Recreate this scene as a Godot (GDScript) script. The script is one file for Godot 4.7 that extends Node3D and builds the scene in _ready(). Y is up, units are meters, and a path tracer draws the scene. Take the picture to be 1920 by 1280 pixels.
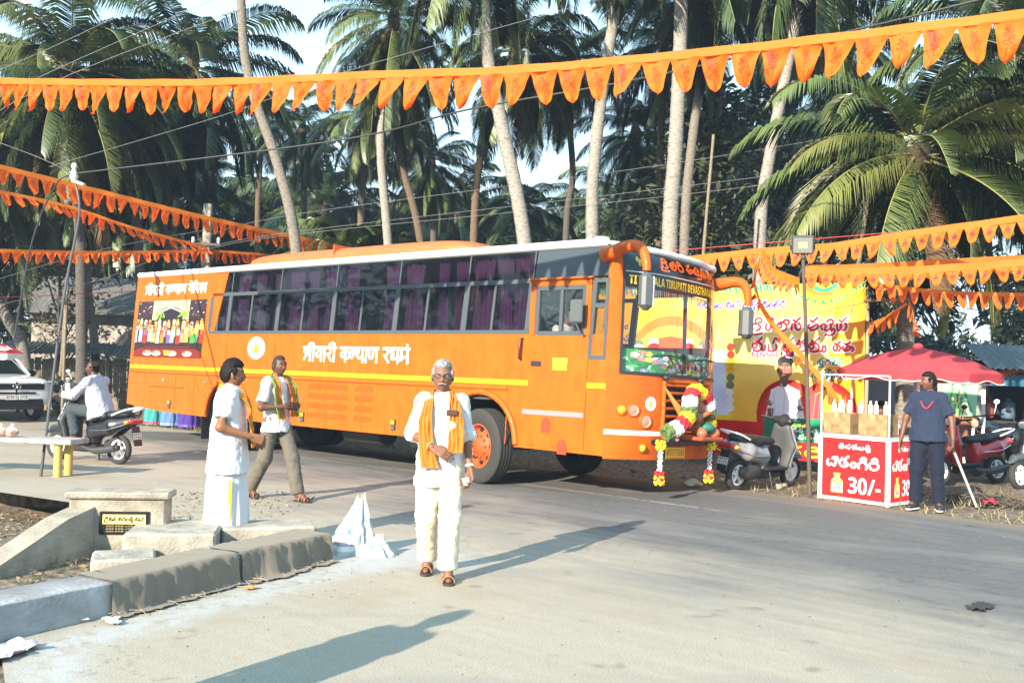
extends Node3D
# A temple bus turning at a village junction under coconut palms, hung with orange bunting.

func _ready() -> void:
	# camera
	var cam := Camera3D.new()
	cam.name = "camera"
	cam.fov = 37.25
	cam.near = 0.1
	cam.far = 900.0
	cam.position = Vector3(0, 1.66, 0)
	cam.rotation_order = EULER_ORDER_YXZ
	cam.rotation_degrees = Vector3(1.3, 0, 1.55)
	cam.current = true
	add_child(cam)
	# sky, exposure
	var we := WorldEnvironment.new()
	we.name = "world"
	var env := Environment.new()
	env.background_mode = Environment.BG_SKY
	var sky := Sky.new()
	var sm := ProceduralSkyMaterial.new()
	sm.sky_top_color = Color(0.60, 0.79, 0.90)
	sm.sky_horizon_color = Color(0.86, 0.94, 0.97)
	sm.sky_curve = 0.16
	sm.ground_bottom_color = Color(0.42, 0.38, 0.33)
	sm.ground_horizon_color = Color(0.72, 0.74, 0.74)
	sm.sun_angle_max = 12.0
	sm.sky_energy_multiplier = 0.92
	sm.ground_energy_multiplier = 0.5
	sky.sky_material = sm
	env.sky = sky
	env.tonemap_mode = Environment.TONE_MAPPER_LINEAR
	env.tonemap_exposure = 2.8
	env.fog_enabled = true
	env.fog_light_color = Color(0.80, 0.90, 1.0)
	env.fog_density = 0.0010
	env.sdfgi_enabled = true
	env.ssao_enabled = true
	env.ssil_enabled = true
	we.environment = env
	add_child(we)
	# sun: behind the camera's left shoulder, 24 degrees up
	var sun := DirectionalLight3D.new()
	sun.name = "sun"
	sun.light_energy = 1.55
	sun.light_color = Color(1.0, 0.94, 0.85)
	sun.light_angular_distance = 0.55
	sun.shadow_enabled = true
	add_child(sun)
	sun.look_at_from_position(Vector3.ZERO, -Vector3(-0.484, 0.407, 0.776), Vector3.UP)
	# the place, large things first
	build_ground()
	build_palms()
	build_backdrop()
	build_left()
	build_right()
	build_bus()
	build_people()
	build_vehicles()
	build_bunting()
	build_small()

# ------------------------------------------------------------------ mesh builder
class MB:
	var v := PackedVector3Array()
	var n := PackedVector3Array()
	var t := PackedVector2Array()
	var c := PackedColorArray()
	var ix := PackedInt32Array()
	var col := Color.WHITE

	func tri(a: Vector3, b: Vector3, d: Vector3) -> void:
		var nn := (b - a).cross(d - a).normalized()
		var i := v.size()
		for p in [a, b, d]:
			v.append(p); n.append(nn); t.append(Vector2(p.x, p.y)); c.append(col)
		ix.append_array(PackedInt32Array([i, i + 2, i + 1]))

	func quad(a: Vector3, b: Vector3, d: Vector3, e: Vector3, out := Vector3.ZERO) -> void:
		var nn := (d - a).cross(e - b).normalized()
		var q := [a, b, d, e]
		var uv := [Vector2(0, 1), Vector2(1, 1), Vector2(1, 0), Vector2(0, 0)]
		if out != Vector3.ZERO and nn.dot(out) < 0:
			nn = -nn; q = [a, e, d, b]; uv = [uv[0], uv[3], uv[2], uv[1]]
		var i := v.size()
		for k in 4:
			v.append(q[k]); n.append(nn); t.append(uv[k]); c.append(col)
		ix.append_array(PackedInt32Array([i, i + 2, i + 1, i, i + 3, i + 2]))

	func box(ct: Vector3, s: Vector3, b := Basis(), bev := 0.0) -> void:
		var h := s * 0.5
		bev = minf(bev, minf(h.x, minf(h.y, h.z)) * 0.9)
		for ax in 3:
			var a1 := (ax + 1) % 3
			var a2 := (ax + 2) % 3
			for sg in [-1.0, 1.0]:
				var q := []
				for k in [[-1, -1], [1, -1], [1, 1], [-1, 1]]:
					var p := Vector3.ZERO
					p[ax] = sg * h[ax]
					p[a1] = k[0] * (h[a1] - bev)
					p[a2] = k[1] * (h[a2] - bev)
					q.append(ct + b * p)
				var o := Vector3.ZERO
				o[ax] = sg
				quad(q[0], q[1], q[2], q[3], b * o)
			if bev > 0.0:
				for s1 in [-1.0, 1.0]:
					for s2 in [-1.0, 1.0]:
						var q := []
						for k in [[0, -1], [0, 1], [1, 1], [1, -1]]:
							var p := Vector3.ZERO
							p[ax] = k[1] * (h[ax] - bev)
							p[a1] = s1 * (h[a1] - (bev if k[0] == 1 else 0.0))
							p[a2] = s2 * (h[a2] - (0.0 if k[0] == 1 else bev))
							q.append(ct + b * p)
						var o := Vector3.ZERO
						o[a1] = s1; o[a2] = s2
						quad(q[0], q[1], q[2], q[3], b * o)
		if bev > 0.0:
			for sx in [-1.0, 1.0]:
				for sy in [-1.0, 1.0]:
					for sz in [-1.0, 1.0]:
						var sg := Vector3(sx, sy, sz)
						var p1 := ct + b * (sg * Vector3(h.x, h.y - bev, h.z - bev))
						var p2 := ct + b * (sg * Vector3(h.x - bev, h.y, h.z - bev))
						var p3 := ct + b * (sg * Vector3(h.x - bev, h.y - bev, h.z))
						if (p2 - p1).cross(p3 - p1).dot(b * sg) > 0: tri(p1, p2, p3)
						else: tri(p1, p3, p2)

	func bar(a: Vector3, b: Vector3, w: float, h: float, bev := 0.0, up := Vector3.UP) -> void:
		var z := (b - a).normalized()
		if absf(z.dot(up)) > 0.98: up = Vector3.RIGHT
		var x := up.cross(z).normalized()
		box((a + b) * 0.5, Vector3(w, h, a.distance_to(b)), Basis(x, z.cross(x), z), bev)

	func grid(nu: int, nv: int, fn: Callable, closed := false, flip := false) -> void:
		var i0 := v.size()
		var w := nu + 1
		for j in nv + 1:
			for i in w:
				v.append(fn.call(float(i) / nu, float(j) / nv))
				n.append(Vector3.ZERO); t.append(Vector2(float(i) / nu, 1.0 - float(j) / nv)); c.append(col)
		for j in nv:
			for i in nu:
				var a := i0 + j * w + i
				var b := a + 1
				var d := a + w + 1
				var e := a + w
				var nn := (v[d] - v[a]).cross(v[e] - v[b])
				if flip: nn = -nn
				n[a] += nn; n[b] += nn; n[d] += nn; n[e] += nn
				if flip: ix.append_array(PackedInt32Array([a, b, d, a, d, e]))
				else: ix.append_array(PackedInt32Array([a, d, b, a, e, d]))
		if closed:
			for j in nv + 1:
				var a := i0 + j * w
				var s := n[a] + n[a + nu]
				n[a] = s; n[a + nu] = s
		for k in range(i0, v.size()):
			n[k] = n[k].normalized()

	func tube(pts: Array, rad, sides := 8, cap := true, squash := 1.0) -> void:
		var m := pts.size()
		var up := Vector3.UP
		var i0 := v.size()
		var run := 0.0
		var x := Vector3.ZERO
		for k in m:
			var p: Vector3 = pts[k]
			var d: Vector3 = (pts[mini(k + 1, m - 1)] - pts[maxi(k - 1, 0)]).normalized()
			if k == 0:
				x = d.cross(Vector3.UP if absf(d.y) < 0.9 else Vector3.RIGHT).normalized()
			else:
				run += p.distance_to(pts[k - 1])
				x = (x - d * x.dot(d)).normalized()
			var y := d.cross(x)
			var r: float = rad[k] if rad is Array or rad is PackedFloat32Array else rad
			for s in sides + 1:
				var a := TAU * s / sides
				var o := x * cos(a) + y * sin(a) * squash
				v.append(p + o * r); n.append((x * cos(a) + y * sin(a)).normalized()); t.append(Vector2(float(s) / sides, run)); c.append(col)
		for k in m - 1:
			for s in sides:
				var a := i0 + k * (sides + 1) + s
				var b := a + sides + 1
				ix.append_array(PackedInt32Array([a, b, a + 1, a + 1, b, b + 1]))
		if cap:
			for e in [0, m - 1]:
				var d: Vector3 = (pts[1] - pts[0]).normalized() * -1.0 if e == 0 else (pts[m - 1] - pts[m - 2]).normalized()
				var ci := v.size()
				v.append(pts[e]); n.append(d); t.append(Vector2.ZERO); c.append(col)
				for s in sides + 1:
					v.append(v[i0 + e * (sides + 1) + s]); n.append(d); t.append(Vector2.ZERO); c.append(col)
				for s in sides:
					if e == 0: ix.append_array(PackedInt32Array([ci, ci + 1 + s, ci + 2 + s]))
					else: ix.append_array(PackedInt32Array([ci, ci + 2 + s, ci + 1 + s]))

	func ell(ct: Vector3, r: Vector3, nu := 16, nv := 10, b := Basis()) -> void:
		grid(nu, nv, func(u, w): return ct + b * (r * Vector3(sin(w * PI) * cos(u * TAU), cos(w * PI), sin(w * PI) * sin(u * TAU))), true)

	# profile of (radius, along) turned round the local axis of basis b (its y)
	func lathe(ct: Vector3, prof: Array, sides := 24, b := Basis()) -> void:
		var m := prof.size() - 1
		grid(sides, m, func(u, w):
			var q: Vector2 = prof[roundi(w * m)]
			return ct + b * Vector3(q.x * cos(u * TAU), q.y, q.x * sin(u * TAU)), true)

	# a flat-ended disc or ring whose axis is b.y
	func disc(ct: Vector3, r: float, h: float, sides := 20, b := Basis(), bev := 0.004) -> void:
		lathe(ct, [Vector2(0, h * 0.5), Vector2(r - bev, h * 0.5), Vector2(r - bev, h * 0.5), Vector2(r, h * 0.5 - bev), Vector2(r, h * 0.5 - bev), Vector2(r, -h * 0.5 + bev), Vector2(r, -h * 0.5 + bev), Vector2(r - bev, -h * 0.5), Vector2(r - bev, -h * 0.5), Vector2(0, -h * 0.5)], sides, b)

	func prism(poly: PackedVector2Array, d0: float, d1: float, xf := Transform3D()) -> void:
		# polygon in local xy, extruded along local z from d0 to d1
		if d1 < d0:
			var q := d0; d0 = d1; d1 = q
		var p := poly.duplicate()
		if Geometry2D.is_polygon_clockwise(p): p.reverse()
		var tr := Geometry2D.triangulate_polygon(p)
		var b := xf.basis
		var mir := b.determinant() < 0
		for side in [0, 1]:
			var z := d1 if side == 1 else d0
			var i := v.size()
			for q in p:
				v.append(xf * Vector3(q.x, q.y, z)); n.append((b * Vector3(0, 0, 1 if side == 1 else -1)).normalized()); t.append(q); c.append(col)
			for k in range(0, tr.size(), 3):
				var a := p[tr[k]]; var e := p[tr[k + 1]]; var f := p[tr[k + 2]]
				var ccw := (e - a).cross(f - a) > 0
				if (ccw != (side == 1)) != mir: ix.append_array(PackedInt32Array([i + tr[k], i + tr[k + 1], i + tr[k + 2]]))
				else: ix.append_array(PackedInt32Array([i + tr[k], i + tr[k + 2], i + tr[k + 1]]))
		for k in p.size():
			var a := p[k]
			var e := p[(k + 1) % p.size()]
			var o := Vector2(e.y - a.y, a.x - e.x)
			quad(xf * Vector3(a.x, a.y, d0), xf * Vector3(e.x, e.y, d0), xf * Vector3(e.x, e.y, d1), xf * Vector3(a.x, a.y, d1), b * Vector3(o.x, o.y, 0))

	func add(m: MB, xf := Transform3D()) -> void:
		var o := v.size()
		var mir := xf.basis.determinant() < 0
		var nb := xf.basis.inverse().transposed()
		for k in m.v.size():
			v.append(xf * m.v[k]); n.append((nb * m.n[k]).normalized())
		t.append_array(m.t); c.append_array(m.c)
		for k in range(0, m.ix.size(), 3):
			ix.append(o + m.ix[k])
			ix.append(o + m.ix[k + (2 if mir else 1)])
			ix.append(o + m.ix[k + (1 if mir else 2)])

	func wob(amp: float, freq: float, nz: FastNoiseLite, squash := Vector3.ONE) -> void:
		for k in v.size():
			var p := v[k] * freq * squash
			v[k] += n[k] * nz.get_noise_3d(p.x, p.y, p.z) * amp
		renorm()

	func renorm() -> void:
		var acc := PackedVector3Array()
		acc.resize(v.size())
		for k in range(0, ix.size(), 3):
			var a := ix[k]; var b := ix[k + 1]; var d := ix[k + 2]
			var nn := (v[d] - v[a]).cross(v[b] - v[a])
			acc[a] += nn; acc[b] += nn; acc[d] += nn
		for k in v.size():
			if acc[k].length_squared() > 1e-20: n[k] = acc[k].normalized()

	func mesh() -> ArrayMesh:
		var a := []
		a.resize(Mesh.ARRAY_MAX)
		a[Mesh.ARRAY_VERTEX] = v; a[Mesh.ARRAY_NORMAL] = n; a[Mesh.ARRAY_TEX_UV] = t; a[Mesh.ARRAY_COLOR] = c; a[Mesh.ARRAY_INDEX] = ix
		var m := ArrayMesh.new()
		m.add_surface_from_arrays(Mesh.PRIMITIVE_TRIANGLES, a)
		return m

# ------------------------------------------------------------------ print: a picture drawn with spans
class Ink:
	var im: Image
	func _init(w: int, h: int, bg: Color) -> void:
		im = Image.create(w, h, false, Image.FORMAT_RGBA8)
		im.fill(bg)
	func rect(x: float, y: float, w: float, h: float, c: Color) -> void:
		im.fill_rect(Rect2i(roundi(x), roundi(y), roundi(w), roundi(h)), c)
	func fillp(cons: Array, c: Color) -> void:
		var y0 := 1e9
		var y1 := -1e9
		for p in cons:
			for q in p:
				y0 = minf(y0, q.y); y1 = maxf(y1, q.y)
		for y in range(maxi(0, floori(y0)), mini(im.get_height() - 1, ceili(y1)) + 1):
			var yy := y + 0.5
			var xs := []
			for p in cons:
				var m: int = p.size()
				for k in m:
					var a: Vector2 = p[k]
					var b: Vector2 = p[(k + 1) % m]
					if (a.y <= yy) != (b.y <= yy):
						xs.append(a.x + (yy - a.y) / (b.y - a.y) * (b.x - a.x))
			xs.sort()
			for k in range(0, xs.size() - 1, 2):
				var x0 := maxi(0, roundi(xs[k]))
				var x1 := mini(im.get_width(), roundi(xs[k + 1]))
				if x1 > x0: im.fill_rect(Rect2i(x0, y, x1 - x0, 1), c)
	func ell(cx: float, cy: float, rx: float, ry: float, c: Color, rot := 0.0) -> void:
		var p := []
		for k in 24:
			var a := TAU * k / 24
			p.append(Vector2(cx, cy) + Vector2(rx * cos(a), ry * sin(a)).rotated(rot))
		fillp([p], c)
	func stroke(pts: Array, w: float, c: Color) -> void:
		for k in pts.size():
			ell(pts[k].x, pts[k].y, w * 0.5, w * 0.5, c)
			if k + 1 < pts.size():
				var a: Vector2 = pts[k]
				var b: Vector2 = pts[k + 1]
				var o := (b - a).orthogonal().normalized() * w * 0.5
				fillp([[a + o, b + o, b - o, a - o]], c)
	# strokes of one letter on a grid of ten: l = straight, c = curved, o = ring
	func glyph(def: String, x: float, y: float, sx: float, sy: float, w: float, c: Color) -> void:
		for s in def.split(";"):
			s = s.strip_edges()
			var q := s.substr(1).strip_edges().split(" ", false)
			var pts := []
			for e in q:
				var f := e.split(",")
				pts.append(Vector2(x + float(f[0]) * sx, y + float(f[1]) * sy))
			if s[0] == "c" and pts.size() > 2:
				var sm := []
				for k in pts.size() - 1:
					for h in 5:
						sm.append(pts[k].cubic_interpolate(pts[k + 1], pts[maxi(k - 1, 0)], pts[mini(k + 2, pts.size() - 1)], h / 5.0))
				sm.append(pts[-1])
				pts = sm
			stroke(pts, w, c)
	# text: letters by name, "_" a space; returns its width. h: height of ten units
	func indic(text: String, tab: Dictionary, x: float, y: float, h: float, w: float, c: Color, width := 0.0, draw := true) -> float:
		var u := 0.0
		var names := text.split(" ", false)
		for g in names:
			u += 4.0 if g == "_" else float(tab[g].get_slice("|", 0))
		var sy := h / 10.0
		var sx := sy if width <= 0.0 else width / u
		if not draw: return u * sx
		var head: bool = tab.has("head")
		var cx := x
		var w0 := x
		for k in names.size() + 1:
			var g: String = names[k] if k < names.size() else "_"
			if g == "_":
				if head and cx > w0: stroke([Vector2(w0, y), Vector2(cx, y)], w, c)
				cx += 4.0 * sx
				w0 = cx
			else:
				glyph(tab[g].get_slice("|", 1), cx, y, sx, sy, w, c)
				cx += float(tab[g].get_slice("|", 0)) * sx
		return u * sx
	func latin(text: String, x: float, y: float, h: float, c: Color, width := 0.0, weight := 700, fam := "Droid Sans") -> float:
		var sf := SystemFont.new()
		sf.font_names = PackedStringArray([fam]); sf.font_weight = weight; sf.hinting = TextServer.HINTING_NONE
		var ts := TextServerManager.get_primary_interface()
		var rid: RID = sf.get_rids()[0]
		var k := h / (64.0 * 0.72)
		var adv := 0.0
		for ch in text: adv += ts.font_get_glyph_advance(rid, 64, ts.font_get_glyph_index(rid, 64, ch.unicode_at(0), 0)).x
		var kx := k if width <= 0.0 else width / adv
		var cx := x
		for ch in text:
			var gi := ts.font_get_glyph_index(rid, 64, ch.unicode_at(0), 0)
			var d: Dictionary = ts.font_get_glyph_contours(rid, 64, gi)
			var cons := []
			var st := 0
			if d.has("contours"):
				for e in d.contours:
					var p := []
					for q in range(st, e + 1): p.append(Vector2(cx + d.points[q].x * kx, y + d.points[q].y * k))
					st = e + 1
					cons.append(p)
				fillp(cons, c)
			cx += ts.font_get_glyph_advance(rid, 64, gi).x * kx
		return cx - x
	func tex() -> ImageTexture:
		return ImageTexture.create_from_image(im)

const TICK := ";l3,1.2 4.6,2.8 8.6,-0.6"
const HOOK := ";c5.6,2.6 7.6,1 10,1.2 10.8,3 9.8,4.4"
const LOOP := ";c4,3.4 3.2,1 5.2,-0.8 7.4,0.4 7,2.4 5.2,2.8"
const VA := "c2.4,4.4 4.4,4.4 4.2,6.8 2.2,7.2 1,5.6 2.4,3.4 5.6,3 8.4,5 8,8.4 5,9.6 2,9"
const KA := "c2,4.6 0.8,6.4 2.4,7.6 5,6 7.6,4.4 9.2,5.8 8.4,7.6 6.2,8.8 3,9.4"
const TA := "c2.2,5 4,4 4.6,6 3,7 1.2,6 1.6,8.8 5,9.6 8.6,8 8.2,4.2"
const SA := "c1.4,8.6 1.6,4.6 4,4.4 4.6,7.6 7.2,9 8.8,6.4 7.6,3.6"
const NA := "c2,4 1.2,7.8 3.4,9.4 5.4,7.6 5,5 7,4 9,6 7.4,9.4"
const RA := "c5,3 2,3.6 1,6.4 2.6,9.2 5,9.6 7.6,8.6 8.6,6 7.4,3.6 5,3"
const LA := "c8,3.4 9.2,5.4 8,8.8 5,9.4 1.6,8.6 1,6 2.6,4 4.6,5 4,7"
const DA := "c6.5,3.2 3,2.8 1,5.4 2.2,8.6 5.5,9.4 8.2,7.4 7,5.4 5.2,6"
const CHA := "c2,5.4 1.4,8.6 4.6,9.6 7.8,8.2 8.2,5 5.6,3.6 4.4,5.8 5.6,7"
const SUB := ";c6.5,10.6 8.5,10 9,12 6.5,13 3.5,12.4"
var TEL := {
	"baa": "11.5|c2,4 1,6.5 2.5,9.4 5,7.6 7.5,9.4 9,6.5 8.2,4" + HOOK, "dam": "10|" + DA + TICK, "o": "6.5|c3.2,4.6 1,6.4 1.6,8.8 3.6,9.4 5.4,8 5,5.6 3.2,4.6",
	"gi": "9.6|c1.5,9.5 1.2,6 3.5,3.6 6,3.6 8,6 7.8,9.5" + LOOP, "ga": "9.6|c1.5,9.5 1.2,6 3.5,3.6 6,3.6 8,6 7.8,9.5" + TICK, "ri": "10|" + RA + LOOP, "ra": "10|" + RA + TICK,
	"va": "10|" + VA + TICK, "vaa": "11.5|" + VA + HOOK, "vi": "10|" + VA + LOOP, "ja": "10.5|c2,8.4 1,5.5 3,3.4 5,5 4.6,7.6 7,9.4 9.2,7.6 9,5;l5,2.4 8.6,0.4",
	"ya": "11|c1,5 2.2,3.4 3.4,5 3,8 4.6,9.4 6.6,8 6.6,4.5 8.6,3.6 9.8,6 9,9" + TICK, "la": "10.4|" + LA, "kshmi": "11|" + KA + LOOP + SUB, "ka": "10.4|" + KA + TICK, "ku": "13|" + KA + TICK + ";c9,7 11,5 12.4,7.4 11,9.6",
	"shri": "11|c1.5,8.6 1.4,4.8 4.6,4 7.4,5.6 7.2,8.6 4.4,9.4;c4,3.6 3.4,0.8 6.4,-0.8 8.8,0.6 8.2,2.8 6.4,2.6;c0,8 -0.4,11.6 4,12.6 9,11.6", "ni": "10|" + NA + LOOP, "na": "10|" + NA + TICK,
	"sa": "10|" + SA + TICK, "su": "12.5|" + SA + TICK + ";c8.6,7 10.6,5 12,7.4 10.6,9.6", "lyaa": "13|c2,8.6 1,5.4 3.6,4 5,6.4 4,8.6 6.6,9.4 9,7.4 8.6,4" + HOOK + ";c9.5,9.6 11.4,8 12.4,10.5 10,12.8 5,12.8",
	"nna": "10|c1,4.4 1.6,8.8 3.6,8.8 4.2,4.6 5,8.8 7.4,8.8 8.6,6 7.6,3.6" + TICK, "ma": "12|" + VA + TICK + ";c8.2,8.4 10.6,9 11.2,5.5", "mu": "14|" + VA + TICK + ";c8.2,8.4 10.6,9 11.2,5.5;c11.4,6 13,5.4 13.4,8.6 11.6,9.8",
	"ho": "12|c1.4,5 1.6,9 4.6,9.4 7.6,8.2 7.4,4.4;c5,3.4 6.4,0 8.4,0.4 9.4,2.6 11,1", "tsa": "10|" + TA + TICK + SUB, "ta": "10|" + TA + TICK, "cche": "10.5|" + CHA + ";c3,2 4,0 6,0.4 7,2.4 9,0" + SUB, "chu": "12.5|" + CHA + TICK + ";c8.4,7 10.4,5 12,7.4 10.6,9.6",
	"yu": "13|c1,5 2.2,3.4 3.4,5 3,8 4.6,9.4 6.6,8 6.6,4.5 8.6,3.6 9.8,6 9,9" + TICK + ";c10,7 11.4,5.4 12.6,7.6 11,9.8", "sva": "10|" + SA + TICK + SUB, "tha": "10|" + RA + TICK + ";l4,6.2 5.6,6.2",
}
var DEV := {
	"head": "0|", "ra": "6|c2,0 4,1 4.6,2.8 3,4.6 1,4.8;l1.6,4.8 5,9.6", "va": "7.4|l6,0 6,10;c6,2.8 3.5,2.5 1.2,4.5 2,6.8 4.2,6.6 6,4.5", "aa": "3.4|l1.8,0 1.8,10",
	"ii": "3.8|l1.8,0 1.8,10;c1.8,0 2,-2.4 0,-3.4 -2.6,-2.6 -3.6,0", "shra": "8.4|l7,0 7,10;c7,3.4 4.5,2.6 2.2,1 1,2.6 2.4,4.2 4.2,3.4;l4.8,4 1,9;l4.6,4.2 7,6.6", "ka": "9.6|l5,0 5,10;c5,3 2.5,2.6 0.8,4.6 2,6.8 3.8,6.2 5,4.2;c5,3.4 7,2.6 8.6,4 8.4,6.4 7.2,7.6",
	"lh": "5.2|c0.4,3.6 1.2,2.2 2.4,2.6 2.8,5 2,6.8 1,7;c2.8,4.4 3.6,2.4 5,2.8 5.4,4.4", "ya": "7.6|l6.2,0 6.2,10;c1,1.2 2.4,2.4 1.8,4.2 1.4,5.6 3,7.2 6,6", "nna": "9.4|l1,0 1,5;c1,5 2,7 3.6,7 4.6,5.5;l4.6,0 4.6,6;l7.8,0 7.8,10",
	"ve": "7.4|l6,0 6,10;c6,2.8 3.5,2.5 1.2,4.5 2,6.8 4.2,6.6 6,4.5;c2.6,-3.2 5,-2.4 6.2,0", "i": "3|l1.8,0 1.8,10;c1.8,0 2,-2.6 4.5,-3.2 7.6,0", "da": "6.6|l3.8,0 3.8,2.4;c3.8,2.4 1.2,2.6 0.8,5 3,6.6 5.2,5.2;c3.4,6.2 4.2,8 5.8,9.6",
	"tha": "8.4|l7,0 7,10;c2.8,1.6 1.4,1 1.2,2.6 2.8,2.8 3,4.4 1.6,5.4 2.4,7.4 7,6.2", "mam": "8.4|l7,0 7,10;l1.8,0 1.8,6;c1.8,6 0.6,6.2 0.8,7.8 2.2,7.4 2.4,6 7,6;c6,-2.6 6.4,-2.4 6.2,-2.2",
}

# ------------------------------------------------------------------ scene tree helpers
func lin(r: float, g: float, b: float, a := 1.0) -> Color:
	var q := Color(r, g, b).linear_to_srgb()
	q.a = a
	return q

func tag(o: Node, label := "", category := "", group := "", kind := "") -> Node:
	if label: o.set_meta("label", label)
	if category: o.set_meta("category", category)
	if group: o.set_meta("group", group)
	if kind: o.set_meta("kind", kind)
	return o

func thing(called: String, label: String, category: String, at := Vector3.ZERO, yaw := 0.0, group := "") -> Node3D:
	var o := Node3D.new()
	o.name = called
	add_child(o, true)
	o.position = at
	o.rotation.y = yaw
	tag(o, label, category, group)
	return o

func part(p: Node, called: String, m, mt: Material, xf := Transform3D()) -> MeshInstance3D:
	var o := MeshInstance3D.new()
	o.name = called
	o.mesh = m.mesh() if m is MB else m
	o.material_override = mt
	p.add_child(o, true)
	o.transform = xf
	return o

func solo(called: String, m, mt: Material, label: String, category: String, xf := Transform3D(), group := "") -> MeshInstance3D:
	var o := part(self, called, m, mt, xf)
	tag(o, label, category, group)
	return o

func struct(called: String, m, mt: Material) -> MeshInstance3D:
	var o := part(self, called, m, mt)
	o.set_meta("kind", "structure")
	return o

# ------------------------------------------------------------------ materials
var mats := {}
var tx := {}

func noise(freq: float, oct := 4, sd := 1, kind := FastNoiseLite.TYPE_SIMPLEX_SMOOTH) -> FastNoiseLite:
	var f := FastNoiseLite.new()
	f.seed = sd; f.frequency = freq; f.noise_type = kind; f.fractal_octaves = oct
	return f

func ntex(key: String, freq: float, lo: float, hi: float, oct := 4, size := 512, kind := FastNoiseLite.TYPE_SIMPLEX_SMOOTH) -> NoiseTexture2D:
	if not tx.has(key):
		var q := NoiseTexture2D.new()
		q.width = size; q.height = size; q.seamless = true
		q.noise = noise(freq, oct, hash(key) % 1000, kind)
		var g := Gradient.new()
		g.set_color(0, Color(lo, lo, lo)); g.set_color(1, Color(hi, hi, hi))
		q.color_ramp = g
		tx[key] = q
	return tx[key]

# a plain paint: linear colour, roughness, and options
func mt(key: String, c: Color = Color.WHITE, rough := 0.6, o := {}) -> StandardMaterial3D:
	if mats.has(key): return mats[key]
	var m := StandardMaterial3D.new()
	m.resource_name = key
	m.albedo_color = Color(c.r, c.g, c.b).linear_to_srgb()
	m.albedo_color.a = c.a
	m.roughness = rough
	m.metallic = o.get("metal", 0.0)
	if o.has("spec"): m.metallic_specular = o.spec
	if o.has("tex"):
		m.albedo_texture = o.tex
		if o.has("tri"):
			m.uv1_triplanar = true
			m.uv1_world_triplanar = o.get("world", false)
			m.uv1_scale = o.tri if o.tri is Vector3 else Vector3.ONE * o.tri
		elif o.has("uvs"): m.uv1_scale = o.uvs
	if o.has("bump"):
		m.heightmap_enabled = true
		m.heightmap_texture = o.bump
		m.heightmap_scale = o.get("bumps", 0.5)
		if o.has("tri"):
			m.uv1_triplanar = true
			m.uv1_world_triplanar = o.get("world", false)
			m.uv1_scale = o.tri if o.tri is Vector3 else Vector3.ONE * o.tri
	if o.has("coat"):
		m.clearcoat_enabled = true; m.clearcoat = o.coat; m.clearcoat_roughness = 0.08
	if o.has("vc"): m.vertex_color_use_as_albedo = true
	if o.has("back"):
		m.backlight_enabled = true; m.backlight = o.back
	if o.has("rim"):
		m.rim_enabled = true; m.rim = o.rim
	if c.a < 1.0: m.transparency = BaseMaterial3D.TRANSPARENCY_ALPHA
	if o.has("emit"):
		m.emission_enabled = true; m.emission = o.emit; m.emission_energy_multiplier = o.get("energy", 1.0)
	mats[key] = m
	return m

func printm(key: String, ink: Ink, rough := 0.6, o := {}) -> StandardMaterial3D:
	var m := mt(key, Color.WHITE, rough, o)
	m.albedo_texture = ink.tex()
	m.texture_repeat = false
	return m

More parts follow.
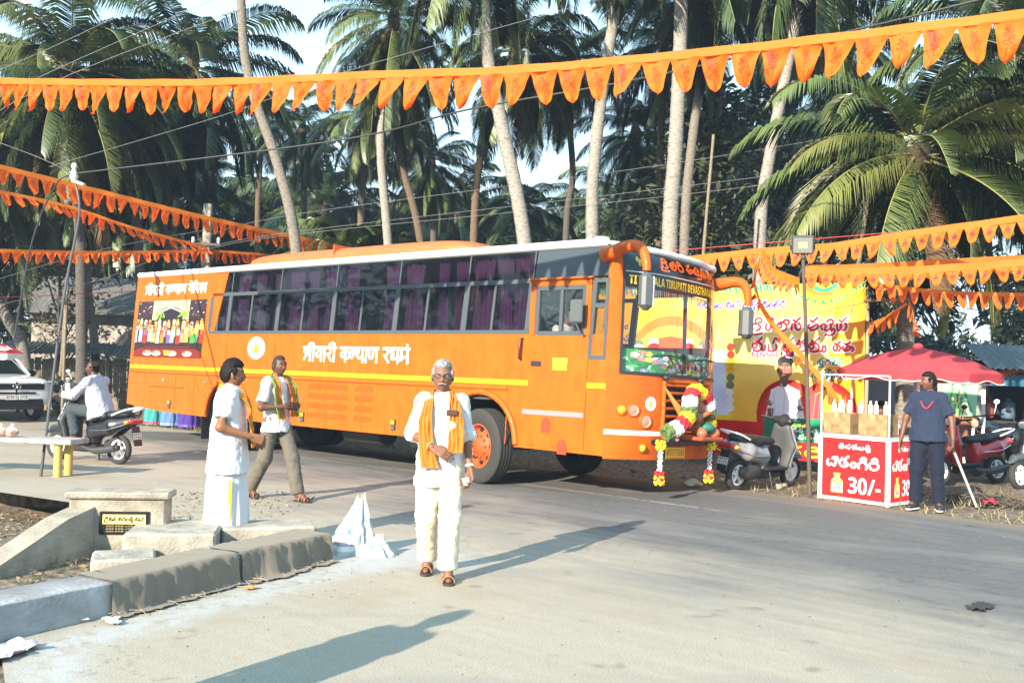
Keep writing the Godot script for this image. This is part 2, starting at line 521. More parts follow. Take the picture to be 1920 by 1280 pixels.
# ------------------------------------------------------------------ smooth bodies
# bones: [a, b, ra, rb, {flat: depth factor, dir: axis it applies along, cut: 1 flat at b | 2 flat at a}]
func blob(bones: Array, cell: float, k: float, clips := [], col := Color.WHITE) -> MB:
	var lo := Vector3.ONE * 1e9
	var hi := -lo
	for b in bones:
		var r: float = maxf(b[2], b[3]) + k * 0.5 + cell * 2.0
		lo = lo.min((b[0] as Vector3).min(b[1]) - Vector3.ONE * r)
		hi = hi.max((b[0] as Vector3).max(b[1]) + Vector3.ONE * r)
	var nx := ceili((hi.x - lo.x) / cell) + 1
	var ny := ceili((hi.y - lo.y) / cell) + 1
	var nz := ceili((hi.z - lo.z) / cell) + 1
	var f := PackedFloat32Array()
	f.resize(nx * ny * nz)
	f.fill(0.5)
	for b in bones:
		var a: Vector3 = b[0]
		var e: Vector3 = b[1]
		var ra: float = b[2]
		var rb: float = b[3]
		var o: Dictionary = b[4] if b.size() > 4 else {}
		var fl: float = o.get("flat", 1.0)
		var dir: Vector3 = o.get("dir", Vector3(0, 0, 1))
		var cut: int = o.get("cut", 0)
		var kk: float = o.get("k", k)
		var ba := e - a
		var len2 := maxf(ba.length_squared(), 1e-9)
		var bl := sqrt(len2)
		var r := maxf(ra, rb) + kk + cell * 2.0
		var l := ((a.min(e) - Vector3.ONE * r) - lo) / cell
		var h := ((a.max(e) + Vector3.ONE * r) - lo) / cell
		for z in range(maxi(0, int(l.z)), mini(nz, int(h.z) + 2)):
			for y in range(maxi(0, int(l.y)), mini(ny, int(h.y) + 2)):
				var i := (z * ny + y) * nx + maxi(0, int(l.x))
				for x in range(maxi(0, int(l.x)), mini(nx, int(h.x) + 2)):
					var p := lo + Vector3(x, y, z) * cell - a
					var t := p.dot(ba) / len2
					var tc := clampf(t, 0.0, 1.0)
					var q := p - ba * tc
					if fl != 1.0: q += dir * (q.dot(dir) * (1.0 / fl - 1.0))
					var d := q.length() - (ra + (rb - ra) * tc)
					if cut & 1: d = maxf(d, (t - 1.0) * bl)
					if cut & 2: d = maxf(d, -t * bl)
					var g := f[i]
					var m := maxf(kk - absf(g - d), 0.0) / maxf(kk, 1e-6)
					f[i] = minf(g, d) - m * m * kk * 0.25
					i += 1
	for cl in clips:
		var cn: Vector3 = cl[0]
		for z in nz:
			for y in ny:
				var i := (z * ny + y) * nx
				for x in nx:
					var d: float = cn.dot(lo + Vector3(x, y, z) * cell) - cl[1]
					if d > f[i]: f[i] = d
					i += 1
	var out := MB.new()
	out.col = col
	var id := PackedInt32Array()
	id.resize(f.size())
	var sy := nx
	var sz := nx * ny
	var lim := cell * 4.0
	for z in nz - 1:
		for y in ny - 1:
			var i := (z * ny + y) * nx - 1
			for x in nx - 1:
				i += 1
				if absf(f[i]) > lim: continue
				var c0 := f[i]; var c1 := f[i + 1]; var c2 := f[i + sy]; var c3 := f[i + sy + 1]
				var c4 := f[i + sz]; var c5 := f[i + sz + 1]; var c6 := f[i + sz + sy]; var c7 := f[i + sz + sy + 1]
				var cnt := int(c0 < 0) + int(c1 < 0) + int(c2 < 0) + int(c3 < 0) + int(c4 < 0) + int(c5 < 0) + int(c6 < 0) + int(c7 < 0)
				if cnt == 0 or cnt == 8: continue
				var s := Vector3.ZERO
				var m := 0
				if (c0 < 0) != (c1 < 0): s += Vector3(c0 / (c0 - c1), 0, 0); m += 1
				if (c2 < 0) != (c3 < 0): s += Vector3(c2 / (c2 - c3), 1, 0); m += 1
				if (c4 < 0) != (c5 < 0): s += Vector3(c4 / (c4 - c5), 0, 1); m += 1
				if (c6 < 0) != (c7 < 0): s += Vector3(c6 / (c6 - c7), 1, 1); m += 1
				if (c0 < 0) != (c2 < 0): s += Vector3(0, c0 / (c0 - c2), 0); m += 1
				if (c1 < 0) != (c3 < 0): s += Vector3(1, c1 / (c1 - c3), 0); m += 1
				if (c4 < 0) != (c6 < 0): s += Vector3(0, c4 / (c4 - c6), 1); m += 1
				if (c5 < 0) != (c7 < 0): s += Vector3(1, c5 / (c5 - c7), 1); m += 1
				if (c0 < 0) != (c4 < 0): s += Vector3(0, 0, c0 / (c0 - c4)); m += 1
				if (c1 < 0) != (c5 < 0): s += Vector3(1, 0, c1 / (c1 - c5)); m += 1
				if (c2 < 0) != (c6 < 0): s += Vector3(0, 1, c2 / (c2 - c6)); m += 1
				if (c3 < 0) != (c7 < 0): s += Vector3(1, 1, c3 / (c3 - c7)); m += 1
				id[i] = out.v.size() + 1
				out.v.append(lo + (Vector3(x, y, z) + s / m) * cell)
				out.n.append(Vector3.UP); out.t.append(Vector2.ZERO); out.c.append(col)
	for z in range(1, nz - 1):
		for y in range(1, ny - 1):
			var i := (z * ny + y) * nx
			for x in range(1, nx - 1):
				i += 1
				if id[i] == 0: continue
				var neg := f[i] < 0
				if neg != (f[i + 1] < 0): _q(out, id[i - sy - sz], id[i - sz], id[i], id[i - sy], neg)
				if neg != (f[i + sy] < 0): _q(out, id[i - 1 - sz], id[i - 1], id[i], id[i - sz], neg)
				if neg != (f[i + sz] < 0): _q(out, id[i - 1 - sy], id[i - sy], id[i], id[i - 1], neg)
	out.renorm()
	return out

func _q(o: MB, a: int, b: int, c: int, d: int, neg: bool) -> void:
	if a == 0 or b == 0 or c == 0 or d == 0: return
	if neg: o.ix.append_array(PackedInt32Array([a - 1, c - 1, b - 1, a - 1, d - 1, c - 1]))
	else: o.ix.append_array(PackedInt32Array([a - 1, b - 1, c - 1, a - 1, c - 1, d - 1]))

# head, face towards +z, centre of the skull at the origin, 0.23 tall
func head_at(d: Vector3, jaw := 1.0) -> Vector3:
	var p := d * Vector3(0.074, 0.113, 0.093)
	if d.y < 0.0:
		var w := d.y * d.y
		p.x *= 1.0 - 0.30 * w * jaw
		if d.z < 0.2: p.z *= 1.0 - 0.45 * w
		else: p.z *= 1.0 + 0.05 * w
	if d.z > 0.0:
		var q := 0.0
		var x := absf(p.x)
		var y := p.y
		q += 0.021 * exp(-pow(x / 0.0105, 2.0)) * smoothstep(0.03, -0.026, y) * smoothstep(-0.046, -0.034, y)
		q += 0.005 * exp(-pow((x - 0.016) / 0.008, 2.0) - pow((y + 0.034) / 0.009, 2.0))
		q -= 0.012 * exp(-pow((x - 0.031) / 0.016, 2.0) - pow((y - 0.010) / 0.013, 2.0))
		q += 0.005 * exp(-pow((x - 0.028) / 0.022, 2.0) - pow((y - 0.031) / 0.009, 2.0))
		q += 0.006 * exp(-pow((x - 0.045) / 0.018, 2.0) - pow((y + 0.018) / 0.018, 2.0))
		q += 0.007 * exp(-pow(x / 0.022, 2.0) - pow((y + 0.056) / 0.006, 2.0))
		q += 0.007 * exp(-pow(x / 0.020, 2.0) - pow((y + 0.068) / 0.007, 2.0))
		q -= 0.004 * exp(-pow(x / 0.024, 2.0) - pow((y + 0.062) / 0.003, 2.0))
		q += 0.007 * exp(-pow(x / 0.022, 2.0) - pow((y + 0.096) / 0.014, 2.0))
		p.z += q * smoothstep(0.0, 0.35, d.z)
	return p

func dirv(u: float, w: float) -> Vector3:
	return Vector3(sin(w * PI) * sin(u * TAU), cos(w * PI), sin(w * PI) * cos(u * TAU))

func add_head(out: MB, xf: Transform3D, skin: Color) -> void:
	var m := MB.new()
	m.col = skin
	m.grid(56, 60, func(u, w): return head_at(dirv(-u, w)), true, true)
	for k in m.v.size():
		var p := m.v[k]
		if p.z > 0.05 and absf(p.x) < 0.026 and p.y < -0.050 and p.y > -0.074: m.c[k] = skin.lerp(Color(0.20, 0.055, 0.045), 0.55)
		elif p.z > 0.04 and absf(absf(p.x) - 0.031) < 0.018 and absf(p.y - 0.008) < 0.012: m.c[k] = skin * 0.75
	for s in [-1.0, 1.0]:
		m.col = skin
		m.ell(Vector3(s * 0.078, -0.004, -0.004), Vector3(0.010, 0.031, 0.018), 10, 8, Basis(Vector3.UP, s * 0.5) * Basis(Vector3.RIGHT, -0.2))
		m.col = Color(0.36, 0.33, 0.30)
		m.ell(Vector3(s * 0.031, 0.009, 0.071), Vector3(0.0145, 0.0085, 0.009), 10, 8)
		m.col = Color(0.015, 0.010, 0.008)
		m.ell(Vector3(s * 0.031, 0.009, 0.0775), Vector3(0.006, 0.006, 0.004), 8, 6)
	out.add(m, xf)

# hair as a shell that dips into the skull outside the hairline
func hair_mesh(xf: Transform3D, o := {}) -> MB:
	var m := MB.new()
	var nz := noise(1.0, 2, 7)
	var front: float = o.get("front", 0.062)
	var lift: float = o.get("lift", 0.014)
	var bald: float = o.get("bald", 0.0)
	var rough: float = o.get("rough", 0.004)
	m.grid(64, 56, func(u, w):
		var d := dirv(-u, w)
		var p := head_at(d) if d.z < 0.0 else d * Vector3(0.074, 0.113, 0.093)
		var back := smoothstep(0.02, -0.05, p.z)
		var line := lerpf(front, -0.072, back)
		if p.z > 0.0 and absf(p.x) > 0.062: line = lerpf(front, -0.012, smoothstep(0.06, 0.02, p.z))
		var q := smoothstep(line - 0.006, line + 0.010, p.y)
		if bald > 0.0: q *= 1.0 - smoothstep(0.066 - bald, 0.080 - bald, p.y) * smoothstep(-0.09, -0.05, p.z)
		var g := lift + lift * 0.6 * smoothstep(0.05, 0.11, p.y) * (1.0 - bald * 8.0)
		g += nz.get_noise_3d(p.x * 60.0, p.y * 22.0, p.z * 60.0) * rough + nz.get_noise_3d(p.x * 200.0, p.y * 60.0, p.z * 200.0) * rough * 0.8
		return p + d * lerpf(-0.012, g, q), true, true)
	var r := MB.new()
	r.add(m, xf)
	return r

# a hand: wrist at the origin, fingers towards -y, palm facing +z, thumb on side s (x); curl in radians per joint
func add_hand(out: MB, xf: Transform3D, s: float, curl: float, skin: Color, thumb := 0.35) -> void:
	var b := []
	for k in 4:
		var x := (k - 1.5) * 0.021
		b.append([Vector3(x * 0.55, 0.0, 0), Vector3(x, -0.085 - (0.006 if k in [1, 2] else 0.0), 0), 0.015, 0.0125, {"k": 0.012}])
	for k in 4:
		var kk := k if s < 0 else 3 - k
		var ln: float = [0.036, 0.044, 0.041, 0.032][kk]
		var p := Vector3((k - 1.5) * 0.0215, -0.088 - (0.005 if k in [1, 2] else 0.0), 0)
		var a := curl * (0.8 + 0.12 * kk)
		for j in 3:
			var l: float = ln * [1.0, 0.68, 0.55][j]
			var q := p + Vector3((k - 1.5) * 0.0012, -cos(a), sin(a)) * l
			b.append([p, q, 0.0098 - j * 0.0008, 0.0090 - j * 0.0009, {"k": 0.003}])
			p = q
			a += curl
	var tp := Vector3(s * 0.022, -0.022, 0.006)
	var t1 := tp + Vector3(s * 0.024, -0.030, 0.014)
	var t2 := t1 + Vector3(s * 0.012 * (1.0 - thumb), -0.028, 0.008 + 0.02 * thumb)
	var t3 := t2 + Vector3(-s * 0.014 * thumb, -0.022, 0.006 + 0.01 * thumb)
	b.append([tp, t1, 0.015, 0.012, {"k": 0.010}]); b.append([t1, t2, 0.0115, 0.010, {"k": 0.004}]); b.append([t2, t3, 0.010, 0.008, {"k": 0.004}])
	var m := blob(b, 0.0042, 0.006, [], skin)
	out.add(m, xf)

# ------------------------------------------------------------------ people
# j: joints in the person's own frame (faces +z, left hand at +x); returns the Node3D
func limb_xf(at: Vector3, along: Vector3, palm: Vector3) -> Transform3D:
	var y := -along.normalized()
	var z := (palm - y * palm.dot(y)).normalized()
	return Transform3D(Basis(y.cross(z), y, z), at)

func person(label: String, at: Vector3, yaw: float, j: Dictionary, o: Dictionary, group := "") -> Node3D:
	var p := thing("person", label, "person", at, yaw, group)
	var skin: Color = o.get("skin", Color(0.16, 0.075, 0.042))
	var sh: float = o.get("stout", 1.0)
	var up: Vector3 = (j.chest - j.hip).normalized()
	var fwd: Vector3 = o.get("fwd", Vector3(0, 0, 1))
	var fw := (fwd - up * fwd.dot(up)).normalized()
	var side := up.cross(fw)
	var fl := {"flat": 0.68, "dir": fw}
	var bare := o.get("cell", 0.012) as float
	# the bare body
	var b := []
	b.append([j.hip + side * 0.05, j.hip - side * 0.05, 0.13 * sh, 0.13 * sh, fl])
	b.append([j.hip, j.chest, 0.125 * sh, 0.135 * sh, fl])
	b.append([j.shl, j.shr, 0.046, 0.046])
	b.append([j.chest + up * 0.02, j.neck, 0.075, 0.052])
	b.append([j.neck, j.head + Vector3(0, -0.04, -0.015), 0.053, 0.054])
	for s in ["l", "r"]:
		b.append([j["sh" + s], j["el" + s], 0.042, 0.039])
		b.append([j["el" + s], j["wr" + s], 0.040, 0.026])
		b.append([j["hp" + s], j["kn" + s], 0.082 * sh, 0.055])
		b.append([j["kn" + s], j["an" + s], 0.054, 0.036])
		if o.get("feet", true):
			b.append([j["an" + s], j["to" + s].lerp(j["an" + s], 0.45) + Vector3(0, 0.012, 0), 0.036, 0.032])
			b.append([j["an" + s].lerp(j["to" + s], 0.3) + Vector3(0, -0.03, 0), j["to" + s], 0.036, 0.022, {"flat": 0.7, "dir": Vector3.UP}])
	var m := blob(b, bare, 0.035, [], skin)
	var hx: Transform3D = Transform3D(o.get("headb", Basis()) as Basis, j.head)
	add_head(m, hx, skin)
	for s in ["l", "r"]:
		var h: Dictionary = o.get("hand" + s, {})
		if h.get("skip", false): continue
		var al: Vector3 = h.get("along", j["wr" + s] - j["el" + s])
		var sd := 1.0 if s == "r" else -1.0
		var pal: Vector3 = h.get("palm", Vector3(sd, 0, 0))
		var hxf := limb_xf(j["wr" + s] + al.normalized() * 0.012, al, pal)
		add_hand(m, hxf, h.get("thumb", sd), h.get("curl", 0.35), skin, h.get("grip", 0.35))
	part(p, "body", m, mt("skin" + str(skin), Color.WHITE, 0.5, {"vc": true, "spec": 0.4}))
	# hair, brows and moustache
	var hc: Color = o.get("hair", Color(0.012, 0.010, 0.010))
	var hm := mt("hair" + str(hc), hc, 0.7, {"spec": 0.3, "tex": ntex("hairs", 0.08, 0.55, 1.0), "tri": Vector3(9, 3, 9)})
	part(p, "hair", hair_mesh(hx, o.get("hairo", {})), hm)
	var bm := MB.new()
	for s in [-1.0, 1.0]:
		bm.tube([hx * Vector3(s * 0.016, 0.028, 0.089), hx * Vector3(s * 0.032, 0.033, 0.086), hx * Vector3(s * 0.047, 0.028, 0.074)], [0.0035, 0.0042, 0.002], 6)
	part(p, "eyebrows", bm, hm)
	if o.get("tache", true):
		var tm := MB.new()
		var pts := []
		for k in 9:
			var x := (k - 4) * 0.0085
			pts.append(hx * Vector3(x, -0.0475 - absf(x) * 0.22, 0.096 - x * x * 9.0))
		tm.tube(pts, [0.002, 0.005, 0.0065, 0.007, 0.0062, 0.007, 0.0065, 0.005, 0.002], 6)
		part(p, "moustache", tm, mt("tache" + str(o.get("tachec", hc)), o.get("tachec", hc), 0.7))
	# shirt
	var nz := noise(1.0, 3, 11)
	if o.has("shirt"):
		var g: float = o.get("loose", 0.022)
		var hem: float = o.get("hem", -0.12)
		var flp := {"flat": o.get("deep", 0.70), "dir": fw}
		var c := []
		var low: Vector3 = j.hip + up * hem
		var mid: Vector3 = j.hip.lerp(j.chest, 0.42)
		c.append([low, mid, (0.186 + g) * sh, (0.150 + g) * sh, {"flat": flp.flat + 0.06, "dir": fw, "cut": 2}])
		c.append([mid, j.chest + up * 0.01, (0.150 + g) * sh, 0.150 * sh + g * 0.7, flp])
		c.append([j.shl - up * 0.008, j.shr - up * 0.008, 0.056 + g * 0.3, 0.056 + g * 0.3])
		c.append([j.chest + up * 0.03, j.neck - up * 0.005, 0.10, 0.062, {"cut": 1}])
		for s in ["l", "r"]:
			var sl: float = o.get("sleeve" + s, o.get("sleeve", 0.6))
			if sl <= 1.0:
				c.append([j["sh" + s], j["sh" + s].lerp(j["el" + s], sl), 0.053 + g * 0.35, 0.059 + g * 0.65, {"cut": 1}])
			else:
				c.append([j["sh" + s], j["el" + s], 0.053 + g * 0.35, 0.050 + g * 0.65])
				c.append([j["el" + s], j["el" + s].lerp(j["wr" + s], sl - 1.0), 0.052 + g * 0.7, 0.046 + g * 0.5, {"cut": 1}])
		var sm := blob(c, bare, 0.04)
		for k in sm.v.size():
			var q := sm.v[k]
			var w := nz.get_noise_3d(q.x * 9.0 + q.y * 5.0, q.y * 4.0, q.z * 9.0) * 0.010 + nz.get_noise_3d(q.x * 26.0 + q.y * 14.0, q.y * 9.0 - q.x * 12.0, q.z * 22.0) * 0.007
			sm.v[k] = q + sm.n[k] * w
		sm.renorm()
		var so := {"tex": ntex("weave", 0.10, 0.90, 1.0), "tri": 3.0, "rim": 0.25, "spec": 0.25}
		if o.has("shirttex"): so.tex = o.shirttex; so.tri = o.get("shirttri", 1.0)
		part(p, "shirt", sm, mt("cloth" + str(o.shirt) + str(o.get("shirttri", "")), o.shirt, 0.85, so))
		# collar and placket
		var cm := MB.new()
		for s in [-1.0, 1.0]:
			var pt := []
			for k in 7:
				var a: float = PI * (1.0 - k / 6.0 * 0.98) * s
				pt.append(j.neck + up * (0.016 - 0.03 * pow(maxf(0, cos(a)), 2.0)) + (side * sin(a) * 0.064 + fw * (cos(a) * 0.064 + 0.004)))
			cm.tube(pt, [0.012, 0.013, 0.013, 0.013, 0.013, 0.014, 0.008], 6, true, 0.55)
		if o.get("placket", true):
			for k in 5:
				var q: Vector3 = j.chest.lerp(low, 0.06 + k * 0.2)
				cm.disc(q + fw * ((0.150 + g) * sh * flp.flat + 0.004), 0.006, 0.004, 8, Basis(side, fw, side.cross(fw)))
		part(p, "collar", cm, mt("cloth2" + str(o.shirt), o.shirt * Color(0.93, 0.93, 0.95), 0.85, {"rim": 0.2}))
	if o.has("trousers"):
		var g: float = o.get("tloose", 0.02)
		var c := []
		c.append([j.hip + up * 0.06 + side * 0.04, j.hip + up * 0.06 - side * 0.04, 0.128 * sh + g * 0.3, 0.128 * sh + g * 0.3, {"flat": 0.72, "dir": fw}])
		for s in ["l", "r"]:
			c.append([j["hp" + s] + up * 0.03, j["kn" + s], 0.088 * sh + g * 0.6, 0.062 + g])
			var bot: Vector3 = j["an" + s] + (j["kn" + s] - j["an" + s]).normalized() * 0.005
			c.append([j["kn" + s], bot, 0.062 + g, 0.050 + g * 1.3, {"cut": 1}])
		var tm := blob(c, bare, 0.03)
		for k in tm.v.size():
			var q := tm.v[k]
			var w := nz.get_noise_3d(q.x * 10.0, q.y * 16.0 + q.x * 8.0, q.z * 10.0) * 0.008 + nz.get_noise_3d(q.x * 5.0, q.y * 3.0, q.z * 5.0 + 9.0) * 0.010
			tm.v[k] = q + tm.n[k] * w
		tm.renorm()
		part(p, "trousers", tm, mt("cloth" + str(o.trousers), o.trousers, 0.85, {"tex": ntex("weave", 0.10, 0.90, 1.0), "tri": 3.0, "rim": 0.2, "spec": 0.25}))
	# footwear
	var shoe: Color = o.get("shoe", Color(0.10, 0.045, 0.02))
	if o.get("feet", true):
		for s in ["l", "r"]:
			var f := MB.new()
			var an: Vector3 = j["an" + s]
			var to: Vector3 = j["to" + s]
			var d := (to - an) * Vector3(1, 0, 1)
			var fy := minf(to.y - 0.022, an.y - 0.070)
			var tl := Vector3(d.x, 0, d.z).normalized()
			var heel := Vector3(an.x, an.y - 0.075, an.z) - tl * 0.055
			var tip := to + tl * 0.035 + Vector3(0, -0.022, 0)
			if o.get("closed", false):
				f.add(blob([[heel + Vector3(0, 0.035, 0) + tl * 0.03, tip + Vector3(0, 0.030, 0) - tl * 0.05, 0.043, 0.040, {"flat": 0.8, "dir": Vector3.UP}], [an, an.lerp(to, 0.4), 0.046, 0.042]], 0.009, 0.03))
				part(p, "shoe", f, mt("shoe" + str(shoe), shoe, 0.6))
				var sl := MB.new()
				sl.add(blob([[heel + tl * 0.03, tip - tl * 0.045, 0.047, 0.045, {"flat": 0.30, "dir": Vector3.UP}]], 0.008, 0.01))
				part(p, "shoe_sole", sl, mt("solew", Color(0.7, 0.7, 0.68), 0.6))
			else:
				f.add(blob([[heel + tl * 0.03, tip - tl * 0.03, 0.040, 0.046, {"flat": 0.28, "dir": Vector3.UP}]], 0.008, 0.01))
				part(p, "sandal_sole", f, mt("sole", Color(0.03, 0.022, 0.018), 0.7))
				var st := MB.new()
				var sx := tl.cross(Vector3.UP)
				for q in [0.42, 0.78]:
					var ct := heel.lerp(tip, q)
					var pts := []
					for k in 9:
						var a := PI * k / 8.0
						pts.append(ct + sx * cos(a) * 0.046 + Vector3.UP * (0.008 + sin(a) * lerpf(0.074, 0.048, (q - 0.42) / 0.36)))
					st.tube(pts, 0.015, 6, true, 0.4)
				part(p, "sandal_strap", st, mt("strap" + str(shoe), shoe, 0.6))
	return p

# a strip of cloth that follows a path; across: direction of its width at each point, folds as ripples
func strip(path: Array, across: Array, widths: Array, out: Vector3, sd := 1, ripple := 0.010, thick := 0.006) -> MB:
	var m := MB.new()
	var nz := noise(1.0, 2, sd)
	var c := Curve3D.new()
	for k in path.size():
		var tan: Vector3 = (path[mini(k + 1, path.size() - 1)] - path[maxi(k - 1, 0)]) * 0.25
		c.add_point(path[k], -tan, tan)
	var fn := func(u, w, off):
		var pos := c.sample_baked(w * c.get_baked_length(), true)
		var q: float = w * (path.size() - 1)
		var i := mini(int(q), path.size() - 2)
		var ac: Vector3 = across[i].lerp(across[i + 1], q - i).normalized()
		var wd: float = lerpf(widths[i], widths[i + 1], q - i)
		var fwd := c.sample_baked(minf(w + 0.01, 1.0) * c.get_baked_length()) - c.sample_baked(maxf(w - 0.01, 0.0) * c.get_baked_length())
		var nn := ac.cross(fwd).normalized()
		if nn.dot(out) < 0: nn = -nn
		var rp := sin((u - 0.5) * 22.0 + nz.get_noise_2d(u * 2.0, w * 3.0) * 4.0) * ripple + nz.get_noise_2d(u * 3.0, w * 6.0) * ripple
		return pos + ac * (u - 0.5) * wd + nn * (rp + off)
	m.grid(16, path.size() * 8, func(u, w): return fn.call(u, w, thick * 0.5))
	m.grid(16, path.size() * 8, func(u, w): return fn.call(u, w, -thick * 0.5), false, true)
	return m

# ------------------------------------------------------------------ coconut palms
var frond_bank := {}
var rng := RandomNumberGenerator.new()

# a frond of unit length leaving the origin along +x at elevation e0 (degrees), bending down; leaflets hang from the stalk
func frond_mesh(e0: float, bend: float, sd: int, lush := 1.0) -> Array:
	var key := "%d_%d_%d" % [int(e0), int(bend), sd]
	if frond_bank.has(key): return frond_bank[key]
	var r := RandomNumberGenerator.new()
	r.seed = hash(key)
	var ns := 30
	var pts := []
	var ang := deg_to_rad(e0)
	var p := Vector3.ZERO
	var yaw := 0.0
	var tw := r.randf_range(-0.25, 0.25)
	for k in ns + 1:
		pts.append(p)
		var t := float(k) / ns
		p += Vector3(cos(ang) * cos(yaw), sin(ang), cos(ang) * sin(yaw)) / ns
		ang = maxf(ang - deg_to_rad(bend) / ns * (0.35 + 1.3 * t), -1.50)
		yaw += tw / ns
	var st := MB.new()
	var rad := []
	for k in ns + 1: rad.append(lerpf(0.0090, 0.0015, pow(float(k) / ns, 0.7)))
	st.tube(pts, rad, 5, false)
	var m := MB.new()
	var nl := 108
	for k in nl:
		var t := 0.13 + 0.87 * (k + 0.5) / nl
		var f := t * ns
		var i := mini(int(f), ns - 1)
		var a: Vector3 = pts[i].lerp(pts[i + 1], f - i)
		var d: Vector3 = (pts[i + 1] - pts[i]).normalized()
		var sd2 := d.cross(Vector3.UP)
		if sd2.length() < 0.1: sd2 = Vector3(0, 0, 1)
		sd2 = sd2.normalized()
		var upv := sd2.cross(d).normalized()
		var ln := 0.275 * pow(sin(PI * clampf(0.10 + 0.87 * t, 0, 1)), 0.6) * r.randf_range(0.86, 1.1) * lush
		for s in [-1.0, 1.0]:
			if r.randf() < 0.05: continue
			var fwd := lerpf(0.42, 0.95, t * t)
			var dr: Vector3 = (sd2 * s + d * fwd + upv * r.randf_range(0.05, 0.32)).normalized()
			var g := r.randf_range(0.75, 1.25)
			var m1: Vector3 = a + dr * ln * 0.45 + Vector3.DOWN * ln * 0.07 * g
			var d2: Vector3 = (dr + Vector3.DOWN * 1.35 * g).normalized()
			var tip: Vector3 = m1 + d2 * ln * 0.58
			var wv := d * 0.0048 * r.randf_range(0.8, 1.15)
			var tilt := upv * 0.003
			var sh := r.randf_range(0.82, 1.12)
			var cc := Color(sh * r.randf_range(0.92, 1.1), sh, sh * r.randf_range(0.85, 1.1))
			var nn: Vector3 = (m1 - a).cross(wv).normalized()
			if nn.y < 0: nn = -nn
			var n2: Vector3 = (tip - m1).cross(wv).normalized()
			if n2.dot(nn) < 0: n2 = -n2
			var o := m.v.size()
			for q in [[a - wv * 0.6, nn], [a + wv * 0.6, nn], [m1 + wv + tilt, (nn + n2).normalized()], [m1 - wv - tilt, (nn + n2).normalized()], [tip, n2]]:
				m.v.append(q[0]); m.n.append(q[1]); m.t.append(Vector2.ZERO); m.c.append(cc)
			m.ix.append_array(PackedInt32Array([o, o + 2, o + 1, o, o + 3, o + 2, o + 3, o + 4, o + 2]))
	frond_bank[key] = [st.mesh(), m.mesh()]
	return frond_bank[key]

func spline(pts: Array, n: int) -> Array:
	var o := []
	for k in pts.size() - 1:
		for h in n:
			o.append(pts[k].cubic_interpolate(pts[k + 1], pts[maxi(k - 1, 0)], pts[mini(k + 2, pts.size() - 1)], float(h) / n))
	o.append(pts[-1])
	return o

func leafmat(kind: String) -> StandardMaterial3D:
	match kind:
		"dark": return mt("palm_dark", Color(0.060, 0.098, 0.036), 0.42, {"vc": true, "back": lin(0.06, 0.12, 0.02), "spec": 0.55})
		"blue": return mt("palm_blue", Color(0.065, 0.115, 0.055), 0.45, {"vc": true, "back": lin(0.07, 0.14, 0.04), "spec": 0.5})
		"yellow": return mt("palm_yellow", Color(0.150, 0.168, 0.045), 0.45, {"vc": true, "back": lin(0.12, 0.14, 0.02), "spec": 0.5})
		"dead": return mt("palm_dead", Color(0.13, 0.075, 0.035), 0.8, {"vc": true, "back": lin(0.06, 0.03, 0.012)})
		_: return mt("palm_green", Color(0.112, 0.155, 0.046), 0.40, {"vc": true, "back": lin(0.12, 0.20, 0.03), "spec": 0.55})

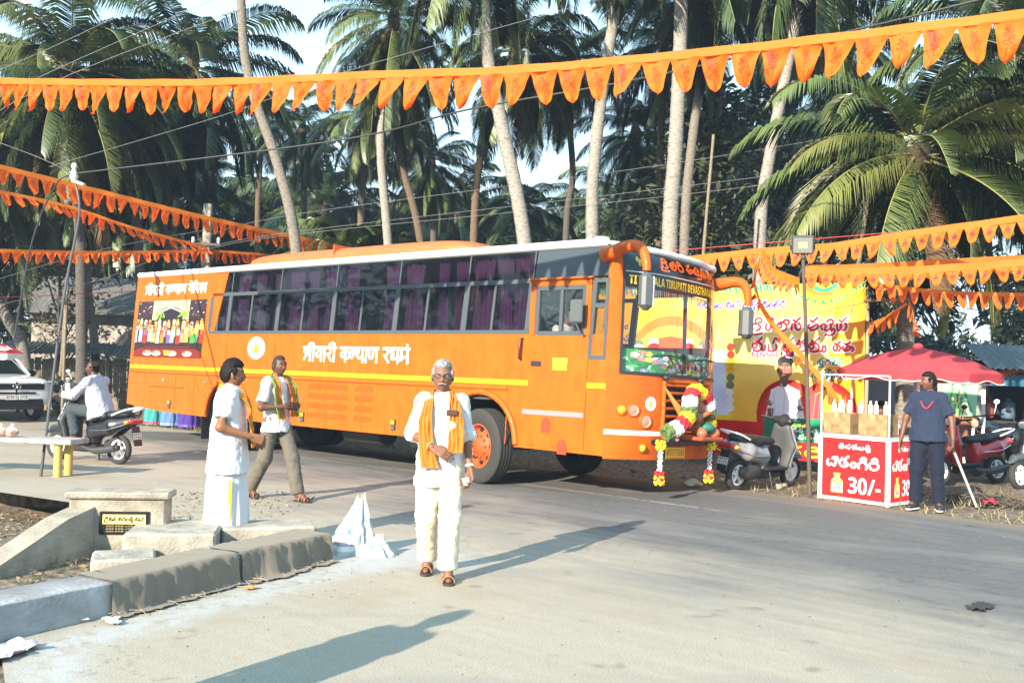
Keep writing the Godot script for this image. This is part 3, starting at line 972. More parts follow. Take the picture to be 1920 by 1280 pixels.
# trunk: points from the ground up, the last is the crown's heart
func palm(label: String, trunk: Array, r0: float, r1: float, o := {}, group := "coconut palms of the grove behind the road") -> Node3D:
	var base: Vector3 = trunk[0]
	var p := thing("coconut_palm", label, "palm tree", base, 0.0, group)
	var sd: int = o.get("seed", 1)
	rng.seed = sd * 7919
	var loc := []
	for q in trunk: loc.append(q - base)
	var ps := spline(loc, 9)
	var rad := []
	var m := MB.new()
	var n := ps.size()
	for k in n:
		var t := float(k) / (n - 1)
		rad.append(lerpf(r0, r1, pow(t, 0.8)) * (1.0 + 0.45 * exp(-t * 22.0)))
	# rings: the tube is drawn denser than its path
	var rp := []
	var rr := []
	var run := 0.0
	for k in n - 1:
		var sg := maxi(2, int((ps[k + 1] - ps[k]).length() / 0.11))
		if o.get("far", false): sg = 2
		for h in sg:
			var f := float(h) / sg
			rp.append(ps[k].lerp(ps[k + 1], f))
			run += 1
			var ring: float = 1.0 + (0.035 if int(run) % 2 == 0 else -0.015) + rng.randf_range(-0.02, 0.02)
			rr.append(lerpf(rad[k], rad[k + 1], f) * ring)
	rp.append(ps[-1]); rr.append(rad[-1])
	m.tube(rp, rr, 12)
	var tone: String = o.get("bark", "grey")
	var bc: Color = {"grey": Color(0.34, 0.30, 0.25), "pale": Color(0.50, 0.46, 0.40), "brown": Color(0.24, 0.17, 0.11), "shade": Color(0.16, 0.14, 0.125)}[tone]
	part(p, "trunk", m, mt("bark_" + tone, bc, 0.9, {"tex": ntex("barkr", 0.02, 0.55, 1.0, 5), "uvs": Vector3(0.5, 3.2, 1), "bump": ntex("barkb", 0.05, 0.0, 1.0, 4), "bumps": 1.0}))
	if o.get("bare", false): return p
	var heart: Vector3 = loc[-1]
	var ln: float = o.get("len", 4.0)
	var count: int = int(o.get("count", 24) * 1.4)
	var mats_: Array = o.get("leaf", ["green", "green", "dark", "blue"])
	var lo: float = o.get("low", -78.0)
	var hi: float = o.get("high", 78.0)
	var a0 := rng.randf() * TAU
	for k in count:
		var t := float(k) / maxi(1, count - 1)
		var e := lerpf(hi, lo, pow(t, 0.75)) + rng.randf_range(-6, 6)
		var q := snappedf(clampf(e, -75, 80), 15.0)
		var bend: float = clampf(72.0 + q * 0.55, 30, 115)
		var fm := frond_mesh(q, snappedf(bend, 10), rng.randi() % 2)
		var az := a0 + k * 2.39996 + rng.randf_range(-0.25, 0.25)
		var l := ln * rng.randf_range(0.82, 1.08) * (0.7 if e > 65 else 1.0)
		var xf := Transform3D(Basis(Vector3.UP, az) * Basis(Vector3.BACK, deg_to_rad(e - q)) * Basis(Vector3.RIGHT, rng.randf_range(-0.3, 0.3)) * Basis.from_scale(Vector3.ONE * l), heart + Vector3(0, rng.randf_range(-0.12, 0.12) - 0.25 * t, 0))
		var kind: String = mats_[rng.randi() % mats_.size()]
		if k >= count - int(o.get("dead", 0)): kind = "dead"
		var fr := part(p, "frond", fm[1], leafmat(kind), xf)
		if not o.get("far", false):
			part(fr, "stalk", fm[0], mt("stalk_dead", Color(0.16, 0.10, 0.05), 0.7) if kind == "dead" else mt("stalk", Color(0.20, 0.19, 0.06), 0.5))
	# fibre at the heart and coconuts
	var hm := MB.new()
	hm.ell(heart + Vector3(0, -0.15, 0), Vector3(r1 * 1.9, 0.42, r1 * 1.9), 10, 8)
	hm.wob(0.06, 6.0, noise(1.0, 2, 3))
	part(p, "crown_fibre", hm, mt("fibre", Color(0.10, 0.065, 0.035), 0.95, {"tex": ntex("bark", 0.03, 0.45, 1.0, 5), "tri": Vector3(4, 0.6, 4)}))
	for k in int(o.get("nuts", 0)):
		var a := rng.randf() * TAU
		var cm := MB.new()
		cm.ell(heart + Vector3(cos(a) * (r1 + 0.22), -0.35 - rng.randf() * 0.5, sin(a) * (r1 + 0.22)), Vector3(0.11, 0.14, 0.11), 10, 8)
		part(p, "coconut", cm, [mt("nut_green", Color(0.12, 0.15, 0.03), 0.45), mt("nut_yellow", Color(0.34, 0.22, 0.03), 0.45)][k % 2])
	return p

# ------------------------------------------------------------------ leafy trees and shrubs
func leaf_cloud(count: int, centers: Array, leaf: float, sd: int) -> MB:
	var m := MB.new()
	var r := RandomNumberGenerator.new()
	r.seed = sd
	for k in count:
		var c: Array = centers[r.randi() % centers.size()]
		var d := Vector3(r.randfn(), r.randfn(), r.randfn()).normalized()
		var rad: Vector3 = c[1]
		var p: Vector3 = c[0] + d * rad * pow(r.randf(), 0.33)
		var ax := Vector3(r.randfn(), r.randfn() * 0.6, r.randfn()).normalized()
		var sd2 := ax.cross(Vector3(r.randfn(), 1.4, r.randfn())).normalized()
		var l := leaf * r.randf_range(0.6, 1.3)
		var nn := ax.cross(sd2).normalized()
		if nn.y < 0: nn = -nn
		var s := r.randf_range(0.7, 1.25)
		var cc := Color(s * r.randf_range(0.9, 1.2), s, s * 0.9)
		var o := m.v.size()
		for q in [p - ax * l, p + sd2 * l * 0.38, p + ax * l + Vector3.DOWN * l * 0.25, p - sd2 * l * 0.38]:
			m.v.append(q); m.n.append(nn); m.t.append(Vector2.ZERO); m.c.append(cc)
		m.ix.append_array(PackedInt32Array([o, o + 2, o + 1, o, o + 3, o + 2]))
	return m

func bushy(called: String, label: String, category: String, at: Vector3, h: float, w: float, count: int, leaf: float, sd: int, c: Color, group := "", bare_to := 0.3) -> Node3D:
	var p := thing(called, label, category, at, 0.0, group)
	rng.seed = sd
	var tm := MB.new()
	var cs := []
	var top := Vector3(rng.randf_range(-0.3, 0.3), h * 0.75, rng.randf_range(-0.3, 0.3))
	tm.tube(spline([Vector3.ZERO, Vector3(rng.randf_range(-0.2, 0.2), h * 0.35, 0), top], 6), [0.13, 0.12, 0.11, 0.10, 0.09, 0.08, 0.07, 0.06, 0.055, 0.05, 0.04, 0.035, 0.03].map(func(q): return q * h / 6.0), 8)
	for k in 11:
		var a := rng.randf() * TAU
		var y := h * rng.randf_range(bare_to, 0.95)
		var rr := w * rng.randf_range(0.15, 0.8) * (1.0 - 0.5 * absf(y / h - 0.6))
		var q := Vector3(cos(a) * rr, y, sin(a) * rr)
		var st := Vector3(0, 0, 0).lerp(top, clampf(y / h - 0.2, 0.1, 1.0))
		tm.tube(spline([st, st.lerp(q, 0.5) + Vector3(0, 0.15, 0), q], 4), [0.05, 0.046, 0.042, 0.038, 0.034, 0.03, 0.026, 0.02, 0.012].map(func(z): return z * h / 6.0), 6)
		cs.append([q, Vector3(w, h * 0.42, w) * rng.randf_range(0.28, 0.5)])
	part(p, "trunk", tm, mt("bark_shade", Color(0.16, 0.14, 0.125), 0.9))
	var lm := part(p, "crown", leaf_cloud(count, cs, leaf, sd + 5), mt("leaf" + str(c), c, 0.55, {"vc": true, "back": lin(c.r * 0.8, c.g * 0.9, c.b * 0.6)}))
	lm.set_meta("kind", "stuff")
	return p

# ------------------------------------------------------------------ ground and roads
var far_edge := [Vector2(-60, -66), Vector2(-30, -41.6), Vector2(-13.85, -28.15), Vector2(-7.48, -22.76), Vector2(1.38, -15.78), Vector2(3.18, -14.16), Vector2(4.1, -13.25), Vector2(5.08, -12.24), Vector2(5.83, -11.44), Vector2(12, -5.4), Vector2(40, 22)]
var kerb_line := [Vector2(-2.2, -4.2), Vector2(-2.87, -5.80), Vector2(-2.40, -6.58), Vector2(-1.93, -7.55), Vector2(-1.35, -8.55)]

func sd_poly(p: Vector2, line: Array) -> float:
	var d := 1e9
	for k in line.size() - 1:
		d = minf(d, p.distance_to(Geometry2D.get_closest_point_to_segment(p, line[k], line[k + 1])))
	return d

# signed distance to the far edge: positive on the road side
func far_side(p: Vector2) -> float:
	var d := 1e9
	var s := 1.0
	for k in far_edge.size() - 1:
		var q := Geometry2D.get_closest_point_to_segment(p, far_edge[k], far_edge[k + 1])
		var e := p.distance_to(q)
		if e < d:
			d = e
			s = signf((far_edge[k + 1] - far_edge[k]).cross(p - far_edge[k]))
	return d * s

func sheet(poly: Array, y: float, step := 0.0) -> MB:
	var m := MB.new()
	var p := PackedVector2Array(poly)
	var tr := Geometry2D.triangulate_polygon(p)
	for q in p:
		m.v.append(Vector3(q.x, y, q.y)); m.n.append(Vector3.UP); m.t.append(Vector2((q.x + 12.0) / 24.0, (q.y + 22.0) / 24.0)); m.c.append(Color.WHITE)
	for k in range(0, tr.size(), 3):
		var a := p[tr[k]]; var b := p[tr[k + 1]]; var c := p[tr[k + 2]]
		if (b - a).cross(c - a) > 0: m.ix.append_array(PackedInt32Array([tr[k], tr[k + 1], tr[k + 2]]))
		else: m.ix.append_array(PackedInt32Array([tr[k], tr[k + 2], tr[k + 1]]))
	return m

func build_ground() -> void:
	# soil: one sheet to the horizon, a little uneven beyond the road
	var g := MB.new()
	var nz := noise(1.0, 3, 5)
	g.grid(150, 150, func(u, w):
		var x := pow(absf(u - 0.5) * 2.0, 2.6) * signf(u - 0.5) * 330.0 - 2.0
		var z := pow(absf(w - 0.5) * 2.0, 2.6) * signf(w - 0.5) * 330.0 - 13.0
		var p := Vector2(x, z)
		var y := -0.02
		var f := -far_side(p)
		if f > 0.0: y = -0.02 + nz.get_noise_2d(x * 0.9, z * 0.9) * 0.07 * smoothstep(0.1, 1.5, f)
		elif x < -3.4 and z > -13.0 and z < -4.0: y = -0.02 - 0.32 * smoothstep(-3.7, -5.2, x) + nz.get_noise_2d(x * 2.0, z * 2.0) * 0.05
		return Vector3(x, y, z), false, true)
	var sand := mt("soil", Color(0.30, 0.235, 0.165), 0.95, {"tex": ntex("soil", 0.025, 0.35, 1.0, 6, 1024), "tri": 0.23, "world": true, "bump": ntex("soilb", 0.08, 0.0, 1.0, 5), "bumps": 2.0})
	struct("ground", g, sand)
	# main road and junction: asphalt that goes under dust into pale concrete
	var n := 1024
	var data := PackedByteArray()
	data.resize(n * n * 3)
	var n1 := noise(0.35, 4, 21)
	var n2 := noise(2.2, 3, 22)
	var n3 := noise(9.0, 2, 23)
	var dirx := Vector2(0.76, 0.65)
	for j in n:
		for i in n:
			var p := Vector2(-12.0 + 24.0 * (i + 0.5) / n, -22.0 + 24.0 * (j + 0.5) / n)
			var along := p.dot(dirx)
			var acr := p.dot(Vector2(-0.65, 0.76))
			# distance from the line where asphalt meets concrete, positive on the near side
			var d := (p - Vector2(-0.1, -10.1)).dot(Vector2(-0.78, 0.62))
			d += n1.get_noise_2d(p.x, p.y) * 1.3 + n2.get_noise_2d(along * 0.35, acr * 2.0) * 0.55
			var k := smoothstep(-1.9, 1.3, d)
			var t1 := n2.get_noise_2d(along * 0.25, acr * 3.0)
			var t2 := n3.get_noise_2d(p.x, p.y)
			var asp := Color(0.205, 0.203, 0.202) * (1.0 + 0.12 * t1 + 0.14 * t2)
			var dust := smoothstep(0.05, 0.75, n1.get_noise_2d(p.x * 1.7 + 40.0, p.y * 1.7) + 0.35 * t1) * 0.5
			asp = asp.lerp(Color(0.36, 0.33, 0.28), dust)
			var con := Color(0.59, 0.52, 0.415) * (1.0 + 0.06 * t1 + 0.05 * t2)
			var brown := smoothstep(0.15, 0.7, n1.get_noise_2d(p.x * 1.3 - 30.0, p.y * 1.3 + 8.0))
			con = con.lerp(Color(0.50, 0.385, 0.26), brown * 0.5)
			con = con.lerp(Color(0.43, 0.40, 0.355), smoothstep(0.2, 0.6, n1.get_noise_2d(p.x * 0.8 + 90.0, p.y * 2.4)) * 0.45)
			var c := asp.lerp(con, k)
			# white powder that blew along the kerb and round the sack
			var kd := sd_poly(p, kerb_line)
			if kd < 1.3:
				var pw := smoothstep(0.34, 0.02, absf(kd - 0.30 + 0.10 * t1)) * smoothstep(-0.5, 0.3, n2.get_noise_2d(p.x * 3.0, p.y * 3.0) + 0.2)
				c = c.lerp(Color(0.70, 0.71, 0.71), pw * 0.75)
			var sdp := p.distance_to(Vector2(-0.95, -8.7)) + 0.5 * n2.get_noise_2d(p.x * 1.5, p.y * 1.5)
			c = c.lerp(Color(0.70, 0.70, 0.69), smoothstep(1.0, 0.2, sdp) * 0.7)
			var ck := absf(n1.get_noise_2d(p.x * 2.4 + 7.0, p.y * 2.4 - 3.0))
			if ck < 0.012 and n1.get_noise_2d(p.x * 0.6 + 20.0, p.y * 0.6) > 0.0: c *= 0.80
			c *= 1.0 - 0.30 * smoothstep(0.56, 0.72, n2.get_noise_2d(p.x * 0.7 + 50.0, p.y * 0.7 + 11.0))
			# turning tyre tracks on the asphalt
			for tr in [[Vector2(-10.0, -2.0), 12.6], [Vector2(-10.0, -2.0), 14.4], [Vector2(-8.0, -2.0), 15.9], [Vector2(9.0, -22.0), 13.4], [Vector2(9.0, -22.0), 15.3]]:
				var e := absf(p.distance_to(tr[0]) - tr[1] + 0.1 * t1)
				if e < 0.22: c = c.lerp(Color(0.38, 0.36, 0.33) if k < 0.4 else Color(0.42, 0.40, 0.37), smoothstep(0.22, 0.05, e) * 0.28)
			# worn edge line
			var es := far_side(p)
			if absf(es - 2.0) < 0.3 and p.x < 2.6:
				c = c.lerp(Color(0.62, 0.58, 0.50), smoothstep(0.09, 0.03, absf(es - 2.0)) * smoothstep(-0.5, 0.25, t2 + t1) * 0.55)
			if es < 0.7: c = c.lerp(Color(0.38, 0.30, 0.21), smoothstep(0.7, 0.0, es + 0.3 * t1) * 0.8)
			var o := (j * n + i) * 3
			c = c.linear_to_srgb()
			data[o] = int(clampf(c.r, 0, 1) * 255); data[o + 1] = int(clampf(c.g, 0, 1) * 255); data[o + 2] = int(clampf(c.b, 0, 1) * 255)
	var im := Image.create_from_data(n, n, false, Image.FORMAT_RGB8, data)
	var near := [Vector2(-12, -26.59), Vector2(-7.48, -22.76), Vector2(1.38, -15.78), Vector2(3.18, -14.16), Vector2(4.1, -13.25), Vector2(5.08, -12.24), Vector2(5.83, -11.44), Vector2(12, -5.4), Vector2(12, 2), Vector2(-2.0, 2), Vector2(-2.0, -4.2), Vector2(-2.87, -5.80), Vector2(-2.40, -6.58), Vector2(-1.93, -7.55), Vector2(-1.45, -8.45), Vector2(-2.1, -9.3), Vector2(-4.4, -11.0), Vector2(-12, -15.5)]
	var rm := mt("junction", Color.WHITE, 0.86, {"spec": 0.35})
	rm.albedo_texture = ImageTexture.create_from_image(im)
	rm.detail_enabled = true
	rm.detail_blend_mode = BaseMaterial3D.BLEND_MODE_MUL
	rm.detail_uv_layer = BaseMaterial3D.DETAIL_UV_2
	rm.detail_albedo = ntex("grain", 0.22, 0.50, 1.0, 3, 512)
	rm.uv2_triplanar = true
	rm.uv2_world_triplanar = true
	rm.uv2_scale = Vector3(0.55, 1.0, 2.6)
	struct("road_junction", sheet(near, 0.0), rm)
	var asm := mt("asphalt", Color(0.165, 0.163, 0.163), 0.88, {"tex": ntex("grain", 0.22, 0.50, 1.0, 3, 512), "tri": 0.8, "world": true})
	struct("main_road", sheet([Vector2(-60, -66), Vector2(-30, -41.6), Vector2(-13.85, -28.15), Vector2(-12, -26.59), Vector2(-12, -15.5), Vector2(-30, -29.0), Vector2(-66, -58)], 0.0), asm)
	struct("main_road", sheet([Vector2(12, -5.4), Vector2(40, 22), Vector2(30, 28), Vector2(12, 12), Vector2(12, 2)], 0.0), asm)
	# grass and dry litter along the verge
	var gm := MB.new()
	rng.seed = 77
	for k in 5200:
		var t := rng.randf()
		var a := Vector2(-14, -28.3).lerp(Vector2(7.5, -9.9), t)
		var off := Vector2(0.65, -0.76) * (0.1 + pow(rng.randf(), 1.6) * 3.4)
		var p := Vector3(a.x + off.x, -0.02, a.y + off.y)
		if far_side(Vector2(p.x, p.z)) > -0.05: continue
		var h := rng.randf_range(0.03, 0.12)
		var w := Vector3(rng.randfn(), 0, rng.randfn()).normalized() * 0.008
		var tip := p + Vector3(rng.randfn() * 0.05, h, rng.randfn() * 0.05)
		gm.col = Color(0.12, 0.13, 0.04).lerp(Color(0.34, 0.27, 0.15), clampf(rng.randfn() * 0.35 + 0.5, 0, 1))
		gm.tri(p - w, p + w, tip)
	tag(part(self, "verge_grass", gm, mt("grass", Color.WHITE, 0.8, {"vc": true})), "dry thin grass and weeds along the far road edge", "grass", "", "stuff")
	var dm := MB.new()
	for k in 9000:
		var p := Vector3(rng.randf_range(-8.5, -2.3), 0, rng.randf_range(-12.5, -5.5))
		if p.x > -3.2 + (p.z + 7.0) * -0.22: continue
		p.y = -0.03 - 0.32 * smoothstep(-3.7, -5.2, p.x) + rng.randf() * 0.05
		var a := Vector3(rng.randfn(), rng.randfn() * 0.5, rng.randfn()).normalized() * rng.randf_range(0.02, 0.07)
		var w := a.cross(Vector3(rng.randfn(), rng.randfn() + 1.0, rng.randfn())).normalized() * rng.randf_range(0.004, 0.016)
		dm.col = Color(0.30, 0.23, 0.15).lerp(Color(0.10, 0.07, 0.045), rng.randf()) if rng.randf() < 0.9 else Color(0.10, 0.15, 0.04)
		dm.quad(p - w, p + a - w * 0.3, p + a + w * 0.3, p + w)
	tag(part(self, "leaf_litter", dm, mt("grass", Color.WHITE, 0.8, {"vc": true})), "brown dry leaf litter on the bank beside the sloping parapet", "leaf litter", "", "stuff")

	var pm := MB.new()
	for k in 1500:
		var p := Vector3(rng.randf_range(-3.5, 6.5), 0.001, rng.randf_range(-12.5, -5.0))
		var kd := sd_poly(Vector2(p.x, p.z), kerb_line)
		if far_side(Vector2(p.x, p.z)) < 0.1 or (kd > 0.9 and rng.randf() < 0.72) or p.x < -1.2 + (p.z + 8.6) * -0.6: continue
		var s := rng.randf_range(0.002, 0.008)
		pm.col = Color(0.17, 0.15, 0.125) * rng.randf_range(0.3, 1.6)
		var q := [p + Vector3(-s, 0, -s * 0.6), p + Vector3(s * 1.2, 0, -s * 0.5), p + Vector3(0.1 * s, 0, s * 1.1), p + Vector3(0, s * 1.1, 0)]
		pm.tri(q[0], q[3], q[1]); pm.tri(q[1], q[3], q[2]); pm.tri(q[2], q[3], q[0])
	tag(part(self, "grit", pm, mt("grass", Color.WHITE, 0.8, {"vc": true})), "loose grit and crumbs scattered over the concrete and along the kerb", "grit", "", "stuff")

func build_palms() -> void:
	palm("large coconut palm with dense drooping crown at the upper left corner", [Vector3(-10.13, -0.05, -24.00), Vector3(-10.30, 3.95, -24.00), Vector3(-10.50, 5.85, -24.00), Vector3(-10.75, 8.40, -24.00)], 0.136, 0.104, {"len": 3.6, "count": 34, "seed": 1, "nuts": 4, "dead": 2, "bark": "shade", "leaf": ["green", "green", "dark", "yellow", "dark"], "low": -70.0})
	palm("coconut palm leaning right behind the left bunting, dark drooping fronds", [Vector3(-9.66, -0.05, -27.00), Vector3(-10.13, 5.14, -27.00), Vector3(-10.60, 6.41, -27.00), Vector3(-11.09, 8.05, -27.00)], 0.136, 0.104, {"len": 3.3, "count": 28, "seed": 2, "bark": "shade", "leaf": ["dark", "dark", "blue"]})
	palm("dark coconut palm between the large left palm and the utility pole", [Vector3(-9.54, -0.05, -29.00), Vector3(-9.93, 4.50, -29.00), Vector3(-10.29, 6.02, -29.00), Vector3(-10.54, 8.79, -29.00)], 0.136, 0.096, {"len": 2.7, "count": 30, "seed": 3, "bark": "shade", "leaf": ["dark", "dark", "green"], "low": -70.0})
	palm("tall bare leaning palm trunk left of the bus roof hump, its crown above the picture", [Vector3(-4.59, -0.05, -23.00), Vector3(-4.97, 4.11, -23.00), Vector3(-5.45, 6.05, -23.00), Vector3(-6.12, 7.86, -23.00), Vector3(-6.40, 9.58, -23.00), Vector3(-6.71, 14.51, -23.00)], 0.136, 0.096, {"seed": 4, "bark": "grey", "len": 3.6, "count": 20})
	palm("small distant coconut palm beside the leaning trunk, its crown against the sky", [Vector3(-9.48, -0.05, -38.00), Vector3(-9.70, 6.67, -38.00), Vector3(-9.68, 8.49, -38.00), Vector3(-9.64, 10.81, -38.00)], 0.120, 0.088, {"len": 2.0, "count": 24, "seed": 5, "leaf": ["blue", "green", "green"], "far": true, "bark": "brown"})
	palm("distant coconut palm right of the leaning trunk with upright young fronds", [Vector3(-7.28, -0.05, -36.00), Vector3(-7.53, 6.84, -36.00), Vector3(-7.63, 8.74, -36.00), Vector3(-7.71, 9.89, -36.00)], 0.120, 0.088, {"len": 2.1, "count": 26, "seed": 6, "leaf": ["blue", "green", "dark"], "far": true, "bark": "shade"})
	palm("coconut palm with white curved trunk rising behind the middle of the bus roof", [Vector3(-2.76, -0.05, -25.00), Vector3(-3.12, 4.39, -25.00), Vector3(-3.39, 6.90, -25.00), Vector3(-3.31, 8.23, -25.00), Vector3(-3.16, 10.23, -25.00)], 0.120, 0.088, {"len": 2.5, "count": 26, "seed": 7, "bark": "pale", "leaf": ["green", "yellow", "green", "dark"], "nuts": 4})
	palm("coconut palm with brown bent trunk just right of the white curved trunk", [Vector3(-2.29, -0.05, -28.00), Vector3(-2.58, 4.74, -28.00), Vector3(-3.24, 7.24, -28.00), Vector3(-3.31, 8.13, -28.00), Vector3(-3.21, 9.48, -28.00)], 0.112, 0.088, {"len": 2.3, "count": 26, "seed": 8, "bark": "brown", "leaf": ["dark", "green", "blue"]})
	palm("short coconut palm with pale hanging fronds left of the white curved trunk", [Vector3(-4.93, -0.05, -33.00), Vector3(-5.05, 6.11, -33.00), Vector3(-5.02, 7.51, -33.00), Vector3(-4.98, 9.70, -33.00)], 0.120, 0.096, {"len": 2.4, "count": 26, "seed": 9, "leaf": ["green", "yellow", "green"], "bark": "brown"})
	palm("young short coconut palm behind the bus roof with a starry crown", [Vector3(-2.60, -0.05, -35.00), Vector3(-2.85, 6.81, -35.00), Vector3(-2.90, 7.74, -35.00), Vector3(-2.98, 8.67, -35.00)], 0.120, 0.096, {"len": 2.3, "count": 26, "seed": 10, "leaf": ["blue", "green", "dark"], "far": true, "bark": "shade"})
	palm("thick pale palm trunk leaning left in front of the grove, crown above the picture", [Vector3(0.55, -0.05, -21.00), Vector3(0.22, 4.08, -21.00), Vector3(-0.35, 6.69, -21.00), Vector3(-0.66, 8.02, -21.00), Vector3(-0.81, 9.59, -21.00), Vector3(-1.04, 11.83, -21.00)], 0.160, 0.112, {"seed": 11, "bark": "pale", "len": 3.6, "count": 20})
	palm("coconut palm with broad lit crown behind the thick pale leaning trunk", [Vector3(-1.07, -0.05, -27.00), Vector3(-1.10, 5.09, -27.00), Vector3(-0.99, 7.10, -27.00), Vector3(-0.60, 8.69, -27.00), Vector3(-0.14, 10.14, -27.00)], 0.112, 0.088, {"len": 2.9, "count": 30, "seed": 12, "leaf": ["green", "green", "yellow", "dark"], "nuts": 6, "bark": "brown", "dead": 1})
	palm("coconut palm with dark thin trunk and yellowing crown left of the twin trunks", [Vector3(1.42, -0.05, -28.00), Vector3(1.42, 5.44, -28.00), Vector3(1.56, 6.93, -28.00), Vector3(1.43, 8.56, -28.00), Vector3(1.45, 10.20, -28.00)], 0.096, 0.080, {"len": 2.2, "count": 26, "seed": 13, "leaf": ["green", "dark", "yellow"], "bark": "shade", "nuts": 3})
	palm("pale palm trunk with a gentle bend above the bus front, crown above the picture", [Vector3(1.83, -0.05, -22.50), Vector3(1.72, 4.59, -22.50), Vector3(1.71, 5.90, -22.50), Vector3(1.87, 7.82, -22.50), Vector3(2.17, 10.24, -22.50), Vector3(2.39, 13.50, -22.50)], 0.152, 0.116, {"seed": 14, "bark": "pale", "len": 3.6, "count": 20})
	palm("thickest straight pale palm trunk behind the bus windscreen, crown above the picture", [Vector3(3.36, -0.05, -21.50), Vector3(3.30, 4.51, -21.50), Vector3(3.37, 6.22, -21.50), Vector3(3.42, 8.17, -21.50), Vector3(3.43, 10.01, -21.50), Vector3(3.44, 13.01, -21.50)], 0.180, 0.132, {"seed": 15, "bark": "pale", "len": 3.6, "count": 20})
	palm("grey shaded palm trunk leaning right beside the thickest trunk", [Vector3(4.01, -0.05, -23.50), Vector3(3.95, 4.78, -23.50), Vector3(4.07, 6.90, -23.50), Vector3(4.30, 9.04, -23.50), Vector3(4.40, 11.05, -23.50)], 0.120, 0.096, {"seed": 16, "bark": "grey", "len": 3.0, "count": 26, "leaf": ["dark", "green"]})
	palm("dark coconut palm with star shaped crown above the bus windscreen", [Vector3(4.06, -0.05, -31.00), Vector3(3.83, 6.07, -31.00), Vector3(3.76, 7.55, -31.00), Vector3(3.63, 8.94, -31.00)], 0.120, 0.096, {"len": 2.1, "count": 28, "seed": 17, "leaf": ["dark", "blue", "dark"], "bark": "shade", "far": true})
	palm("coconut palm with sunlit crown behind the thickest trunk at the top edge", [Vector3(3.96, -0.05, -27.00), Vector3(3.85, 5.23, -27.00), Vector3(3.85, 7.95, -27.00), Vector3(3.93, 10.47, -27.00)], 0.112, 0.088, {"len": 2.4, "count": 28, "seed": 18, "leaf": ["green", "dark", "green"], "bark": "brown", "nuts": 3})
	palm("spreading coconut palm behind the drink stall, long arching fronds and a ringed trunk", [Vector3(6.63, -0.05, -17.00), Vector3(6.61, 2.94, -17.00), Vector3(6.64, 4.20, -17.00), Vector3(6.76, 5.51, -17.00)], 0.160, 0.120, {"len": 3.1, "count": 30, "seed": 42, "leaf": ["green", "yellow", "green", "dark"], "nuts": 9, "bark": "grey", "low": -66.0, "high": 76.0, "dead": 1})
	palm("coconut palm at the upper right corner with dark drooping fronds", [Vector3(10.04, -0.05, -19.00), Vector3(9.87, 4.77, -19.00), Vector3(9.63, 6.78, -19.00), Vector3(9.36, 8.19, -19.00)], 0.144, 0.112, {"len": 3.3, "count": 28, "seed": 20, "leaf": ["green", "dark", "green"]})
	palm("pale palm trunk leaning right beside the tall bamboo pole, crown above the picture", [Vector3(5.13, -0.05, -21.00), Vector3(5.10, 4.49, -21.00), Vector3(5.27, 6.17, -21.00), Vector3(5.72, 8.75, -21.00), Vector3(5.90, 9.88, -21.00), Vector3(6.11, 11.69, -21.00)], 0.136, 0.104, {"seed": 21, "bark": "pale", "len": 3.6, "count": 22})
	palm("coconut palm with dark crown at the top edge right of the leaning pale trunk", [Vector3(8.14, -0.05, -29.00), Vector3(7.97, 6.98, -29.00), Vector3(7.86, 9.29, -29.00), Vector3(7.74, 11.84, -29.00)], 0.120, 0.096, {"len": 2.6, "count": 28, "seed": 22, "leaf": ["dark", "green", "blue"], "bark": "shade"})
	palm("coconut palm of the grove behind the spreading palm, thin grey trunk", [Vector3(9.87, -0.05, -33.00), Vector3(9.70, 7.56, -33.00), Vector3(9.85, 9.49, -33.00), Vector3(10.76, 12.33, -33.00)], 0.120, 0.096, {"len": 2.6, "count": 26, "seed": 23, "leaf": ["dark", "green"], "bark": "shade", "far": true})
	palm("low yellowish coconut palm seen between the trunks above the bus roof", [Vector3(0.53, -0.05, -35.00), Vector3(0.37, 5.98, -35.00), Vector3(0.35, 6.53, -35.00), Vector3(0.33, 7.18, -35.00)], 0.120, 0.096, {"len": 2.3, "count": 26, "seed": 24, "leaf": ["yellow", "green"], "far": true, "bark": "brown"})
	palm("low young coconut palm with upright fronds just above the bus air conditioner", [Vector3(-4.34, -0.05, -27.00), Vector3(-4.46, 3.86, -27.00), Vector3(-4.47, 4.15, -27.00), Vector3(-4.50, 4.43, -27.00)], 0.112, 0.096, {"len": 2.6, "count": 18, "seed": 25, "leaf": ["green"], "low": 5.0, "far": true})
	palm("palm trunk leaning steeply out of the left edge above the red umbrella", [Vector3(-12.71, -0.05, -27.00), Vector3(-13.06, 1.78, -27.00), Vector3(-13.45, 2.48, -27.00), Vector3(-14.14, 3.88, -27.00), Vector3(-14.68, 6.73, -27.00)], 0.160, 0.128, {"seed": 26, "bark": "grey", "len": 4.0, "count": 26, "leaf": ["dark", "green"]})
	palm("grey palm trunk rising behind the hut roof nearest the bus", [Vector3(-12.62, -0.05, -31.00), Vector3(-12.79, 2.02, -31.00), Vector3(-13.01, 3.32, -31.00), Vector3(-13.36, 5.93, -31.00), Vector3(-14.93, 8.69, -31.00)], 0.136, 0.112, {"seed": 27, "bark": "grey", "len": 4.2, "count": 26, "leaf": ["dark", "blue"]})
	palm("second palm trunk behind the bus tail, leaning left", [Vector3(-9.72, -0.05, -30.00), Vector3(-10.14, 4.12, -30.00), Vector3(-10.45, 5.23, -30.00), Vector3(-10.82, 6.80, -30.00), Vector3(-9.75, 10.34, -30.00)], 0.136, 0.104, {"seed": 28, "bark": "grey", "len": 4.0, "count": 28, "leaf": ["dark", "green", "dark"]})
	palm("dark distant palm deep in the grove at the left of the picture, crown half hidden", [Vector3(-22.00, -0.05, -40.36), Vector3(-21.96, 5.50, -40.36), Vector3(-21.94, 9.24, -40.36)], 0.128, 0.096, {"len": 3.9, "count": 28, "seed": 60, "leaf": ["dark", "blue", "dark", "green"], "far": true, "bark": "shade"})
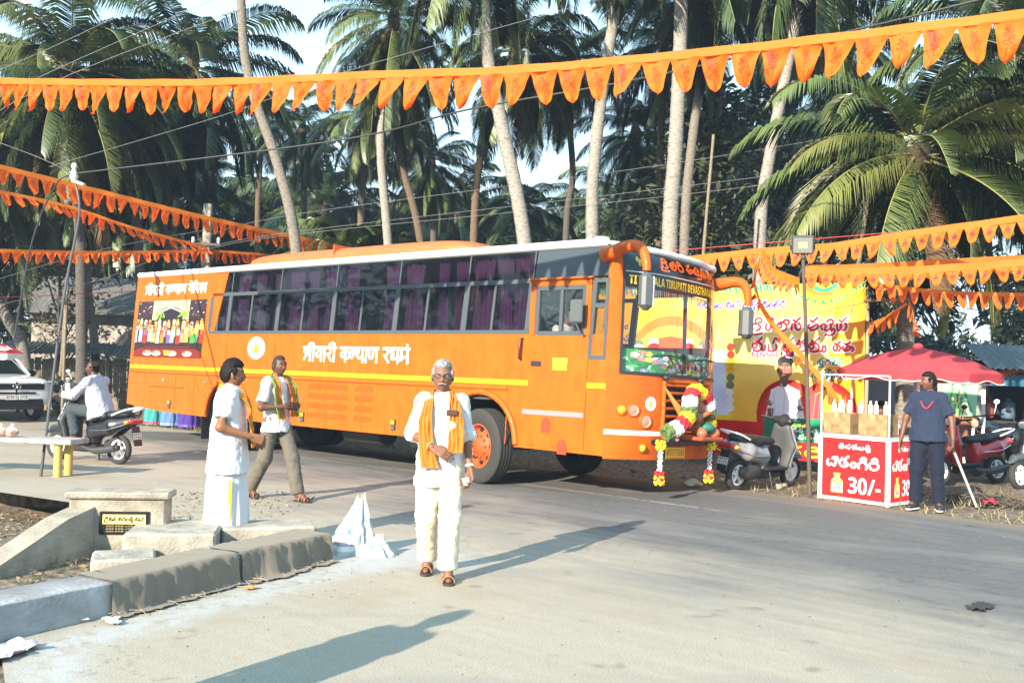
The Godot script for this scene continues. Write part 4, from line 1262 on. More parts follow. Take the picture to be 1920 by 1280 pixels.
	palm("dark distant palm deep in the grove at the left of the picture, crown half hidden", [Vector3(-19.52, -0.05, -39.55), Vector3(-19.43, 4.95, -39.55), Vector3(-19.37, 8.09, -39.55)], 0.128, 0.096, {"len": 3.9, "count": 28, "seed": 61, "leaf": ["dark", "blue", "dark", "green"], "far": true, "bark": "shade"})
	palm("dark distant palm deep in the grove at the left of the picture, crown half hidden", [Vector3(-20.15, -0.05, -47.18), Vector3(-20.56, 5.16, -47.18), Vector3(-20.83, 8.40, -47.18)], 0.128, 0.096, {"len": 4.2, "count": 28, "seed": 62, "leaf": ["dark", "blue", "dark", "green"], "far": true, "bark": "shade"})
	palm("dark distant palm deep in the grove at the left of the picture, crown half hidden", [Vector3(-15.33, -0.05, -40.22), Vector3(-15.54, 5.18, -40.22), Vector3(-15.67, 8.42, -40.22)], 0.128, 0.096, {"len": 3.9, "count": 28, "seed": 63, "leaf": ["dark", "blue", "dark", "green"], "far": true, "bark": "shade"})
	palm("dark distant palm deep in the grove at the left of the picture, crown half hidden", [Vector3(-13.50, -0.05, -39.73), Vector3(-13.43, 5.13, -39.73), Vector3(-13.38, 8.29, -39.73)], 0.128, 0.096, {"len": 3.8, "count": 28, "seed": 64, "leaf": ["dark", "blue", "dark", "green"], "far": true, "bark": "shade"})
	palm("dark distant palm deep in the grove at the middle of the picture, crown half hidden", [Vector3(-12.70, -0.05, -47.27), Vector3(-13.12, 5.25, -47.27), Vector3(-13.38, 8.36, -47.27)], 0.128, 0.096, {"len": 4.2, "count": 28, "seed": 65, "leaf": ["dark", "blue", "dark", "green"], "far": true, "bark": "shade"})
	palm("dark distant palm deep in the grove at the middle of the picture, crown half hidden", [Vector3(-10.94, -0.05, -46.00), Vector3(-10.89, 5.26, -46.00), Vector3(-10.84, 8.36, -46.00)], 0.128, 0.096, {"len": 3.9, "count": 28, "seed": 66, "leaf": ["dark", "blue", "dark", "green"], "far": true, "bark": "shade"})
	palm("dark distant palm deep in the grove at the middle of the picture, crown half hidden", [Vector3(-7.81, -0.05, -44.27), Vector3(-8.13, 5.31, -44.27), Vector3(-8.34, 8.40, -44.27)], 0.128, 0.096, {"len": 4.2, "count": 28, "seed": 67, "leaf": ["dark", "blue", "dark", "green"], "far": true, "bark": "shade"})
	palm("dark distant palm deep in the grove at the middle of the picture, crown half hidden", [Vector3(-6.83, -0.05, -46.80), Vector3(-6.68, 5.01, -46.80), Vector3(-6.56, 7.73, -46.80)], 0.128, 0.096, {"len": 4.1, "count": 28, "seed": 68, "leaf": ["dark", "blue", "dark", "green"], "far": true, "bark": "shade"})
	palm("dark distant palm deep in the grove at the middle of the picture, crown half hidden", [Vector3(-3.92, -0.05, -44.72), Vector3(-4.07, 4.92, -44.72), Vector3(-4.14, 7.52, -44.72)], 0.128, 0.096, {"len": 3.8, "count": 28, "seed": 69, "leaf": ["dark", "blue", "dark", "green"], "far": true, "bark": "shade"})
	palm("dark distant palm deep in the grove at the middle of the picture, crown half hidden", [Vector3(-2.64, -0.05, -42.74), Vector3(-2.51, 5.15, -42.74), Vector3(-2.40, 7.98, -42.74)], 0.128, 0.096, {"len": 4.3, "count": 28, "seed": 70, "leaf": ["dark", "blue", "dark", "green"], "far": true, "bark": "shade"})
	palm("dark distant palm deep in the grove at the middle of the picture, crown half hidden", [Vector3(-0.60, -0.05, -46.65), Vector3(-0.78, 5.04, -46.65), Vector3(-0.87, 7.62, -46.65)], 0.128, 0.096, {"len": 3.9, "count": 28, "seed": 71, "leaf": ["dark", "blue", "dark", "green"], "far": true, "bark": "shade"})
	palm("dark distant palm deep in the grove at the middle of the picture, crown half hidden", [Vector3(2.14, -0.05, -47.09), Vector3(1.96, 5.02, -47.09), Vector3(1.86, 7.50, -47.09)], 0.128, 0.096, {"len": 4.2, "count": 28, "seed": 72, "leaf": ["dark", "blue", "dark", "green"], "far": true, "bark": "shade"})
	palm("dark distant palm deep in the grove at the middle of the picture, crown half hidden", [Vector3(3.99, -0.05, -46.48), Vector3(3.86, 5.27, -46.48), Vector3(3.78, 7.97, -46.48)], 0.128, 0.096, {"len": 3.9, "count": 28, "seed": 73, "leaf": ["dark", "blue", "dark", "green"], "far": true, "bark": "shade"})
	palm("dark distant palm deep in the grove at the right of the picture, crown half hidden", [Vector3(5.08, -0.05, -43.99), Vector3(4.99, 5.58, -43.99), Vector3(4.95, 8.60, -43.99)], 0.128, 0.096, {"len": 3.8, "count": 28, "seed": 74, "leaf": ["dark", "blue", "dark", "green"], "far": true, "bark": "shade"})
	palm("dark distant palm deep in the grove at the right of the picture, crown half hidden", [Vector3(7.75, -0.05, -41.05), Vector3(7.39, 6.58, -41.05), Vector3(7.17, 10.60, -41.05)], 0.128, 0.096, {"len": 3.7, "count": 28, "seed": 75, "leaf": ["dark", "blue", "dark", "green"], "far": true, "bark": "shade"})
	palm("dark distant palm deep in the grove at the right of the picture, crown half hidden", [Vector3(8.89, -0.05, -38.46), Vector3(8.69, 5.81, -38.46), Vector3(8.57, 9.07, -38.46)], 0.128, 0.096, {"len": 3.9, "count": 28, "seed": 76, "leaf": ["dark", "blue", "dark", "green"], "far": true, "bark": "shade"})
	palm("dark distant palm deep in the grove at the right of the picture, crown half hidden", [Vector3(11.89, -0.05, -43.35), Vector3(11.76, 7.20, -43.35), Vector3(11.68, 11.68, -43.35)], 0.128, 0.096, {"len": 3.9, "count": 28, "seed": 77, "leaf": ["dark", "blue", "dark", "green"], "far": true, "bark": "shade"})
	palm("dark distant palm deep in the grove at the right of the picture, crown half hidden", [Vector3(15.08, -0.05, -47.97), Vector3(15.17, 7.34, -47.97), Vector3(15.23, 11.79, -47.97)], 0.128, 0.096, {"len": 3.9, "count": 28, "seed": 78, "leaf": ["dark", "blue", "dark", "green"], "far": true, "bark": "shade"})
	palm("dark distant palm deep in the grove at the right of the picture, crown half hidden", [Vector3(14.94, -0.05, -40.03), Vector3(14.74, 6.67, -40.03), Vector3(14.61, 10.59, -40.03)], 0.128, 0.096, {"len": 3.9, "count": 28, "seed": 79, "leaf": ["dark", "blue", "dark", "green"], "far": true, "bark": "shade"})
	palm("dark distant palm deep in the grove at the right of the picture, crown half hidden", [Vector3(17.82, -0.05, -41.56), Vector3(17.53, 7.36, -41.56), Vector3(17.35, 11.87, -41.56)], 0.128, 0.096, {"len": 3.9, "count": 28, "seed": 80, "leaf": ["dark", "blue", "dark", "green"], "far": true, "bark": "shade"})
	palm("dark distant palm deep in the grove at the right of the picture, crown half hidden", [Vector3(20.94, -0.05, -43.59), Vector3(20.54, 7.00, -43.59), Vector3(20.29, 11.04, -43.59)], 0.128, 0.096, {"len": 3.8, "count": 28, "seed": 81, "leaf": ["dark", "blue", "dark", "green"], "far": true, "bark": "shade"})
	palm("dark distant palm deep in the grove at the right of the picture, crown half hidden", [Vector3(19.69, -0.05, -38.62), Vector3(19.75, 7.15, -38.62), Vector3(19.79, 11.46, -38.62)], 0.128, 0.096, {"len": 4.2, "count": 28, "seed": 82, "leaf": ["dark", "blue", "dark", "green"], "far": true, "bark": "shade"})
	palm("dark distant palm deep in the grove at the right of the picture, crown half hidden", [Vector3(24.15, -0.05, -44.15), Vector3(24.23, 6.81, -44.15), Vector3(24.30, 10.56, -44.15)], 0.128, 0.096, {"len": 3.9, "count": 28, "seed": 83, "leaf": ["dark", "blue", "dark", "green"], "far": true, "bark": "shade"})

func build_backdrop() -> void:
	# dark leafy trees and undergrowth of the grove
	var gr := "leafy trees among the palms"
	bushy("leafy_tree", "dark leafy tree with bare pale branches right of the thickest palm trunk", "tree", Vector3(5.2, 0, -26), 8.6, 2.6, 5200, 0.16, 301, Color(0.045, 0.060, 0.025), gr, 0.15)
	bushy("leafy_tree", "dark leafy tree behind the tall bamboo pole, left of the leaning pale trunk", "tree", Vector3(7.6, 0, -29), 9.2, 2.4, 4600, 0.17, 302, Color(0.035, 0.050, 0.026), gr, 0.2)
	bushy("leafy_tree", "small leafy tree with yellow leaves seen over the bus roof centre", "tree", Vector3(0.2, 0, -30), 5.8, 1.8, 3000, 0.13, 303, Color(0.085, 0.105, 0.035), gr, 0.3)
	bushy("leafy_tree", "shrubby tree with sparse yellow leaves behind the bus front roof", "tree", Vector3(3.0, 0, -27), 6.4, 1.7, 2600, 0.12, 304, Color(0.075, 0.085, 0.030), gr, 0.3)
	bushy("dry_shrub", "dry shrub with bare grey twigs above the hut roof at the left", "shrub", Vector3(-14.4, 0, -32), 5.0, 2.2, 1600, 0.10, 305, Color(0.12, 0.10, 0.04), "", 0.2)
	var k := 0
	rng.seed = 9
	var spots := []
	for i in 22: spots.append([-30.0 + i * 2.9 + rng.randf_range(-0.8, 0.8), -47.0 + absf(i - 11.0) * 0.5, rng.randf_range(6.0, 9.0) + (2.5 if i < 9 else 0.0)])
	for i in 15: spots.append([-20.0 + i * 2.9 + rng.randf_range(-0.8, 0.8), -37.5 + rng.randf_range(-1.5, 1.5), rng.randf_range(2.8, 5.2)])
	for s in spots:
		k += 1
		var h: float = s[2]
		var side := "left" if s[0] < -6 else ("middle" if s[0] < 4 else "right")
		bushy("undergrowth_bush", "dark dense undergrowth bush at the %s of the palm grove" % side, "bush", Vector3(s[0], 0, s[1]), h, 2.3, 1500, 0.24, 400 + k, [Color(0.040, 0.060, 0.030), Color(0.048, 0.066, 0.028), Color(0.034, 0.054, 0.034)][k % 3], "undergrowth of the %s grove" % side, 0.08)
	# grey house wall behind the hut
	var h := thing("plastered_house", "grey plastered house with a sloping roof behind the wooden hut", "house", Vector3(-13.0, 0, -37), 0.1)
	var wm := MB.new()
	wm.box(Vector3(0, 1.5, 0), Vector3(7.0, 3.0, 5.0))
	part(h, "wall", wm, mt("plaster", Color(0.42, 0.40, 0.37), 0.9, {"tex": ntex("conc", 0.012, 0.68, 1.0, 6, 512), "tri": 0.2}))
	var rm := MB.new()
	rm.prism(PackedVector2Array([Vector2(-3.1, 2.95), Vector2(3.1, 2.95), Vector2(0, 4.4)]), -3.9, 3.9, Transform3D(Basis(Vector3.UP, PI / 2), Vector3.ZERO))
	part(h, "roof", rm, mt("roofgrey", Color(0.22, 0.21, 0.20), 0.9, {"tex": ntex("bark", 0.03, 0.45, 1.0, 5), "tri": 0.5}))
	var dm := MB.new()
	dm.box(Vector3(1.4, 1.0, 2.53), Vector3(0.9, 2.0, 0.06))
	part(h, "door", dm, mt("woodbrown", Color(0.10, 0.06, 0.035), 0.8))

# ------------------------------------------------------------------ the bus
# own frame: near front corner on the ground at the origin, x towards the far side, y up, z forward
const BW := 2.5
const BL := 11.76
var bus: Node3D
var blean := Transform3D()

func bp(called: String, m, mt_: Material, under: Node = null) -> MeshInstance3D:
	return part(bus if under == null else under, called, m, mt_, blean if under == null else Transform3D())

# the bowed front: u across (0 near side, 1 far side), y height, off outwards
func front_at(u: float, y: float, off := 0.0) -> Vector3:
	var q := 2.0 * u - 1.0
	var a := absf(q)
	var z := 0.40 * (1.0 - pow(a, 3.6))
	var dz := -0.40 * 3.6 * pow(a, 2.6) * signf(q) * 2.0 / BW
	var nn := Vector2(-dz, 1.0).normalized()
	var tuck := 0.0
	if y > 2.82: tuck = pow((y - 2.82) / 0.36, 2.2) * 0.22
	if y < 0.9: tuck = pow((0.9 - y) / 0.42, 2.0) * 0.05
	if y > 1.5 and y <= 2.82: tuck = (y - 1.5) * 0.03
	elif y > 2.82: tuck += 0.04
	var sc := smoothstep(1.0, 0.72, a)
	return Vector3(u * BW + nn.x * off, y, z - tuck * sc + nn.y * off)

func uu(k: float) -> float:   # spreads samples towards the corners
	return 0.5 - 0.5 * cos(k * PI) * (0.55 + 0.45 * absf(cos(k * PI)))

func front_patch(u0: float, u1: float, y0: float, y1: float, off := 0.0, nu := 24, nv := 6) -> MB:
	var m := MB.new()
	m.grid(nu, nv, func(u, w): return front_at(lerpf(u0, u1, u), lerpf(y0, y1, w), off))
	return m

# a polygon in the side plane given as (s, y), s metres behind the front; x from x0 to x1
func side_poly(pts: Array, x0: float, x1: float, m: MB = null) -> MB:
	if m == null: m = MB.new()
	var p := PackedVector2Array()
	for q in pts: p.append(Vector2(q.x, q.y))
	m.prism(p, x0, x1, Transform3D(Basis(Vector3(0, 0, -1), Vector3(0, 1, 0), Vector3(1, 0, 0)), Vector3.ZERO))
	return m

func rect4(s0: float, s1: float, y0: float, y1: float, sl := 0.0) -> Array:
	return [Vector2(s0 - sl * y0, y0), Vector2(s1 - sl * y0, y0), Vector2(s1 - sl * y1, y1), Vector2(s0 - sl * y1, y1)]

func arc_pts(s: float, y: float, r: float, a0: float, a1: float, n := 16) -> Array:
	var o := []
	for k in n + 1:
		var a := deg_to_rad(lerpf(a0, a1, float(k) / n))
		o.append(Vector2(s + r * cos(a), y + r * sin(a)))
	return o

# a print on the near side: quad facing outwards
func side_print(called: String, s_front: float, s_back: float, y0: float, y1: float, m: Material, off := 0.006, sl := 0.0) -> MeshInstance3D:
	var b := MB.new()
	var f := func(s, y): return Vector3(-off, y, -(s - sl * (y - 2.0)))
	b.quad(f.call(s_back, y0), f.call(s_front, y0), f.call(s_front, y1), f.call(s_back, y1), Vector3(-1, 0, 0))
	return bp(called, b, m)

func emblem_ink() -> Ink:
	var k := Ink.new(128, 128, Color(1, 1, 1, 0))
	k.ell(64, 64, 63, 63, Color(0.86, 0.88, 0.92))
	for i in 40:
		var a := TAU * i / 40.0
		k.rect(64 + 51 * cos(a) - 2, 64 + 51 * sin(a) - 4, 4, 8, Color(0.20, 0.28, 0.62) if i % 2 == 0 else Color(0.55, 0.6, 0.75))
	k.ell(64, 64, 40, 40, Color(0.20, 0.28, 0.62)); k.ell(64, 64, 38, 38, Color(0.95, 0.95, 0.93))
	k.fillp([[Vector2(64, 32), Vector2(74, 44), Vector2(80, 66), Vector2(88, 84), Vector2(88, 92), Vector2(40, 92), Vector2(40, 84), Vector2(48, 66), Vector2(54, 44)]], Color(0.96, 0.74, 0.12))
	for i in 4: k.rect(44 + i * 2, 50 + i * 11, 40 - i * 4, 3, Color(0.85, 0.55, 0.06))
	return k

func procession_ink() -> Ink:
	# a crowd of robed figures under a hall, general stand-in for the printed panel
	var k := Ink.new(512, 448, Color(0.16, 0.10, 0.11))
	var r := RandomNumberGenerator.new()
	r.seed = 31
	k.fillp([[Vector2(0, 0), Vector2(120, 0), Vector2(150, 120), Vector2(0, 130)], [Vector2(390, 0), Vector2(512, 0), Vector2(512, 130), Vector2(360, 120)]], Color(0.17, 0.13, 0.16))
	for i in 30: k.rect(r.randf_range(0, 120) if i % 2 else r.randf_range(390, 510), r.randf_range(4, 120), 10, 5, [Color(0.7, 0.35, 0.25), Color(0.85, 0.8, 0.7), Color(0.4, 0.3, 0.35)][i % 3])
	k.rect(120, 0, 270, 150, Color(0.72, 0.66, 0.52))
	for i in 7: k.rect(120, 8 + i * 14, 270, 4, Color(0.55, 0.47, 0.34))
	for i in 5: k.rect(132 + i * 62, 0, 14, 150, Color(0.80, 0.75, 0.62))
	k.fillp([[Vector2(160, 160), Vector2(160, 90), Vector2(200, 62), Vector2(256, 44), Vector2(312, 62), Vector2(352, 90), Vector2(352, 160)]], Color(0.12, 0.10, 0.12))
	k.stroke([Vector2(168, 96), Vector2(205, 76), Vector2(256, 54), Vector2(307, 76), Vector2(344, 96)], 9, Color(0.92, 0.92, 0.9))
	for s in [0, 1]:
		for i in 7:
			var x := 165.0 if s == 0 else 347.0
			k.stroke([Vector2(x, 110), Vector2(x + r.randf_range(-44, 44), 84 + r.randf() * 20), Vector2(x + r.randf_range(-50, 50), 130)], 8, Color(0.42, 0.62, 0.16))
	k.fillp([[Vector2(0, 400), Vector2(90, 360), Vector2(420, 360), Vector2(512, 400), Vector2(512, 448), Vector2(0, 448)]], Color(0.42, 0.12, 0.08))
	k.rect(60, 366, 400, 10, Color(0.16, 0.09, 0.06))
	for row in 3:
		for i in 15:
			var x := 8.0 + i * 35.0 + r.randf_range(-8, 8)
			var y := 150.0 + row * 34.0 + r.randf_range(-10, 10)
			var cl: Color = [Color(0.80, 0.45, 0.15), Color(0.70, 0.15, 0.12), Color(0.92, 0.85, 0.72), Color(0.35, 0.32, 0.60), Color(0.85, 0.68, 0.25), Color(0.25, 0.50, 0.25), Color(0.55, 0.62, 0.80), Color(0.72, 0.50, 0.38)][r.randi() % 8]
			var c2: Color = [Color(0.9, 0.75, 0.3), Color(0.85, 0.3, 0.2), Color(0.8, 0.8, 0.78), Color(0.5, 0.25, 0.2)][r.randi() % 4]
			var b := y + 80.0 + row * 16.0
			k.fillp([[Vector2(x - 11, y + 16), Vector2(x + 11, y + 16), Vector2(x + 15, b), Vector2(x - 15, b)]], cl)
			k.fillp([[Vector2(x - 10, y + 14), Vector2(x + 12, y + 14), Vector2(x + 8, y + 48), Vector2(x - 12, y + 40)]], c2)
			k.stroke([Vector2(x - 9, y + 22), Vector2(x + r.randf_range(-8, 12), y + 46)], 6, Color(0.62, 0.40, 0.28))
			k.ell(x, y + 6, 8, 9, Color(0.66, 0.44, 0.30))
			k.ell(x, y, 8, 6, Color(0.85, 0.68, 0.22) if r.randf() < 0.5 else Color(0.08, 0.06, 0.06))
	for x in [180.0, 300.0, 110.0, 410.0]:
		k.ell(x, 415, 34, 20, Color(0.88, 0.78, 0.70)); k.ell(x - 20, 408, 12, 12, Color(0.6, 0.38, 0.26))
	k.fillp([[Vector2(232, 392), Vector2(280, 392), Vector2(268, 430), Vector2(244, 430)]], Color(0.86, 0.62, 0.2))
	return k

func flower_ink() -> Ink:
	var k := Ink.new(512, 128, Color(0.16, 0.52, 0.26))
	var r := RandomNumberGenerator.new()
	r.seed = 5
	for i in 160: k.ell(r.randf() * 512, r.randf() * 128, 14, 5, [Color(0.10, 0.42, 0.18), Color(0.35, 0.70, 0.40), Color(0.62, 0.88, 0.82)][i % 3], r.randf() * 3.0)
	for i in 46:
		var x := r.randf() * 512
		var y := r.randf_range(10, 118)
		var c: Color = [Color(0.95, 0.95, 0.93), Color(0.93, 0.45, 0.50), Color(0.97, 0.80, 0.25), Color(0.60, 0.50, 0.85), Color(0.95, 0.95, 0.98)][i % 5]
		for p in 5: k.ell(x + 8 * cos(TAU * p / 5), y + 8 * sin(TAU * p / 5), 6, 6, c)
		k.ell(x, y, 4, 4, Color(0.95, 0.75, 0.15))
	for i in 5: k.ell(240 + i * 46, 74, 9, 17, Color(0.48, 0.10, 0.08))
	return k

func wheel_parts(root: Node3D, r: float, wdt: float, rimc: Material, xf: Transform3D, dished: bool) -> void:
	# axis along local x, outer face towards -x
	var bx := Basis(Vector3(0, 0, 1), Vector3(-1, 0, 0), Vector3(0, -1, 0))
	var t := MB.new()
	var h := wdt * 0.5
	var pr := [Vector2(r * 0.56, h * 0.72), Vector2(r * 0.60, h * 0.86), Vector2(r * 0.72, h), Vector2(r * 0.86, h * 0.99), Vector2(r * 0.955, h * 0.90), Vector2(r * 0.985, h * 0.78)]
	for k in 5:
		var a := h * (0.72 - k * 0.36)
		pr.append(Vector2(r, a))
		if k < 4:
			pr.append(Vector2(r, a - h * 0.26)); pr.append(Vector2(r * 0.978, a - h * 0.27)); pr.append(Vector2(r * 0.978, a - h * 0.35))
	pr.append_array([Vector2(r * 0.985, -h * 0.78), Vector2(r * 0.955, -h * 0.90), Vector2(r * 0.86, -h * 0.99), Vector2(r * 0.72, -h), Vector2(r * 0.60, -h * 0.86), Vector2(r * 0.56, -h * 0.72)])
	t.lathe(Vector3.ZERO, pr, 44, bx)
	var ty := part(root, "wheel", t, mt("rubber", Color(0.034, 0.033, 0.031), 0.85, {"tex": ntex("weave", 0.10, 0.80, 1.0), "tri": 2.0}), xf)
	var rm := MB.new()
	var sg := 1.0 if dished else -1.0
	var p2 := [Vector2(r * 0.60, h * 0.80), Vector2(r * 0.575, h * 0.88), Vector2(r * 0.54, h * 0.80), Vector2(r * 0.52, h * 0.30)]
	if dished: p2.append_array([Vector2(r * 0.42, h * 0.25), Vector2(r * 0.34, h * 0.62), Vector2(r * 0.22, h * 0.66), Vector2(r * 0.20, h * 0.86), Vector2(0.001, h * 0.90)])
	else: p2.append_array([Vector2(r * 0.45, -h * 0.3), Vector2(r * 0.36, -h * 0.45), Vector2(r * 0.24, -h * 0.4), Vector2(r * 0.2, h * 0.1), Vector2(0.001, h * 0.14)])
	rm.lathe(Vector3.ZERO, p2, 36, bx)
	part(ty, "rim", rm, rimc)
	for k in 8:
		var a := TAU * k / 8
		var hm := MB.new()
		hm.ell(Vector3(-h * (0.40 if dished else -0.30), cos(a) * r * 0.43, sin(a) * r * 0.43), Vector3(0.03, r * 0.062, r * 0.062), 10, 6)
		part(ty, "hand_hole", hm, mt("hole", Color(0.012, 0.010, 0.010), 0.9))
	for k in 10:
		var a := TAU * (k + 0.5) / 10
		var hm := MB.new()
		hm.disc(Vector3(-h * (0.70 if dished else -0.36), cos(a) * r * 0.285, sin(a) * r * 0.285), 0.017, 0.05, 6, bx, 0.003)
		part(ty, "wheel_nut", hm, rimc)

func build_bus() -> void:
	var fw := Vector3(0.754, 0, 0.656)
	bus = thing("bus", "long orange temple bus with black windows turning at the junction", "bus", Vector3(1.16, 0, -12.62))
	bus.basis = Basis(Vector3(0.656, 0, -0.754), Vector3.UP, fw)
	blean = Transform3D(Basis(), Vector3(1.25, 0.45, 0)) * Transform3D(Basis(Vector3(0, 0, 1), deg_to_rad(-2.4)), Vector3.ZERO) * Transform3D(Basis(), Vector3(-1.25, -0.45, 0))
	var org := mt("bus_orange", Color(0.60, 0.112, 0.006), 0.45, {"coat": 0.10, "spec": 0.35, "tex": ntex("busgrime", 0.012, 0.85, 1.0, 6), "tri": Vector3(0.7, 0.35, 0.7)})
	var org2 := mt("bus_orange_dark", Color(0.42, 0.080, 0.006), 0.5)
	var frame := mt("window_frame", Color(0.050, 0.062, 0.070), 0.6)
	var black := mt("black_trim", Color(0.018, 0.020, 0.024), 0.5)
	var glass := mt("tinted_glass", Color(0.006, 0.008, 0.012, 0.38), 0.03, {"spec": 0.36})
	var clear := mt("clear_glass", Color(0.02, 0.03, 0.03, 0.10), 0.02, {"spec": 0.6})
	var white := mt("roof_white", Color(0.74, 0.73, 0.69), 0.5, {"tex": ntex("busdirt", 0.012, 0.86, 1.0, 5), "tri": 0.5})
	var grey := mt("mirror_grey", Color(0.075, 0.085, 0.09), 0.45)
	var chrome := mt("chrome", Color(0.75, 0.75, 0.76), 0.14, {"metal": 1.0})
	var dark := mt("chassis", Color(0.012, 0.012, 0.013), 0.8)
	var sl := 0.08
	# lower side, both sides, with wheel arches
	var fs := 2.13
	var rs := 8.23
	var out := [Vector2(0, 0.50)]
	out.append_array([Vector2(fs - 0.66, 0.50)])
	out.append_array(arc_pts(fs, 0.53, 0.66, 182, -2))
	out.reverse()
	var body := [Vector2(0, 2.02), Vector2(0, 0.50)]
	body.append_array(arc_pts(fs, 0.52, 0.665, 181, -1))
	body.append(Vector2(fs + 0.7, 0.505))
	body.append_array(arc_pts(rs, 0.52, 0.665, 181, -1))
	body.append_array([Vector2(rs + 0.95, 0.51), Vector2(BL - 1.2, 0.53), Vector2(BL, 0.62), Vector2(BL - 0.02, 2.02)])
	for far in [0, 1]:
		bp("side_panel", side_poly(body, 0.0 if far == 0 else BW - 0.05, 0.05 if far == 0 else BW), org)
		bp("tail_panel", side_poly([Vector2(8.90 - 0.08, 2.023), Vector2(BL - 0.02, 2.023), Vector2(BL - 0.09, 3.147), Vector2(8.58 - 0.12, 3.147)], 0.0 if far == 0 else BW - 0.05, 0.05 if far == 0 else BW), org)
	# wheel-arch rims
	for s in [fs, rs]:
		var am := MB.new()
		var pts := []
		for q in arc_pts(s, 0.52, 0.70, 178, 2, 20): pts.append(Vector3(-0.006, q.y, -q.x))
		am.tube(pts, 0.045, 8)
		bp("arch_rim", am, org)
		var lin_ := MB.new()
		var arc := arc_pts(s, 0.52, 0.64, 185, -5, 16)
		for k in arc.size() - 1: lin_.quad(Vector3(0.04, arc[k].y, -arc[k].x), Vector3(0.04, arc[k + 1].y, -arc[k + 1].x), Vector3(0.85, arc[k + 1].y, -arc[k + 1].x), Vector3(0.85, arc[k].y, -arc[k].x))
		bp("wheel_well", lin_, dark)
	# mouldings and stripe
	var st := MB.new()
	st.quad(Vector3(-0.004, 1.335, 0.0), Vector3(-0.004, 1.335, -11.72), Vector3(-0.004, 1.405, -11.72), Vector3(-0.004, 1.405, 0.0), Vector3(-1, 0, 0))
	bp("yellow_stripe", st, mt("stripe_yellow", Color(0.58, 0.30, 0.004), 0.45))
	for sg in [[1.62, 11.70, 1.285], [9.7, 10.9, 1.02]]:
		var rb := MB.new()
		rb.box(Vector3(-0.010, sg[2], -(sg[0] + sg[1]) * 0.5), Vector3(0.03, 0.055, sg[1] - sg[0]), Basis(), 0.012)
		bp("rub_rail", rb, org)
	for s in [1.62, 3.05, 3.4, 4.6, 5.5, 6.3, 7.2, 9.35, 10.0, 11.1]:
		var gm := MB.new()
		gm.box(Vector3(-0.001, 0.9 if s != 10.0 else 0.95, -s), Vector3(0.008, 0.72, 0.012))
		bp("panel_seam", gm, org2)
	for q in [[3.05, 7.2, 0.62], [9.35, 11.1, 0.70]]:
		var gm := MB.new()
		gm.box(Vector3(-0.0012, q[2], -(q[0] + q[1]) * 0.5), Vector3(0.008, 0.010, q[1] - q[0]))
		bp("panel_seam", gm, org2)
	for s in [2.53, 3.97, 5.46, 6.94, 8.39]:
		var gm := MB.new()
		gm.box(Vector3(-0.001, 1.71, -s), Vector3(0.006, 0.58, 0.006))
		bp("panel_seam", gm, org2)
	var rub := MB.new()
	rub.box(Vector3(-0.008, 0.985, -0.83), Vector3(0.022, 0.07, 1.02), Basis(), 0.006)
	bp("rubber_strip", rub, mt("rubber_grey", Color(0.20, 0.19, 0.19), 0.7))
	# cant rail and roof
	var cr := MB.new()
	for x in [0.0, BW]: cr.box(Vector3(x, 3.195, -BL * 0.5 + 0.02), Vector3(0.07, 0.095, BL - 0.14), Basis(), 0.03)
	bp("cant_rail", cr, white)
	var rf := MB.new()
	var ol := []
	for k in 13: ol.append(Vector3(BW, 3.18, lerpf(-BL + 0.10, 0.0, k / 12.0)))
	for k in range(1, 24): ol.append(front_at(uu(1.0 - k / 24.0), 3.14, 0.0) * Vector3(1, 0, 1) + Vector3(0, 3.165, 0))
	for k in 13: ol.append(Vector3(0, 3.18, lerpf(0.0, -BL + 0.10, k / 12.0)))
	for k in range(1, 6): ol.append(Vector3(BW * k / 6.0, 3.18, -BL + 0.10))
	ol.append(ol[0])
	rf.grid(ol.size() - 1, 8, func(u, w):
		var q: Vector3 = ol[roundi(u * (ol.size() - 1))]
		var sp := Vector3(BW * 0.5, 3.18, clampf(q.z, -BL + 1.1, -0.85))
		var r: Vector3 = q.lerp(sp, w)
		r.y = q.y + 0.15 * pow(sin(minf(w * 1.25, 1.0) * PI / 2), 0.8) - (0.02 if w == 0.0 else 0.0)
		return r, true)
	bp("roof", rf, white)
	# roof air conditioner
	var ac := MB.new()
	ac.grid(40, 14, func(u, w):
		var a: float = u * TAU
		var ex := func(c, p): return signf(c) * pow(absf(c), p)
		var e := sin(w * PI * 0.5)
		return Vector3(1.15 + 0.85 * ex.call(cos(a), 0.35) * pow(e, 0.5), 3.24 + 0.29 * pow(cos(w * PI * 0.5), 0.5), -5.75 + 2.95 * ex.call(sin(a), 0.35) * pow(e, 0.35)), true, true)
	bp("roof_air_conditioner", ac, mt("ac_orange", Color(0.55, 0.13, 0.035), 0.6, {"tex": ntex("busdirt", 0.012, 0.86, 1.0, 5), "tri": 0.6}))
	var acs := MB.new()
	acs.box(Vector3(1.15, 3.39, -5.9), Vector3(1.70, 0.30, 0.03))
	bp("air_conditioner_seam", acs, org2)
	var hatch := MB.new()
	hatch.disc(Vector3(0.45, 3.31, -0.5), 0.10, 0.07, 16)
	bp("roof_vent", hatch, mt("vent_green", Color(0.32, 0.36, 0.27), 0.7))
	# window band, both sides: rails, slanted posts, panes
	var posts := [8.98, 8.39, 6.94, 5.46, 3.97, 2.53, 1.335]
